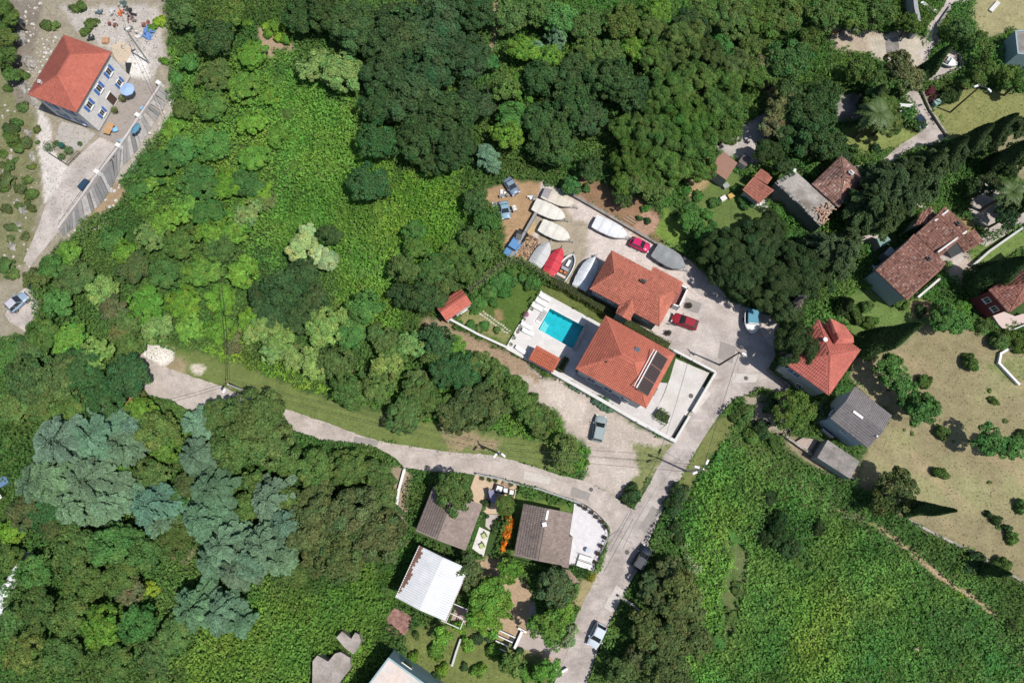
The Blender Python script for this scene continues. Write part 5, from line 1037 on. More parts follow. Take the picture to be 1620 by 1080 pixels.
# bicycle and hose by the dark red car
q = P(1062, 514); bi = empty('bicycle', (q.x, q.y, 0), -.2, 'small green bicycle standing beside the dark red car', 'bicycle')
for x in (-.5, .5):
    mb = MB(); n = 16
    for i in range(n): a0, a1 = 2*math.pi*i/n, 2*math.pi*(i+1)/n; mb.tube((x+.32*math.cos(a0), 0, .33+.32*math.sin(a0)), (x+.32*math.cos(a1), 0, .33+.32*math.sin(a1)), .02, n=4)
    mb.build('wheel', M_tyre, bi)
mb = MB(); mb.tube((-.5, 0, .33), (-.05, 0, .3), .02); mb.tube((-.05, 0, .3), (.35, 0, .8), .02); mb.tube((-.2, 0, .8), (.35, 0, .8), .02); mb.tube((-.2, 0, .85), (-.05, 0, .3), .02); mb.tube((-.5, 0, .33), (-.2, 0, .8), .02); mb.tube((.5, 0, .33), (.38, 0, .95), .02); mb.build('frame', mat('green_enamel', (.03, .25, .15), .4), bi)
mb = MB(); mb.tube((.36, -.28, .98), (.36, .28, .98), .018); mb.build('handlebar', M_metal, bi); mb = MB(); mb.box((-.2, 0, .88), (.24, .12, .06)); mb.build('saddle', M_dark, bi)
for (px, py, r_, lb) in ((1089,484.5,.45,'round dark flower tub near the porch'),(1056,528,.40,'round dark flower tub near the lower hedge')): pot_plant(px, py, lb, r_, .4, leaf=(.05, .055, .035), fr=.5)
# firewood: split logs, each a piece
fw = empty('firewood_heap', (0, 0, 0), 0, 'heap of split firewood against the grey timber wall', 'firewood'); c0 = P(832, 398); fw.location = (c0.x, c0.y, 0); lm = [mat('log_a', (.50, .34, .20), .9), mat('log_b', (.36, .23, .14), .9), mat('log_c', (.58, .44, .29), .9), mat('log_d', (.20, .13, .09), .9)]
poly = PP([(838,372),(851,380),(846,404),(838,414),(818,410),(811,406)]); mn, mx = poly.min(0), poly.max(0); pr0 = []
for k in range(4): mb = MB(); mb.tube((-.2, 0, 0), (.2, 0, 0), .075, n=6); o = mb.build('log', lm[k], fw); pr0.append(o); o.location = ((random.random()-.5), (random.random()-.5), .5)
cnt = 0
while cnt < 290:
    x = random.uniform(mn[0], mx[0]); y = random.uniform(mn[1], mx[1])
    if not inside(np.array([x]), np.array([y]), poly)[0]: continue
    o = pr0[cnt % 4].copy(); COL.objects.link(o); o.location = (x-c0.x, y-c0.y, .1+random.random()*.6); o.rotation_euler = (0, random.uniform(-.4, .4), random.random()*3.14); cnt += 1
# mass of smaller chips and logs underneath
V = []; 
mbx = MB()
for j in range(650):
    x = random.uniform(mn[0], mx[0]); y = random.uniform(mn[1], mx[1])
    if inside(np.array([x]), np.array([y]), poly)[0]: mbx.box((x-c0.x, y-c0.y, random.random()*.45), (.4, .13, .13), random.random()*3.1)
mbx.build('split_logs', lm[1], fw)['kind'] = 'stuff'

# ------------------------------------------------------------------ poles and overhead lines
def pole(base, top_h, label, lamps=((.9, 0),), arm=0.0, col=M_steel, lean=(0, 0), two=False):
    q = P(*base); root = empty('utility_pole', (q.x, q.y, 0), 0, label, 'pole'); mb = MB(); mb.tube((0, 0, 0), (lean[0], lean[1], top_h), .15, .10, 10); mb.build('pole_shaft', col, root); L_ = Vector((lean[0], lean[1], top_h))
    if arm: mb = MB(); mb.box((L_.x, L_.y, top_h-.3), (.12, 1.3, .12), arm); mb.build('crossarm', M_wood, root)
    for a, (dx, dy) in enumerate(lamps):
        mb = MB(); mb.tube(L_+Vector((0, 0, -.3)), L_+Vector((dx*.7, dy*.7, .15)), .035); ar = mb.build('lamp_arm', M_metal, root)
        mb = MB(); mb.box((L_.x+dx, L_.y+dy, top_h+.15), (.75, .32, .14), math.atan2(dy, dx), top=.8); mb.build('lamp_head', M_white, ar)
    return q+L_
pa = pole((392, 620), 7.2, 'white utility pole with lamp above the pale concrete pad', lamps=((-.4, -.9),), arm=.6, col=mat('pole_white', (.6, .6, .6), .7))
pb_ = pole((790.5, 718), 6.6, 'utility pole with two white lamps on the grass strip above the lane', lamps=((-.5, -.6), (.6, -.5)), arm=.5)
pc_ = pole((1086, 745), 9.0, 'utility pole with floodlights at the meadow edge by the road', lamps=((-.9, .25), (-1.2, -.5), (.5, .9)), arm=1.2)
pd_ = pole((1138, 577), 9.4, 'thin dark pole at the corner of the white property wall', lamps=((.5, -.3),), arm=.7, col=mat('dark_pole', (.10, .06, .05), .8))
pe_ = pole((1503, 178), 7.8, 'street lamp with two white heads on the grassy plot', lamps=((-1.1, -.4), (.8, -1.1)), col=mat('dark_pole', None))
pf_ = pole((236, 100), 7.5, 'thin grey pole by the round bush in the cluttered yard', lamps=((.3, .2),), arm=.4, lean=(.3, .5))
pg_ = P(1200, 440, 8); ph_ = P(345, 430, 7.5)
def wire(a, b_, label, sag=.5, r=.028, n=14, off=(0, 0)):
    a = Vector(a)+Vector((off[0], off[1], -.25)); b_ = Vector(b_)+Vector((off[0], off[1], -.25)); mb = MB(); pts = [a.lerp(b_, i/n)-Vector((0, 0, sag*4*(i/n)*(1-i/n))) for i in range(n+1)]
    for i in range(n): mb.tube(pts[i], pts[i+1], r, n=4)
    tag(mb.build('power_line', mat('cable', (.03, .03, .03), .7)), label, 'cable')
for i, o_ in enumerate(((.1, .5), (-.1, -.5))):
    w_ = ('upper', 'lower')[i]
    wire(pa, pb_, w_+' overhead cable between the white pole and the two lamp pole', off=o_); wire(pb_, pc_, w_+' overhead cable between the two lamp pole and the floodlight pole', off=o_)
    wire(pa, ph_, w_+' overhead cable from the white pole into the thicket', off=o_)
wire(pa, P(250, 640, 7), 'overhead cable crossing the pale concrete pad', off=(0, 0)); wire(pc_, P(1015, 900, 8), 'overhead cable running down along the road', .4); wire(pc_, pd_, 'overhead cable between the floodlight pole and the dark pole', .4)
wire(pf_, P(185, 5, 7), 'overhead cable leaving the cluttered yard', .2); wire(pf_, P(262, 190, 6), 'overhead cable dropping past the patio parapet', .5)
# ------------------------------------------------------------------ vegetation
def feather_mesh(Rm, g):
    """conifer crown: tiers of drooping limbs, each a frayed row of needle sprays"""
    nb = int(20+13*Rm); Q = []; T = []; Nn = []; Bc = []
    for i in range(nb):
        h = g.random()**1.3; az = g.random()*6.283; Lb = Rm*(1.04-.62*h)*g.uniform(.7, 1.08); el = .05+.5*h; n = int(95*Lb*(.5+Lb/3)); s = np.sqrt(g.random(n))*.9+.12; wd = .08+.20*Lb*np.sin(np.clip(s, 0, 1)*2.6)**.8*.75
        d = np.array((math.cos(az), math.sin(az), 0)); sd = np.array((-d[1], d[0], 0)); lat = g.uniform(-1, 1, n)*wd; z0 = -.35*Rm+1.05*Rm*h
        z = z0+Lb*s*math.tan(el)*.4-.20*Rm*s**2-.25*abs(lat)+g.normal(0, .07, n)
        Q.append(d*(s*Lb)[:, None]+sd*lat[:, None]+np.stack([0*z, 0*z, z], 1)); T.append(d+sd*np.sign(lat)[:, None]*.7+g.normal(0, .3, (n, 3))); Nn.append(np.array((0, 0, 1.0))+d*.25+g.normal(0, .42, (n, 3)))
        Bc.append(np.full(n, 1+g.normal(0, .13))*(1+.25*(s-.6)))
    Q = np.concatenate(Q); T = np.concatenate(T); Nn = np.concatenate(Nn); Bc = np.concatenate(Bc); N_ = len(Q); nn = Nn/np.linalg.norm(Nn, axis=1)[:, None]
    t = T-nn*(T*nn).sum(1)[:, None]; t /= np.linalg.norm(t, axis=1)[:, None]; b = np.cross(nn, t); Ls = (.36*(.7+.6*g.random(N_)))[:, None]; Ws = Ls*.36
    V = np.stack([Q-t*Ls*.5, Q+b*Ws*.5+nn*Ls*.05, Q+t*Ls*.5, Q-b*Ws*.5+nn*Ls*.05], 1).reshape(-1, 3); col = np.ones((N_, 3))*(Bc*(1+g.normal(0, .2, N_)))[:, None]
    return V, np.arange(N_*4).reshape(N_, 4), np.repeat(np.clip(col, .3, 1.8), 4, 0)
def crown_mesh(name, Rm, kind, seed):
    """leaf mass of a crown: many puffs of leaves spread over a lumpy dome; origin at crown centre"""
    g = np.random.default_rng(seed); fl = {'broad': .72, 'pine': .62, 'feather': .75, 'olive': .75, 'bush': .6}[kind]
    pr = {'broad': .115*Rm+.24, 'pine': .10*Rm+.26, 'feather': .05*Rm+.22, 'olive': .12*Rm+.22, 'bush': .18*Rm+.18}[kind]
    n = int({'broad': 3.0, 'pine': 2.6, 'feather': 3.3, 'olive': 3.0, 'bush': 2.9}[kind]*(Rm/pr)**2)
    D = g.normal(size=(n, 3)); D /= np.linalg.norm(D, axis=1)[:, None]; D[:, 2] = np.where(D[:, 2] < -.35, -D[:, 2], D[:, 2])
    if kind == 'feather': return feather_mesh(Rm, g)
    # uneven outline: a few big lobes
    lob = g.normal(size=(7, 3)); lob[:, 2] = abs(lob[:, 2])*.6; lob /= np.linalg.norm(lob, axis=1)[:, None]
    amp = .74+.30*np.max(np.clip(D@lob.T, 0, 1)**3, axis=1); rr = (Rm-pr*.6)*amp*(1-{'feather': .5}.get(kind, .38)*g.random(n)**1.4); inner = g.random(n) < .22; rr[inner] *= .6; D[inner, 2] = abs(D[inner, 2])
    C = D*rr[:, None]*np.array((1, 1, fl)); sz = pr*(.65+.6*g.random(n))
    L = {'broad': .34, 'pine': .26, 'feather': .30, 'olive': .24, 'bush': .26}[kind]; L *= .85+.03*Rm
    asp = {'broad': .62, 'pine': .42, 'feather': .34, 'olive': .5, 'bush': .6}[kind]
    k = {'broad': 1.25, 'pine': 1.7, 'feather': 2.0, 'olive': 1.6, 'bush': 1.5}[kind]
    m = np.maximum(6, (k*2*math.pi*sz**2/(L*L*asp*.5))).astype(int)
    idx = np.repeat(np.arange(n), m); N_ = len(idx); E = g.normal(size=(N_, 3)); E /= np.linalg.norm(E, axis=1)[:, None]
    flip = (E*D[idx]).sum(1) < -.25; E[flip] *= -1; E[:, 2] += .15
    rad = sz[idx]*(.62+.42*g.random(N_)); Q = C[idx]+E*rad[:, None]*np.array((1, 1, .8))
    spread = {'broad': .62, 'pine': .7, 'feather': .8, 'olive': .65, 'bush': .6}[kind]
    Nn = E+D[idx]*.35+np.array((0, 0, .25))+g.normal(0, spread, (N_, 3))
    col = np.ones((N_, 3))*(1+g.normal(0, .13, n)[idx]+g.normal(0, .22, N_))[:, None]
    col[:, 0] *= 1+g.normal(0, .10, n)[idx]; nn = Nn/np.linalg.norm(Nn, axis=1)[:, None]
    r = g.normal(size=(N_, 3)); t = r-nn*(r*nn).sum(1)[:, None]; t /= np.linalg.norm(t, axis=1)[:, None]; b = np.cross(nn, t); Ls = (L*(.7+.6*g.random(N_)))[:, None]; Ws = Ls*asp
    V = np.stack([Q-t*Ls*.5, Q+b*Ws*.5+nn*Ls*.07, Q+t*Ls*.5, Q-b*Ws*.5+nn*Ls*.07], 1).reshape(-1, 3)
    return V, np.arange(N_*4).reshape(N_, 4), np.repeat(np.clip(col, .3, 1.8), 4, 0)
def trunk_mb(Rm, H, zc, g):
    mb = MB(); r = .035*H+.05; mb.tube((0, 0, -.1), (g.uniform(-.2, .2), g.uniform(-.2, .2), zc*.93), r, r*.55, 7)
    for i in range(5): a = i*1.26+g.random(); mb.tube((0, 0, zc*.6), (math.cos(a)*Rm*.55, math.sin(a)*Rm*.55, zc*.95), r*.45, r*.15, 5)
    return mb
PROTO = {}
def proto(kind, Rc, v):
    key = (kind, Rc, v)
    if key in PROTO: return PROTO[key]
    V, Fq, C = crown_mesh('crown', Rc, kind, hash(key[1:]) % 9999+len(kind)*7+v); me_o = mk('crown', V, Fq, M_leaf, attr=('leaf', C)); me = me_o.data; bpy.data.objects.remove(me_o)
    H = 2.0+1.25*Rc if kind != 'bush' else .9*Rc; zc = H-.62*Rc if kind != 'bush' else .28*Rc
    tm = trunk_mb(Rc, H, zc, random.Random(v)); o = tm.build('trunk', M_bark); tme = o.data; bpy.data.objects.remove(o)
    PROTO[key] = (me, tme, H, zc); return PROTO[key]
CLS = [.55, .9, 1.5, 2.3, 3.4, 4.8, 6.6]
COLS = {'dk': (.042, .066, .031), 'md': (.072, .104, .036), 'br': (.098, .160, .034), 'ol': (.080, .105, .040), 'lt': (.150, .190, .075), 'gy': (.27, .29, .18), 'bl': (.098, .138, .115),
        'pn': (.072, .112, .034), 'yl': (.18, .23, .035), 'bk': (.040, .056, .028), 'wf': (.20, .22, .14), 'gr': (.062, .120, .040), 'do': (.074, .084, .040), 'bg': (.042, .080, .036), 'bn': (.11, .105, .06), 'dg': (.050, .066, .036)}
WORD = {'dk': 'dark green', 'md': 'mid green', 'br': 'bright green', 'ol': 'olive green', 'lt': 'light olive', 'gy': 'whitish', 'bl': 'blue green', 'pn': 'olive needled', 'yl': 'yellow green', 'bk': 'nearly black', 'wf': 'white flowering', 'gr': 'fresh green', 'do': 'dull olive', 'bg': 'deep bluish green', 'bn': 'brownish', 'dg': 'dark spiky'}
LM = [('the stone house', 110, 120), ('the brown patio', 205, 180), ('the buttressed retaining wall', 170, 290), ('the blue grey hatchback', 25, 478), ('the pale concrete pad', 260, 590), ('the white utility pole', 392, 620), ('the bend of the lane', 540, 690),
      ('the two lamp pole', 785, 700), ('the garden shed', 717, 482), ('the villa pool', 888, 520), ('the light blue sedan', 799, 330), ('the row of covered boats', 880, 345), ('the garden plot above the yard', 1030, 350), ('the brown flat shed', 1143, 262), ('the roofless ruin', 1270, 315),
      ('the white carport', 1437, 176), ('the white dinghy', 1500, 95), ('the grassy plot lamp', 1520, 165), ('the grey flat house', 1620, 70), ('the old tiled house', 1440, 420), ('the courtyard', 1510, 395), ('the dark red house', 1600, 465), ('the cabin boat', 1190, 505), ('the coral house', 1300, 565),
      ('the grey gabled house', 1360, 660), ('the flat garage', 1325, 728), ('the dry field', 1500, 740), ('the corner wall lawn', 1605, 580), ('the floodlight pole', 1105, 745), ('the silver green car', 947, 676), ('the road junction', 1000, 810), ('the black suv', 1015, 882), ('the pale silver sedan', 945, 1005), ('the white terrace', 935, 850),
      ('the brown cottage', 705, 825), ('the white hall', 680, 925), ('the ruined slabs', 535, 1030), ('the blue flat house', 635, 1070), ('the garden path', 860, 1015), ('the bright meadow', 600, 370), ('the thin earth path', 780, 60), ('the yellow bushes clearing', 430, 60), ('the torn plastic tunnel', 10, 930), ('the footpath in the meadow', 1450, 880), ('the rubble heap', 1350, 50)]
NOUN = {'broad': 'broad crowned tree', 'pine': 'pine tree', 'feather': 'cedar like tree', 'olive': 'olive tree', 'bush': 'bush'}
used = {}; pend = []
SLOPE = [(275,85),(330,75),(460,85),(455,330),(330,340),(225,330),(210,290),(260,230),(280,150)]
def inpoly(x, y, p): return bool(inside(np.array([float(x)]), np.array([float(y)]), p)[0])
def tree(px, py, rpx, kind='broad', c='md', Hs=1.0, label=None, sq=None):
    if label is None and kind == 'broad':
        if inpoly(px, py, SLOPE): rpx *= random.uniform(.75, 1.05); Hs *= .5; c = random.choice(('md', 'br', 'gr', 'br', 'md', 'ol', 'br'))
        elif px < 560 and 320 < py < 570 and c in ('md', 'ol'): Hs *= .7; c = random.choice((c, c, c, 'ol', 'lt', 'br', 'gr'))
        if px < 1340 and Hs == 1.0: Hs = random.uniform(.72, .95); rpx *= 1.05
        if c == 'md' and random.random() < .3: c = random.choice(('br', 'ol', 'gr'))
    m_ = mpp(px, py, 4); Rw = rpx*m_*(.96)
    i = min(range(len(CLS)), key=lambda j: abs(math.log(CLS[j]/Rw))); v = random.randrange(3)
    if kind in ('broad', 'pine', 'feather', 'olive') and CLS[i] < .9: kind = 'bush'
    me, tme, H, zc = proto(kind, CLS[i], v); s = Rw/CLS[i]; hs = s*Hs
    q = P(px, py, zc*hs); root = empty({'bush': 'bush', 'pine': 'pine_tree', 'feather': 'cedar_tree', 'olive': 'olive_tree'}.get(kind, 'tree'), (q.x, q.y, 0), random.random()*6.28)
    jx = .25 if kind == 'bush' else .08; root.scale = (s*random.uniform(1-jx, 1+jx), s*random.uniform(1-jx, 1+jx), hs)
    o = bpy.data.objects.new('crown' if kind != 'bush' else 'foliage', me); COL.objects.link(o); o.parent = root; o.location = (0, 0, zc)
    cc = COLS[c]; cc = (cc[0]*1.32, cc[1]*1.62, cc[2]*1.2); k = 1+random.gauss(0, .09); o.color = (cc[0]*k*(1+random.gauss(0, .06)), cc[1]*k, cc[2]*k*(1+random.gauss(0, .08)), 1)
    if kind != 'bush' or CLS[i] >= 1.5:
        t_ = bpy.data.objects.new('trunk' if kind != 'bush' else 'stem', tme); COL.objects.link(t_); t_.parent = root
    pend.append((root, px, py, Rw, kind, c, label)); return root
def finish_labels():
    rows = {}
    for (o, px, py, Rw, kind, c, label) in pend:
        noun = NOUN[kind]; o['category'] = 'bush' if kind == 'bush' else 'tree'
        if label: o['label'] = label; continue
        l = min(LM, key=lambda t: math.hypot(px-t[1], py-t[2])); d = math.hypot(px-l[1], py-l[2]); dx, dy = px-l[1], py-l[2]
        rel = ('right of' if dx > 0 else 'left of') if abs(dx) > 1.3*abs(dy) else ('below' if dy > 0 else 'above') if abs(dy) > 1.3*abs(dx) else (('lower right of' if dx > 0 else 'lower left of') if dy > 0 else ('upper right of' if dx > 0 else 'upper left of'))
        size = ('small ' if Rw < .75 else '') if kind == 'bush' else ('large ' if Rw > 4 else 'small ' if Rw < 1.9 else '')
        rows.setdefault(f'{size}{WORD[c]} {noun} {rel} {l[0]}', []).append((d, id(o), o))
    OD = ['nearest to it', 'second nearest', 'third nearest', 'fourth nearest', 'fifth nearest', 'sixth nearest', 'seventh nearest', 'eighth nearest', 'ninth nearest', 'tenth nearest', 'eleventh nearest', 'twelfth nearest']
    for k, r in rows.items():
        r.sort()
        for i, (d, _, o) in enumerate(r): o['label'] = k if len(r) == 1 else f'{k}, {OD[i] if i < 12 else "farther off"}'
        if len(r) > 12:
            for d, _, o in r[12:]: o['group'] = 'further '+k
# (x, y, crown radius) in photo pixels, per kind and colour
def many(kind, c, pts, Hs=1.0):
    for p in pts: tree(p[0], p[1], p[2], kind, c, p[3] if len(p) > 3 else Hs)
many('broad', 'dk', [(560,45,48),(520,18,40),(630,60,55),(695,45,52),(745,22,40),(615,115,50),(680,115,52),(735,92,44),(650,165,52),(700,195,56),(745,165,40),(600,165,36),(660,220,46),(722,235,42),(690,258,26),(768,95,22),(478,25,34),
    (870,225,46),(850,190,36),(910,125,44),(965,125,44),(935,268,24),(985,312,18),(1010,155,38),(900,165,40),(850,128,36),(930,190,34),(1090,45,36),(1280,190,46),(1255,215,36),(1310,228,34),(1300,150,34),(1245,150,28),
    (450,462,42),(475,440,36),(430,490,36),(500,470,30),(470,500,28),(522,372,22),(750,319,27,.8),(675,467,34),(640,470,26),(345,60,34),(300,100,24),(420,470,30)])
many('broad', 'bg', [(587,292,40,.8),(600,225,36),(205,592,40),(160,625,40),(130,585,38),(693,540,28),(735,590,34),(698,590,26),(80,810,34),(698,565,24)])
many('pine', 'bk', [(1150,398,46),(1195,390,50),(1250,422,50),(1170,440,42),(1222,455,48),(1280,440,42),(1240,488,36),(1200,420,40),(1145,430,30),(1210,360,34),(1258,548,42,1.3),(1215,240,26),(1240,265,20)])
many('feather', 'dg', [(1330,402,36),(1300,392,34),(1345,378,26),(1400,292,48),(1372,322,40),(1432,306,36),(1396,288,32),(1418,272,30),(1440,272,34),(1478,256,28),(1512,240,24),(1548,225,22),(1582,212,20),(1612,200,20),(1465,288,30),(1405,345,30)], 1.35)
many('broad', 'do', [
    (741,902,30),(878,925,36),(1300,648,18),(1418,773,38),(1395,795,22)])
many('broad', 'bk', [(1560,290,22),(1590,262,24),(1610,245,22),(1615,318,26),(1590,345,20),(1540,300,16),(1545,225,18),(1330,250,18),(1275,225,30),(1475,262,26)])
many('broad', 'md', [(810,28,34),(830,80,28),(850,20,30),(885,35,34),(815,185,34),(800,140,26),(930,40,34),(1040,95,36),(1030,48,28),(1110,25,30),(1160,30,40),(1205,35,40),(1240,30,40),(1250,95,38),(1225,125,26),(1305,25,34),(1345,28,32),(1385,20,32),(1280,65,26),(1195,75,28),(1190,120,30),
    (290,28,30),(360,28,36),(400,88,34),(340,118,32),(385,140,34),(335,170,38),(400,195,34),(290,175,24),(340,230,38),(290,240,32),(400,250,30),(250,262,32),(315,290,36),(360,292,32),(222,300,26),(272,210,20),(425,150,26),(440,215,26),(330,340,32),(285,385,32),(350,392,32),(390,290,28),(420,320,22),
    (110,400,24),(85,425,26),(212,420,32),(262,432,34),(322,430,34),(385,430,30),(120,440,34),(165,460,34),(92,478,28),(232,482,34),(292,480,34),(350,472,32),(70,532,38),(110,540,34),(150,560,30),(250,520,28),(205,545,26),(60,440,24),(375,360,28),(180,380,26),
    (555,618,32),(597,615,28),(530,575,28),(625,560,26),(784,592,26),(815,620,30),(760,575,24),(840,650,24),(640,425,26),(660,395,24),(579,488,30),(550,505,24),(719,405,30),(690,430,32),(735,425,26),(707,450,26),(750,380,24),(771,350,24),(760,400,20),
    (252,680,40),(225,650,26),(110,655,34),(500,738,36),(552,740,34),(598,754,32),(455,728,28),(120,870,44),(180,858,42),(232,872,36),(60,905,34),(140,922,38),(190,912,36),(280,850,34),(270,800,30),(60,962,36),(112,975,38),(165,990,38),(222,985,36),(275,1005,34),(100,1030,38),(40,1030,36),(180,1048,38),(245,1040,34),(20,980,26),(15,880,26),(20,840,24),
    (400,760,20),(390,800,24),(455,790,26),(470,905,26),(1255,650,40,.8),(865,1060,24),(810,1050,22),(1360,112,26),(1388,132,24),(1422,126,22),(1440,40,20)])
many('broad', 'br', [(825,140,28),(805,215,28),(870,90,22),(335,370,24),(265,350,26),(200,400,22),(350,520,28),(300,520,26),(395,505,22),(265,705,26),(195,744,14),(770,940,36),(765,978,32),(790,960,26),(865,987,32),(885,970,24),(807,901,20),(1518,489,18),(722,548,22),(710,420,16),(1040,20,26),(1000,80,24),(700,1005,18)])
many('broad', 'gr', [(1405,581,28),(1425,612,26),(1459,649,30),(1440,635,22),(1503,504,36,.8),(1563,695,30),(1597,706,24),(655,365,20),(1120,372,26),(1090,350,22),(905,295,16),(1320,240,16),(775,100,16),(1140,80,30),(1435,180,14)])
many('broad', 'ol', [(930,85,30),(985,35,36),(965,85,30),(240,372,32),(300,330,28),(410,305,26),(200,510,26),(640,655,34),(664,623,34),(659,600,22),(684,560,20),(612,540,22),(555,530,32),(594,528,18),(245,750,32),(715,778,38,1.1),(857,667,26,.7),(896,716,30,.7),(465,566,26),(50,600,44),(100,600,40),(30,640,36),(20,565,34),(75,640,34),(45,555,30),(690,640,26),(1040,300,26),(1012,290,26)])
many('broad', 'lt', [(540,118,38),(490,112,24),(505,92,18),(612,579,27),(649,548,25),(495,575,26),(514,519,34),(426,519,34,.8),(445,540,26),(400,520,24),(430,555,20),(395,340,24),(345,300,20),(240,290,18)])
many('broad', 'ol', [(400,670,60),(430,700,44),(370,710,44),(430,645,26),(350,660,34)])
many('broad', 'do', [(747,644,42),(719,655,32),(785,640,30),(500,830,50),(560,815,52),(600,850,46),(545,880,46),(600,790,36),(500,780,30),(510,880,36),(620,820,22),(300,770,26),(40,810,32),(90,835,26)])
many('olive', 'gy', [(478,393,30),(505,405,22),(519,412,20),(488,372,20)], .8)
many('feather', 'bl', [(100,700,58),(155,690,52),(200,705,38),(85,755,54),(145,760,54),(60,765,42),(120,800,46),(165,795,38),(212,680,28),(310,670,30),(312,722,40),(335,775,44),(325,820,46),(360,860,50),(375,900,40),(335,885,36),(245,800,46),(225,775,26),(255,830,30),(430,790,42),(455,825,40),(420,860,44),(390,890,34),(445,885,34),(310,960,44),(350,965,42),(380,985,28),(768,245,24),(848,75,16),(880,58,18),(860,85,14),(780,260,14),(175,655,22)])
many('pine', 'pn', [(1060,150,44),(1100,130,40),(1140,170,40),(1085,200,50),(1035,215,48),(1000,250,38),(1100,235,42),(1060,265,38),(1150,210,28),(1020,285,24),(1110,270,24),(1150,130,28),(985,205,28),(985,290,22)])
many('pine', 'ol', [(1080,60,38),(1060,100,30),(1120,90,34),(1160,105,30)])
many('broad', 'bn', [(1235,172,28),(1225,200,26),(1420,105,28),(1440,125,24),(180,490,24),(195,525,22),(290,870,22),(210,930,26),(1205,105,22)])
many('broad', 'do', [(1059,904,26),(1072,925,32),(1049,1020,42),(1020,995,30),(1085,960,32),(985,1060,28),(1055,1060,40),(1064,965,28),(1010,1040,28),(1040,945,24),(1020,940,14),(1100,1010,30),(1075,990,26),(1030,920,20)])
many('bush', 'dk', [(1074,775,17),(1066,800,18),(1065,830,18),(1072,850,16),(1204,677,17),(1215,640,16),(1230,830,26),(1245,868,24),(1215,850,20),(1215,790,16),(1290,835,18),(1576,823,10),(1562,812,8),(1590,835,8),(1545,880,16),(1455,490,12),(994,784,17),(1535,895,14),(1000,770,10),(1390,775,12),(1500,148,15),(1485,160,11)], 1.4)
many('broad', 'md', [(1545,124,16),(1562,108,16),(1592,120,20),(1548,64,16),(1518,48,20),(1562,88,12),(1612,132,18),(1525,134,10)])
many('broad', 'bn', [(368,548,15),(372,535,11)], .7)
many('bush', 'md', [(1178,651,20),(1165,660,14),(1488,683,16),(1532,574,18),(1571,633,9),(1556,514,15),(1578,538,20),(1608,538,22),(1482,747,12),(1492,750,10),(1420,473,17),(1432,468,12),(1600,852,12),(1615,802,14),(1615,690,12),(1460,605,14),(1586,896,18),(1570,905,14),(1190,690,14),(1220,700,14),(1600,990,16),(1365,170,14),(1300,560,10),(1370,485,14),(1350,500,18),(1375,510,14)], 1.2)
many('bush', 'gr', [(745,482,14),(756,478,14),(766,470,14),(776,463,13),(786,452,15),(795,443,14),(800,460,12),(812,445,12),(826,440,12),(835,450,14),(846,446,13),(808,430,9),(780,478,11),(752,492,10),(728,512,9),(744,516,11),(765,516,9),(900,290,12),(928,298,9),(1020,330,9),(1085,300,12),(1105,310,10),(1095,330,14),(1130,320,12),(1165,300,9),(1180,318,14),(1232,328,15),(1268,375,18),(1245,370,15),(1225,355,14),(1290,400,10),(1118,340,12),(1300,500,10),(1285,510,9),(1490,440,14),(1530,440,10)], 1.1)
many('bush', 'br', [(919,734,13),(1105,355,10),(440,45,18),(425,52,12),(452,62,12),(462,45,12),(395,40,12),(345,330,10),(180,372,8),(700,1060,14),(740,1020,14),(690,1030,14),(780,1030,14),(760,1060,15),(800,1045,13),(835,1065,16),(725,990,14),(655,1040,12),(1600,60,12),(1480,430,9),(262,98,9),(240,45,9)], 1.1)
many('bush', 'yl', [(428,44,12),(445,60,10),(240,928,20),(225,935,12),(1345,640,5),(1515,940,8),(1545,970,9),(255,35,10)], 1.1)
many('bush', 'ol', [(20,220,15),(30,235,14),(15,262,12),(38,170,9),(45,285,9),(50,308,12),(30,325,8),(12,140,10),(35,120,10),(10,420,16),(22,435,12),(5,60,14),(12,20,16),(75,40,10),(120,15,10),(28,195,12),(8,300,8),(60,225,5),(145,38,12),(135,50,9),(50,265,8),(20,700,18),(15,730,14),(30,670,10),(5,760,10),(88,42,7)], 1.1)
many('bush', 'md', [(10,45,16),(5,90,14),(12,110,10),(2,20,14),(130,12,12)], 1.3)
many('bush', 'wf', [(1088,880,12),(1095,895,12),(1080,865,10),(1100,905,9),(1065,845,10),(898,1008,15),(908,995,10),(890,1015,9),(1058,995,9),(1500,420,8)], 1.6)
many('bush', 'dk', [(809,976,5),(770,796,9),(764,814,8),(789,829,12),(783,838,8),(757,1010,10),(735,1055,9),(775,1010,9),(820,1030,8),(690,1070,9),(658,1005,8),(1340,290,8),(1372,262,8),(1385,235,10),(1350,235,9),(1362,255,7),(1070,340,10),(1025,350,8),(1012,345,7)], 1.1)
many('olive', 'ol', [(799,797,19),(758,521,8),(768,519,7),(787,523,7),(764,804,7)])
many('bush', 'bl', [(943,633,10),(954,640,11),(964,646,11),(934,625,7),(905,612,6),(915,618,5),(1250,345,6)], 1.0)
many('bush', 'md', [(531,1006,5),(571,1018,5),(560,1037,6),(497,1040,6),(556,1062,8),(541,1082,8),(527,1031,4),(549,1001,4),(493,1060,7),(800,592,13),(820,606,13),(845,628,12),(783,575,12),(868,660,9)])
many('broad', 'md', [(10,90,20),(18,120,16),(8,60,20),(22,30,16),(5,15,18)])
many('bush', 'do', [(20,205,17),(42,228,12),(12,285,16),(33,300,13),(50,330,9),(12,330,12),(40,375,11),(15,360,9),(60,205,7)], .9)
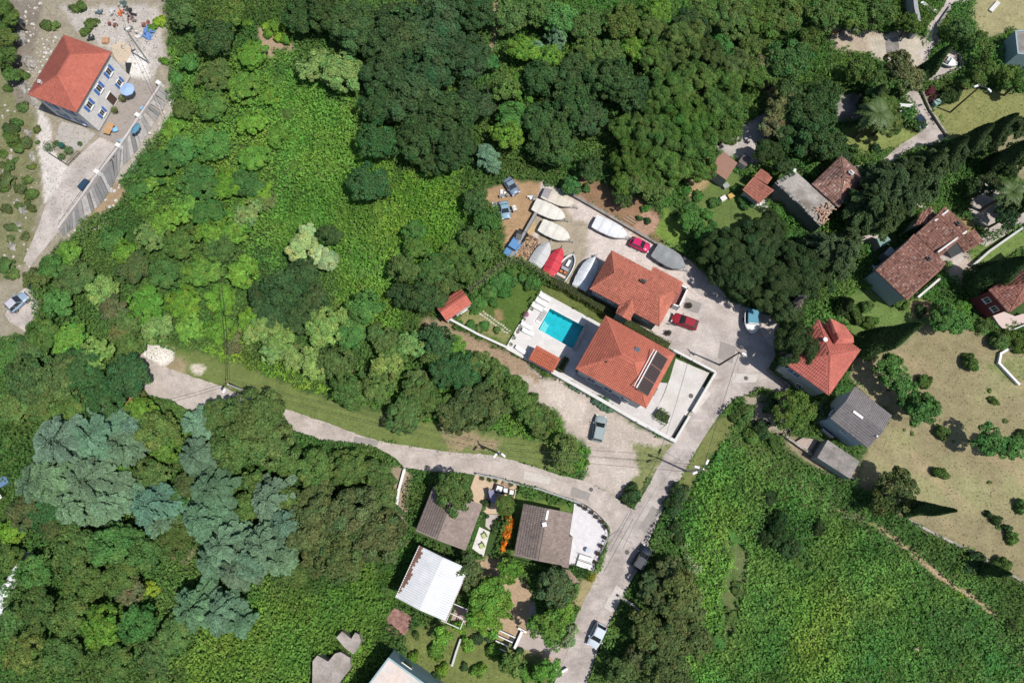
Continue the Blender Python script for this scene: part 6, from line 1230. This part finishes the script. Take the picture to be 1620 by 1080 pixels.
# low mounds breaking up the meadows
for (poly, cols, n_, r0, r1) in (([(1110,760),(1180,730),(1250,790),(1340,840),(1440,910),(1530,960),(1600,1050),(1560,1075),(1120,1075),(1120,900)], ('gr', 'br', 'md', 'md', 'gr'), 30, 7, 17), ([(330,1000),(450,950),(600,910),(630,950),(580,1000),(560,1060),(300,1075)], ('br', 'gr', 'md'), 16, 7, 14),
        ([(460,180),(560,230),(700,280),(730,320),(700,400),(640,480),(600,510),(540,480),(540,420),(460,370)], ('br', 'br', 'gr', 'md'), 20, 6, 13), (SLOPE, ('br', 'md', 'ol', 'gr', 'yl'), 26, 8, 17), ([(1380,560),(1600,560),(1600,880),(1450,820),(1400,700)], ('ol', 'bn'), 8, 2.5, 5), ([(0,180),(60,200),(60,330),(30,420),(0,430)], ('ol', 'md', 'do'), 13, 3, 9)):
    k_ = 0
    while k_ < n_:
        x = random.uniform(min(p[0] for p in poly), max(p[0] for p in poly)); y = random.uniform(min(p[1] for p in poly), max(p[1] for p in poly))
        if not inpoly(x, y, poly): continue
        tree(x, y, random.uniform(r0, r1), 'bush', random.choice(cols), random.uniform(.45, .85)); k_ += 1
# orange flowering shrub
for i, (a, b_, r_) in enumerate(((806,822,8),(804,834,10),(802,846,10),(799,858,8),(796,866,5))):
    o = tree(a, b_, r_+1, 'bush', 'br', 2.2, label='blazing orange flowering shrub between the cottages, '+('uppermost clump', 'second clump from the top', 'middle clump', 'second clump from the bottom', 'lowest clump')[i])
    for ch in o.children: ch.color = (.75, .27, .03, 1)
o = tree(1472, 145, 9, 'bush', 'dk', 1.2, label='bush with dark red leaves beside the side road'); o.children[0].color = (.16, .05, .06, 1)
o = tree(1476, 160, 10, 'bush', 'dk', 1.2, label='purple brown leaved bush lower beside the side road'); o.children[0].color = (.09, .05, .05, 1)
o = tree(1388, 38, 9, 'bush', 'dk', 1.2, label='dark violet bush above the rubble heap'); o.children[0].color = (.05, .035, .08, 1)
# grey dead conifer limb
o = tree(1262, 478, 15, 'feather', 'gy', 2.2, label='bare grey dead conifer among the dark pines'); o.scale.y *= .6
for ch in o.children: ch.color = (.26, .23, .21, 1)
finish_labels()
# cypresses: tall narrow columns
def cypress(base, top, wpx, label, c='dk'):
    b0 = P(*base); best = None                                            # height whose top falls on the traced tip
    for h in np.arange(4, 22, .25):
        q = P(*top, h); e = (Vector((q.x, q.y))-Vector((b0.x, b0.y))).length
        if best is None or e < best[0]: best = (e, h, q)
    h = best[1]; q = best[2]; root = empty('cypress_tree', (q.x*.5+b0.x*.5, q.y*.5+b0.y*.5, 0), 0, label, 'cypress'); Rr = wpx*mpp(*base)/2
    n = int(900*h*Rr/1.2); t = rng.random(n)**.85; a = rng.random(n)*6.283; rad = Rr*np.minimum(1, (t/.12)**.6)*(1-t)**.62*1.15*(.82+.25*rng.random(n))*(1+.18*np.sin(a*3+t*9))
    C = np.stack([np.cos(a)*rad, np.sin(a)*rad, .4+t*(h-.4)], 1); N = np.stack([np.cos(a), np.sin(a), np.full(n, .35)], 1)+rng.normal(0, .4, (n, 3))
    o = leaves_mesh('crown', C, N, .34*(.7+.6*rng.random(n)), .5, np.ones((n, 3))*(1+rng.normal(0, .2, (n, 1))), M_leaf, root); o.color = (COLS[c][0]*1.3, COLS[c][1]*1.55, COLS[c][2]*1.1, 1)
    mb = MB(); mb.tube((0, 0, 0), (0, 0, h*.9), .2, .03, 7); mb.build('trunk', M_bark, root)
cypress((1363, 553), (1457, 511), 38, 'tall dark cypress leaning out beside the coral house'); cypress((1425, 803), (1513, 808), 22, 'narrow cypress by the lower edge of the dry field')
cypress((1452, 132), (1503, 68), 24, 'tall cypress standing between the white dinghy and the road'); cypress((1535, 452), (1632, 408), 44, 'thick cypress above the dark red house')
cypress((1550, 890), (1600, 918), 20, 'dark cypress at the far lower end of the dry field'); cypress((1330, 492), (1345, 470), 26, 'short cypress among the dark trees left of the old tiled house', 'bk')
cypress((1592, 330), (1680, 285), 34, 'cypress at the right edge above the shaded footpath', 'bk')
for (bx, by, tx, ty, w_, lb) in ((1432,290,1488,240,36,'leaning spire conifer nearest the hip roof cottage'),(1465,268,1532,216,36,'leaning spire conifer second in the row above the courtyard house'),(1500,250,1572,196,34,'leaning spire conifer third in the row above the courtyard house'),(1535,236,1612,180,32,'leaning spire conifer fourth in the row, by the grassy plot'),(1400,318,1448,268,38,'leaning spire conifer beside the old tiled house'),(1560,275,1640,215,30,'leaning spire conifer near the right edge below the grassy plot'),(1372,178,1392,128,24,'slim dark conifer above the carport palm')): cypress((bx, by), (tx, ty), w_, lb, 'dg')
def palm(px, py, r, h, label, n=26):
    q = P(px, py, h); root = empty('palm_tree', (q.x, q.y, 0), 0, label, 'palm'); mb = MB(); mb.tube((0, 0, 0), (0, 0, h), .28, .2, 9); mb.build('trunk', M_bark, root)
    for i in range(n):
        a = 2*math.pi*i/n*1.0+random.uniform(-.1, .1); el = random.uniform(.15, 1.0); L = r*random.uniform(.85, 1.1); mb = MB(); prev = None
        for k in range(9):
            t = k/8; d = L*t*math.cos(el*.6); z = h+L*(math.sin(el)*t-.75*t*t); c = Vector((math.cos(a)*d, math.sin(a)*d, z))
            if prev is not None:
                mb.tube(prev, c, .03, n=3); side = Vector((-math.sin(a), math.cos(a), 0)); fw = (c-prev)
                for s_ in (-1, 1):
                    for f_ in (0, .5):
                        p0 = prev+fw*f_; w_ = .75*math.sin(math.pi*min(1, t*.85+.12))*(r/2.6); e = p0+side*s_*w_+fw*.9+Vector((0, 0, -.22*w_)); mb.add([p0-fw*.25, p0+fw*.75, e], [(0, 1, 2)])
            prev = c
        o = mb.build('frond', mat('palm_frond', (.085, .14, .035), .6, trans=.1), root)
palm(1391, 178, 2.9, 7.5, 'palm tree rising among the needled tree beside the carport'); palm(1601, 303, 2.4, 7, 'palm tree with drooping fronds near the right edge')
for (a, b_, r_) in ((1385,155,26),(1400,195,28),(1403,170,22),(1375,180,24)): 
    o = tree(a, b_, r_, 'pine', 'ol', .9, label='olive needled crown around the palm, '+{1385: 'above it', 1400: 'below it', 1403: 'right of it', 1375: 'left of it'}[a]); o['category'] = 'tree'; o['label'] = pend[-1][6]
# hedges: leaf skins over a box, several segments each
def hedge(pts, th, h, c, label, name='hedge', dens=46, L=.17):
    Q = [P(*p) for p in pts]; C = []; N = []
    for i in range(len(Q)-1):
        a, b_ = Q[i], Q[i+1]; d = b_-a; Ln = d.length; d.normalize(); s_ = Vector((-d.y, d.x, 0)); n = int(Ln*(th+2*h)*dens)
        u = rng.random(n)*Ln; w_ = (rng.random(n)*(th+2*h)); fx = np.where(w_ < h, -th/2, np.where(w_ > h+th, th/2, w_-h-th/2)); fz = np.where(w_ < h, w_, np.where(w_ > h+th, 2*h+th-w_, h))
        wob = 1+.16*np.sin(u*1.7)+.1*np.sin(u*4.1); fx = fx*wob+rng.normal(0, .06, n); fz = fz*(1+.05*np.sin(u*2.3))+rng.normal(0, .06, n)
        C.append(np.array(a)[None]+np.array(d)[None]*u[:, None]+np.array(s_)[None]*fx[:, None]+np.array((0, 0, 1))[None]*fz[:, None])
        N.append(np.array(s_)[None]*(np.where(w_ < h, -1, np.where(w_ > h+th, 1, 0)))[:, None]+np.array((0, 0, 1))[None]*np.where((w_ > h) & (w_ < h+th), 1.0, .3)[:, None]+rng.normal(0, .4, (n, 3)))
    C = np.concatenate(C); N = np.concatenate(N); base = Q[0]; root = empty(name, (base.x, base.y, 0), 0, label, 'hedge')
    o = leaves_mesh('foliage', C-np.array(base), N, L, .62, np.ones((len(C), 3))*(1+rng.normal(0, .16, (len(C), 1))), M_leaf, root); o.color = (*c, 1)
    mb = MB()
    for i in range(len(Q)-1):
        a, b_ = Q[i]-base, Q[i+1]-base; d = b_-a; c_ = (a+b_)/2; mb.box((c_.x, c_.y, h*.45), (d.length, th*.75, h*.9), math.atan2(d.y, d.x))
    mb.build('branches', mat('hedge_core', (.03, .035, .018), .95), root)
hedge([(872,447),(905,463),(940,484),(975,505),(1010,525),(1055,551)], 1.35, 1.7, (.10, .135, .03), 'long clipped hedge between the villa garden and the boat yard')
hedge([(741,463),(765,445),(785,428),(800,417),(816,414)], .9, 1.7, (.20, .29, .09), 'ivy covered fence between the meadow and the lawn', 'ivy_fence'); hedge([(818,414),(840,424),(858,436),(872,446)], .8, 1.6, (.19, .27, .09), 'ivy covered fence behind the row of boat sterns', 'ivy_fence')
hedge([(884,588),(896,567)], .9, 1.2, (.07, .11, .025), 'short clipped hedge beside the pool cabana'); hedge([(1038,652),(1048,660),(1056,664)], 1.6, .9, (.09, .17, .04), 'leafy planting between the villa path and the white wall'); hedge([(1030,624),(1036,612)], .6, .8, (.09, .15, .05), 'small leafy planting near the villa corner')
hedge([(1072,562),(1095,573),(1122,587)], .45, .5, (.06, .08, .035), 'thin row of low plants inside the white property wall')
# ------------------------------------------------------------------ ground cover of the meadows and thickets
CLEAR = [[(1428,153),(1450,138),(1457,155),(1467,176),(1481,197),(1497,220),(1480,228),(1436,238),(1405,262),(1395,255),(1425,228),(1452,212),(1464,203),(1450,185),(1443,165)], [(1462,128),(1485,96),(1500,84),(1515,90),(1516,108),(1487,122)], [(1452,84),(1466,74),(1468,41),(1483,24),(1496,4),(1500,-15),(1545,-15),(1538,2),(1505,7),(1500,18),(1480,43),(1476,60),(1482,70),(1470,82),(1460,98)], ROADW, ROADM, DECK, TER, [(742,748),(790,756),(822,766),(818,795),(795,815),(792,842),(776,884),(745,870),(757,832),(765,812),(742,780)], [(870,594),(915,560),(1060,560),(1130,588),(1065,700)], [(800,552),(806,545),(878,590),(872,596)], [(720,950),(745,965),(738,992),(710,988)], [(1365,372),(1420,368),(1420,410),(1380,440)]]+[s[0] for s in SOILS if s[0][0] not in ((1160,650),(1100,905),(1315,805))]+[[(45,140),(105,40),(250,20),(270,90),(210,240),(120,380),(40,420)], [(686,480),(728,450),(752,480),(708,512)], [(650,840),(690,760),(765,790),(735,880)], [(622,945),(664,857),(745,900),(705,990)], [(808,880),(828,790),(912,808),(898,905)],
    [(930,460),(965,390),(1085,450),(1045,530)], [(905,590),(955,495),(1075,560),(1025,655)], [(1240,580),(1294,500),(1365,555),(1311,630)], [(1310,661),(1352,608),(1412,657),(1372,712)], [(1380,425),(1448,370),(1505,330),(1560,380),(1525,405),(1436,474)], [(1222,289),(1258,266),(1325,327),(1298,362)],
    [(1558,461),(1640,400),(1700,430),(1620,530)], [(1282,290),(1331,243),(1378,285),(1325,330)], [(1255,699),(1295,690),(1365,730),(1345,760)], [(532,1008),(541,996),(571,1010),(560,1036)], [(493,1045),(502,1034),(540,1029),(556,1042),(554,1060),(534,1100),(490,1100)], [(580,1085),(615,1034),(690,1085)], [(610,978),(624,960),(655,975),(642,1006)],
    [(800,365),(852,335),(850,410),(815,420)], [(1128,590),(1214,587),(1240,520),(1150,470),(1060,390),(900,300),(850,300),(850,420),(1067,556)]]
CLW = [PP(p) for p in CLEAR]; _sid = [id(s_[0]) for s_ in SOILS]; SOFTI = {i for i, p in enumerate(CLEAR) if id(p) in _sid}
def grassy(i): return SOILS[i][1][1] > SOILS[i][1][0]*.98 and SOILS[i][1][1] < .27
BRI = [([(275,95),(330,85),(430,90),(520,140),(590,225),(640,270),(700,262),(735,300),(740,340),(715,390),(700,440),(650,480),(640,520),(560,500),(520,470),(540,420),(450,400),(330,345),(230,335),(215,300),(265,220),(280,150)], (.125, .270, .046)),
       ([(1090,760),(1130,690),(1200,720),(1280,790),(1330,830),(1430,900),(1540,960),(1620,1080),(1090,1100),(1110,950),(1090,860)], (.108, .240, .052)), ([(1095,770),(1140,760),(1170,830),(1150,920),(1120,1000),(1100,1080),(1090,980)], (.140,.300,.055)), ([(600,270),(720,270),(735,320),(715,400),(690,440),(640,400)], (.150,.310,.042)), ([(1240,940),(1300,900),(1340,960),(1320,1060),(1250,1075)], (.150,.290,.05)), ([(1330,850),(1420,900),(1430,960),(1380,940)], (.13,.265,.055)), ([(1200,800),(1270,830),(1290,900),(1220,900)], (.055,.125,.035)), ([(1450,980),(1540,960),(1600,1060),(1480,1070)], (.07,.17,.045)),  # the dark hollow has its shade put into the leaf colour
       ([(330,1000),(420,940),(520,930),(600,900),(640,870),(650,900),(620,960),(600,1040),(580,1090),(280,1100),(290,1040)], (.120, .245, .042)),
       ([(640,590),(860,600),(940,760),(800,700),(560,650)], (.10, .23, .04)), ([(330,540),(420,560),(560,640),(480,640),(330,570)], (.14, .27, .035)), ([(1320,480),(1480,480),(1440,560),(1330,540)], (.07, .19, .035)),
       ([(800,0),(1500,0),(1500,100),(1250,130),(1000,80),(800,200)], (.075, .17, .032)), ([(1080,330),(1240,340),(1300,420),(1090,370)], (.09, .22, .035))]
BRW = [(PP(p), np.array(c)) for p, c in BRI]
def cover(name, n, L, hgt, xr, yr, seed, asp=.62, base=(.078, .165, .038), label=None, only=None, clump=1.0):
    g = np.random.default_rng(seed); x = g.uniform(*xr, n); y = g.uniform(*yr, n)
    ok = np.ones(n, bool)
    if only is None:
        wx = x+(fbm(x*.7, y*.7, 1)-.5)*2.2; wy = y+(fbm(x*.7+9, y*.7+4, 3)-.5)*2.2
        for i, p in enumerate(CLW):
            mn = p.min(0); mx = p.max(0); s = (x > mn[0]) & (x < mx[0]) & (y > mn[1]) & (y < mx[1]) & ok; j = np.nonzero(s)[0]
            if len(j): ok[j[inside(wx[j] if i in SOFTI else x[j], wy[j] if i in SOFTI else y[j], p)]] = False
    else:
        ok[:] = False
        for p in only: ok |= inside(x, y, p)
    x = x[ok]; y = y[ok]; n = len(x)
    def H(x, y): return hgt*(.15+1.5*np.clip(fbm(x*.42, y*.42, 2, 3)-.35, 0, 1)+3.8*clump*np.clip(fbm(x*.17, y*.17, 4, 2)-.38, 0, 1)+.75*vn(x*1.5, y*1.5, 5)*clump+.38*vn(x*3.4, y*3.4, 6)*clump)
    e = .12; h = H(x, y); hx = (H(x+e, y)-h)/e; hy = (H(x, y+e)-h)/e
    C = np.stack([x, y, h*(1-.5*g.random(n)**2)+.03], 1); N = np.stack([-hx, -hy, np.ones(n)], 1); N /= np.linalg.norm(N, axis=1)[:, None]; N += g.normal(0, .42, (n, 3)); N[:, 2] = abs(N[:, 2])+.05
    big = fbm(x*.09, y*.09, 3); mid = fbm(x*.5, y*.5, 1)
    col = np.ones((n, 3))*np.array(base)
    for p, c in BRW:
        if only is not None: break
        d = sdist(x, y, p); k = np.clip(.5-d/3+(mid-.5)*3, 0, 1)[:, None]; col = col*(1-k)+c*k
    col *= (.42+.85*big+.42*mid)[:, None]; col[:, 0] *= .62+.85*fbm(x*.2, y*.2, 6); col *= (1+g.normal(0, .17, n))[:, None]
    dry = (g.random(n) < .02); col[dry] = np.array((.16, .15, .07))
    Ls = L*(.5+1.2*g.random(n)**1.8); o = leaves_mesh(name, C, N, Ls, asp, np.clip(col, .004, .8), M_leaf); o.color = (1, 1, 1, 1)
    return tag(o, label, None, None, 'stuff')
cover('undergrowth', 820000, .31, .62, (-86, 86), (-30, 86), 11, label='dense creepers and undergrowth of the meadows')
GR = [SOILW[i][0] for i in range(len(SOILS)) if grassy(i)]
cover('grass', 150000, .17, .10, (-86, 86), (-30, 86), 12, asp=.4, base=(.13, .155, .05), label='short uneven grass of lawns and verges', only=GR, clump=.4)
DRYX = None
DRY = [PP(SOILS[k][0]) for k in range(len(SOILS)) if not grassy(k) and SOILS[k][1][0] < .345]
cover('dry_grass', 90000, .20, .08, (-86, 92), (-30, 86), 13, asp=.35, base=(.215, .21, .11), label='thin dry grass and weeds of field and banks', only=DRY, clump=.4)
# loose limestone on the slope and rubble strips: small stones as one mass, larger rocks as things
def stones(name, polys, dens, smin, smax, m, label, seed, z=0):
    g = np.random.default_rng(seed); mb_v = []; mb_f = []; k = 0
    ico = [(0, 0, 1), (.89, 0, .45), (.28, .85, .45), (-.72, .53, .45), (-.72, -.53, .45), (.28, -.85, .45), (.72, .53, -.45), (-.28, .85, -.45), (-.89, 0, -.45), (-.28, -.85, -.45), (.72, -.53, -.45), (0, 0, -1)]
    icf = [(0,1,2),(0,2,3),(0,3,4),(0,4,5),(0,5,1),(1,6,2),(2,7,3),(3,8,4),(4,9,5),(5,10,1),(2,6,7),(3,7,8),(4,8,9),(5,9,10),(1,10,6)]
    for p in polys:
        W = PP(p); mn = W.min(0); mx = W.max(0); n = int((mx-mn).prod()*dens); x = g.uniform(mn[0], mx[0], n); y = g.uniform(mn[1], mx[1], n); ok = inside(x, y, W); x = x[ok]; y = y[ok]
        for a, b_ in zip(x, y):
            s = smin+(smax-smin)*g.random()**3; V = np.array(ico)*(1+g.normal(0, .18, (12, 1)))*s*np.array((1, .8, .55)); t = g.random()*6.28; V = V@np.array(((math.cos(t), -math.sin(t), 0), (math.sin(t), math.cos(t), 0), (0, 0, 1))); V += (a, b_, s*.25+z)
            mb_v.append(V); mb_f.append(np.array(icf)+12*k); k += 1
    o = mk(name, np.concatenate(mb_v), np.concatenate(mb_f), m); return tag(o, label, None, None, 'stuff')
stones('rubble', [[(258,150),(275,150),(262,190),(225,250),(178,310),(160,325),(190,275),(235,215)], [(38,10),(66,5),(60,45),(44,70)], [(60,60),(100,55),(55,150),(48,165),(40,120)], [(100,370),(130,362),(200,300),(206,308),(160,362),(120,378)]], 2.2, .10, .42, mat('limestone_rubble', (.56, .53, .48), .95, 3, .2), 'loose pale limestone rubble beside the retaining wall', 5)
stones('gravel', [[(0,150),(60,180),(66,300),(50,420),(0,440)], [(60,180),(80,235),(66,330),(60,300)], [(100,10),(250,10),(262,90),(240,130),(130,60)]], .55, .06, .35, mat('limestone_gravel', (.50, .46, .41), .95, 3, .2), 'scattered small stones of the rocky slope', 6)
stones('rubble', [[(1318,45),(1345,38),(1372,50),(1375,62),(1350,62),(1322,56)], [(1510,75),(1528,85),(1531,100),(1518,104),(1508,90)]], 5, .10, .35, mat('grey_rubble', (.45, .40, .35), .95, 3, .25), 'heaps of broken stone and rubble near the side road', 7)
stones('gravel', [[(755,690),(790,696),(785,708),(750,700)], [(880,690),(930,690),(930,650),(1040,700),(1000,770),(940,750)], [(1180,620),(1235,625),(1240,680),(1190,665)], [(850,340),(890,330),(935,380),(920,440),(860,420),(845,400)]], .8, .03, .12, mat('yard_gravel', (.42, .36, .30), .95, 3, .2), 'loose gravel on the parking ground', 8)
# standing rocks as things
RK = [(52,248,9,'left of the pale crazy paving'),(35,330,10,'largest outcrop of the grassy slope'),(28,322,7,'small one touching the largest outcrop'),(30,358,9,'low flat one on the grassy slope'),(20,390,10,'beside the ramp foot'),(45,212,9,'pointed one near the round patio'),(18,250,6,'smallest below the olive bushes'),(14,262,6,'leaning one at the left edge'),(8,275,7,'dark one at the left edge'),(50,265,7,'between the two slope bushes'),(40,140,14,'ribbed outcrop left of the stone house'),(48,100,14,'ribbed outcrop above the last'),(35,60,14,'ribbed outcrop near the upper left corner'),(28,30,12,'ribbed outcrop highest in the corner'),(112,15,8,'tan boulder above the stone house'),(55,160,10,'ribbed outcrop below the others'),(1213,74,5,'pale block on the slope by the earth path')]
for (px, py, r_, lb) in RK:
    q = P(px, py); bm = bmesh.new(); bmesh.ops.create_icosphere(bm, subdivisions=3, radius=1); rw = r_*mpp(px, py)
    for v in bm.verts:
        nz_ = float(fbm(v.co.x*2.6+px, v.co.y*2.6+py+v.co.z*2, 2))*1.5+.25; v.co = Vector((v.co.x*nz_, v.co.y*nz_*.75, v.co.z*nz_*.5))*rw
    me = bpy.data.meshes.new('rock'); bm.to_mesh(me); bm.free(); o = link('rock', me, M_rock); o.location = (q.x, q.y, rw*.05); o.rotation_euler = (0, 0, random.uniform(-1.3, -.9)); o.scale = (1, .7, .8); tag(o, 'grey limestone rock, '+lb, 'rock')
# stepping stones of the lawn path
ss = empty('stepping_stone_path', (0, 0, 0), 0, 'double line of stepping stones from shed to pool deck', 'path'); a, b_ = P(748, 485), P(807, 527); ss.location = a
for j in range(17):
    for k in (0, 1):
        t = (j+.3*k)/17; p = a.lerp(b_, t)-a; d = (b_-a).normalized(); n_ = Vector((-d.y, d.x, 0)); p += n_*(.28*(k*2-1)+random.uniform(-.06, .06)); mb = MB()
        pts = [(.2*random.uniform(.7, 1.2)*math.cos(t_), .16*random.uniform(.7, 1.2)*math.sin(t_)) for t_ in [i*1.047 for i in range(6)]]; mb.prism(pts, 0, .05); o = mb.build('stepping_stone', mat('pale_stone', (.50, .47, .38), .9, 5, .15), ss); o.location = p
# the small white things
for (px, py, s_, h_, lb, c_) in ((1216, 73, .8, .5, 'white box standing on the slope by the earth path', (.75, .75, .73)), (1447, 1025, .6, .3, 'pinkish broken slab lying in the green meadow', (.6, .42, .38))):
    q = P(px, py); mb = MB(); mb.box((0, 0, h_+.25), (s_, s_*.8, h_), .4, top=.9); o = mb.build('white_box' if s_ > .7 else 'broken_slab', mat('box_%d' % px, c_, .8)); o.location = q; tag(o, lb, 'box' if s_ > .7 else 'slab')
# white greenhouse sheet at the left edge
q = P(12, 935); gh = empty('plastic_tunnel', (q.x, q.y, 0), ang((-8, 985), (38, 898)), 'torn white plastic tunnel sheet at the lower left edge', 'tunnel')
for i in range(11):
    mb = MB(); L = 12; x0 = -L/2+i*L/11; vs = []
    for j in range(7): a_ = math.pi*j/6; y_ = 1.15*math.cos(a_)*(.75+.25*math.sin(i*.6)); z_ = 1.0*math.sin(a_)+.2+.08*math.sin(i*2.1+j); vs += [(x0+.1*math.sin(j*2+i), y_, z_), (x0+L/11*.96, y_, z_)]
    mb.add(vs, [(2*j, 2*j+1, 2*j+3, 2*j+2) for j in range(6)]); mb.build('plastic_sheet', mat('torn_plastic', (.62, .65, .66), .4, 4, .25), gh)
mb = MB(); o_ = P(3, 787); mb.box((0, 0, .4), (1.6, 1.2, .8), .6); o = mb.build('blue_tank', mat('tank_blue', (.12, .22, .38), .6)); o.location = P(9, 762); tag(o, 'blue covered tank at the left edge', 'tank')
mb = MB()
for j in range(7): mb.box((0, -.9+.3*j, 2.2), (2.6, .2, .08), 0)
o = mb.build('white_pergola', M_white); o.location = o_; o.rotation_euler = (0, 0, .7); tag(o, 'white slatted pergola top at the left edge', 'pergola')
# loose timber, beams and beds of the lower garden
q = P(800, 1013); pg = empty('beam_shelter', (q.x, q.y, 0), ang((790, 992), (818, 1005)), 'pale beams over the dark pit beside the garden path', 'shelter')
for j, (dy, L) in enumerate(((1.0, 2.6), (.3, 2.4), (-.4, 2.0), (-1.1, 1.6))): mb = MB(); mb.box((-.3, dy, .7), (L, .14, .12)); mb.build('beam', M_white, pg)
mb = MB(); mb.box((.9, .4, .03), (1.2, 1.0, .05)); mb.build('pit_cover', M_dark, pg)
q = P(820, 1010); mb = MB(); mb.box((0, 0, .3), (.35, 2.6, .6), -.45); mb.box((.55, 1.2, .3), (1.3, .25, .6), -.45); o = mb.build('corner_kerb', M_white); o.location = q; tag(o, 'white corner kerb at the head of the garden path', 'kerb')
q = P(720, 968); fr_ = empty('garden_pergola', (q.x, q.y, 0), ang((712, 975), (735, 985)), 'white metal frame over the small brick terrace beside the white hall', 'pergola')
for (x, y, L, r_) in ((0, 1.3, 3.4, 0), (0, 0, 3.2, 0), (0, -1.3, 2.6, 0), (1.5, 0, 2.8, 1.57), (-.6, 0, 2.8, 1.57)): mb = MB(); mb.box((x, y, 2.0), (L, .09, .09), r_); mb.build('beam', M_white, fr_)
for (x, y) in ((-1.5, 1.3), (1.5, 1.3), (1.5, -1.3), (-1.2, -1.3)): mb = MB(); mb.box((x, y, 1.0), (.08, .08, 2.0)); mb.build('post', M_white, fr_)
sheet('brick_terrace', [(722,955),(742,965),(736,990),(712,985)], .03, mat('pink_brick', (.45, .33, .29), .85, 5, .12, brick=(.3, .15, .01, .8)))
for i, (a, b_) in enumerate((((985, 345), (1003, 356)), ((990, 343), (1006, 353)), ((995, 341), (1010, 350)), ((1000, 362), (1012, 369)))):
    A, B = P(*a), P(*b_); c = (A+B)/2; mb = MB(); mb.box((0, 0, .06), ((B-A).length, .28, .12), math.atan2((B-A).y, (B-A).x)); o = mb.build('garden_bed_board', M_wood); o.location = c; tag(o, 'weathered board of the bare garden beds above the boat yard, '+('lowest', 'second', 'uppermost', 'one nearest the plot corner')[i], 'board')
# pile of yellow beams by the rubble heap
yb = empty('beam_stack', P(1317, 52), .2, 'yellow timber beams beside the rubble heap', 'timber')
for j in range(3): mb = MB(); mb.box((0, -.35+.35*j, .15), (1.9, .16, .16)); mb.build('beam', mat('yellow_beam', (.5, .35, .12), .8), yb)
q = P(1476, 168); mb = MB(); mb.box((0, 0, .6), (1.0, .8, 1.2), .4, top=.9); mb.box((0, 0, 1.25), (1.05, .85, .1), .4); o = mb.build('waste_bin', mat('pale_green_plastic', (.25, .40, .34), .5)); o.location = q; tag(o, 'pale green waste bin under the dark red bush', 'bin')
q = P(1572, 12); mb = MB(); mb.box((0, 0, .15), (2.4, .7, .3), ang((1564, 22), (1580, 4))); o = mb.build('stone_slab', M_whiteconc); o.location = q; tag(o, 'pale slab lying in the straw coloured meadow in the upper right', 'slab')
q = P(1537, 438); mb = MB(); mb.box((0, 0, .4), (1.3, .5, .5), .7); o = mb.build('white_box', M_white); o.location = q; tag(o, 'white bundle below the courtyard terrace', 'bundle')
q = P(1173, 262); sh_ = empty('shack', (q.x, q.y, 0), .9, 'tiny shack with dark roof between the flat brown shed and the lane', 'shack'); mb = MB(); mb.box((0, 0, .9), (1.7, 1.1, 1.8)); mb.build('wall', M_plaster, sh_)
for j in range(4): mb = MB(); mb.box((-.68+.45*j, 0, 1.86), (.43, 1.4, .06)); mb.build('roof_sheet', mat('dark_sheet', (.16, .13, .12), .7), sh_)
for (px, py, lb, c_) in ((1147, 296, 'grey crate beside the vegetable garden', (.30, .32, .30)), (1155, 312, 'yellow tub in the vegetable garden', (.5, .34, .10)), (1143, 316, 'white sack in the vegetable garden', (.7, .68, .66))):
    q = P(px, py); mb = MB(); mb.box((0, 0, .3), (.9, .7, .6), .5, top=.85); mb.box((0, 0, .62), (.95, .75, .05), .5); o = mb.build(lb.split()[1], mat('g_'+lb.split()[1], c_, .7)); o.location = q; tag(o, lb, lb.split()[1])
mb = MB(); a = P(1331, 817); mb.tube((0, 0, .2), (1.8, -.15, .25), .12, n=7); o = mb.build('fallen_log', mat('pale_log', (.5, .47, .4), .9)); o.location = a; tag(o, 'pale fallen log at the start of the meadow footpath', 'log')
# satellite dishes, manhole
q = P(1256, 268, 4.3); mb = MB(); mb.cone((0, 0), .45, 0, .2, .35, 14); mb.box((0, 0, -.1), (.3, .3, .3)); o = mb.build('satellite_dish', M_white); o.location = (q.x, q.y, 4.1); tag(o, 'white satellite dish at the upper corner of the roofless ruin', 'dish')
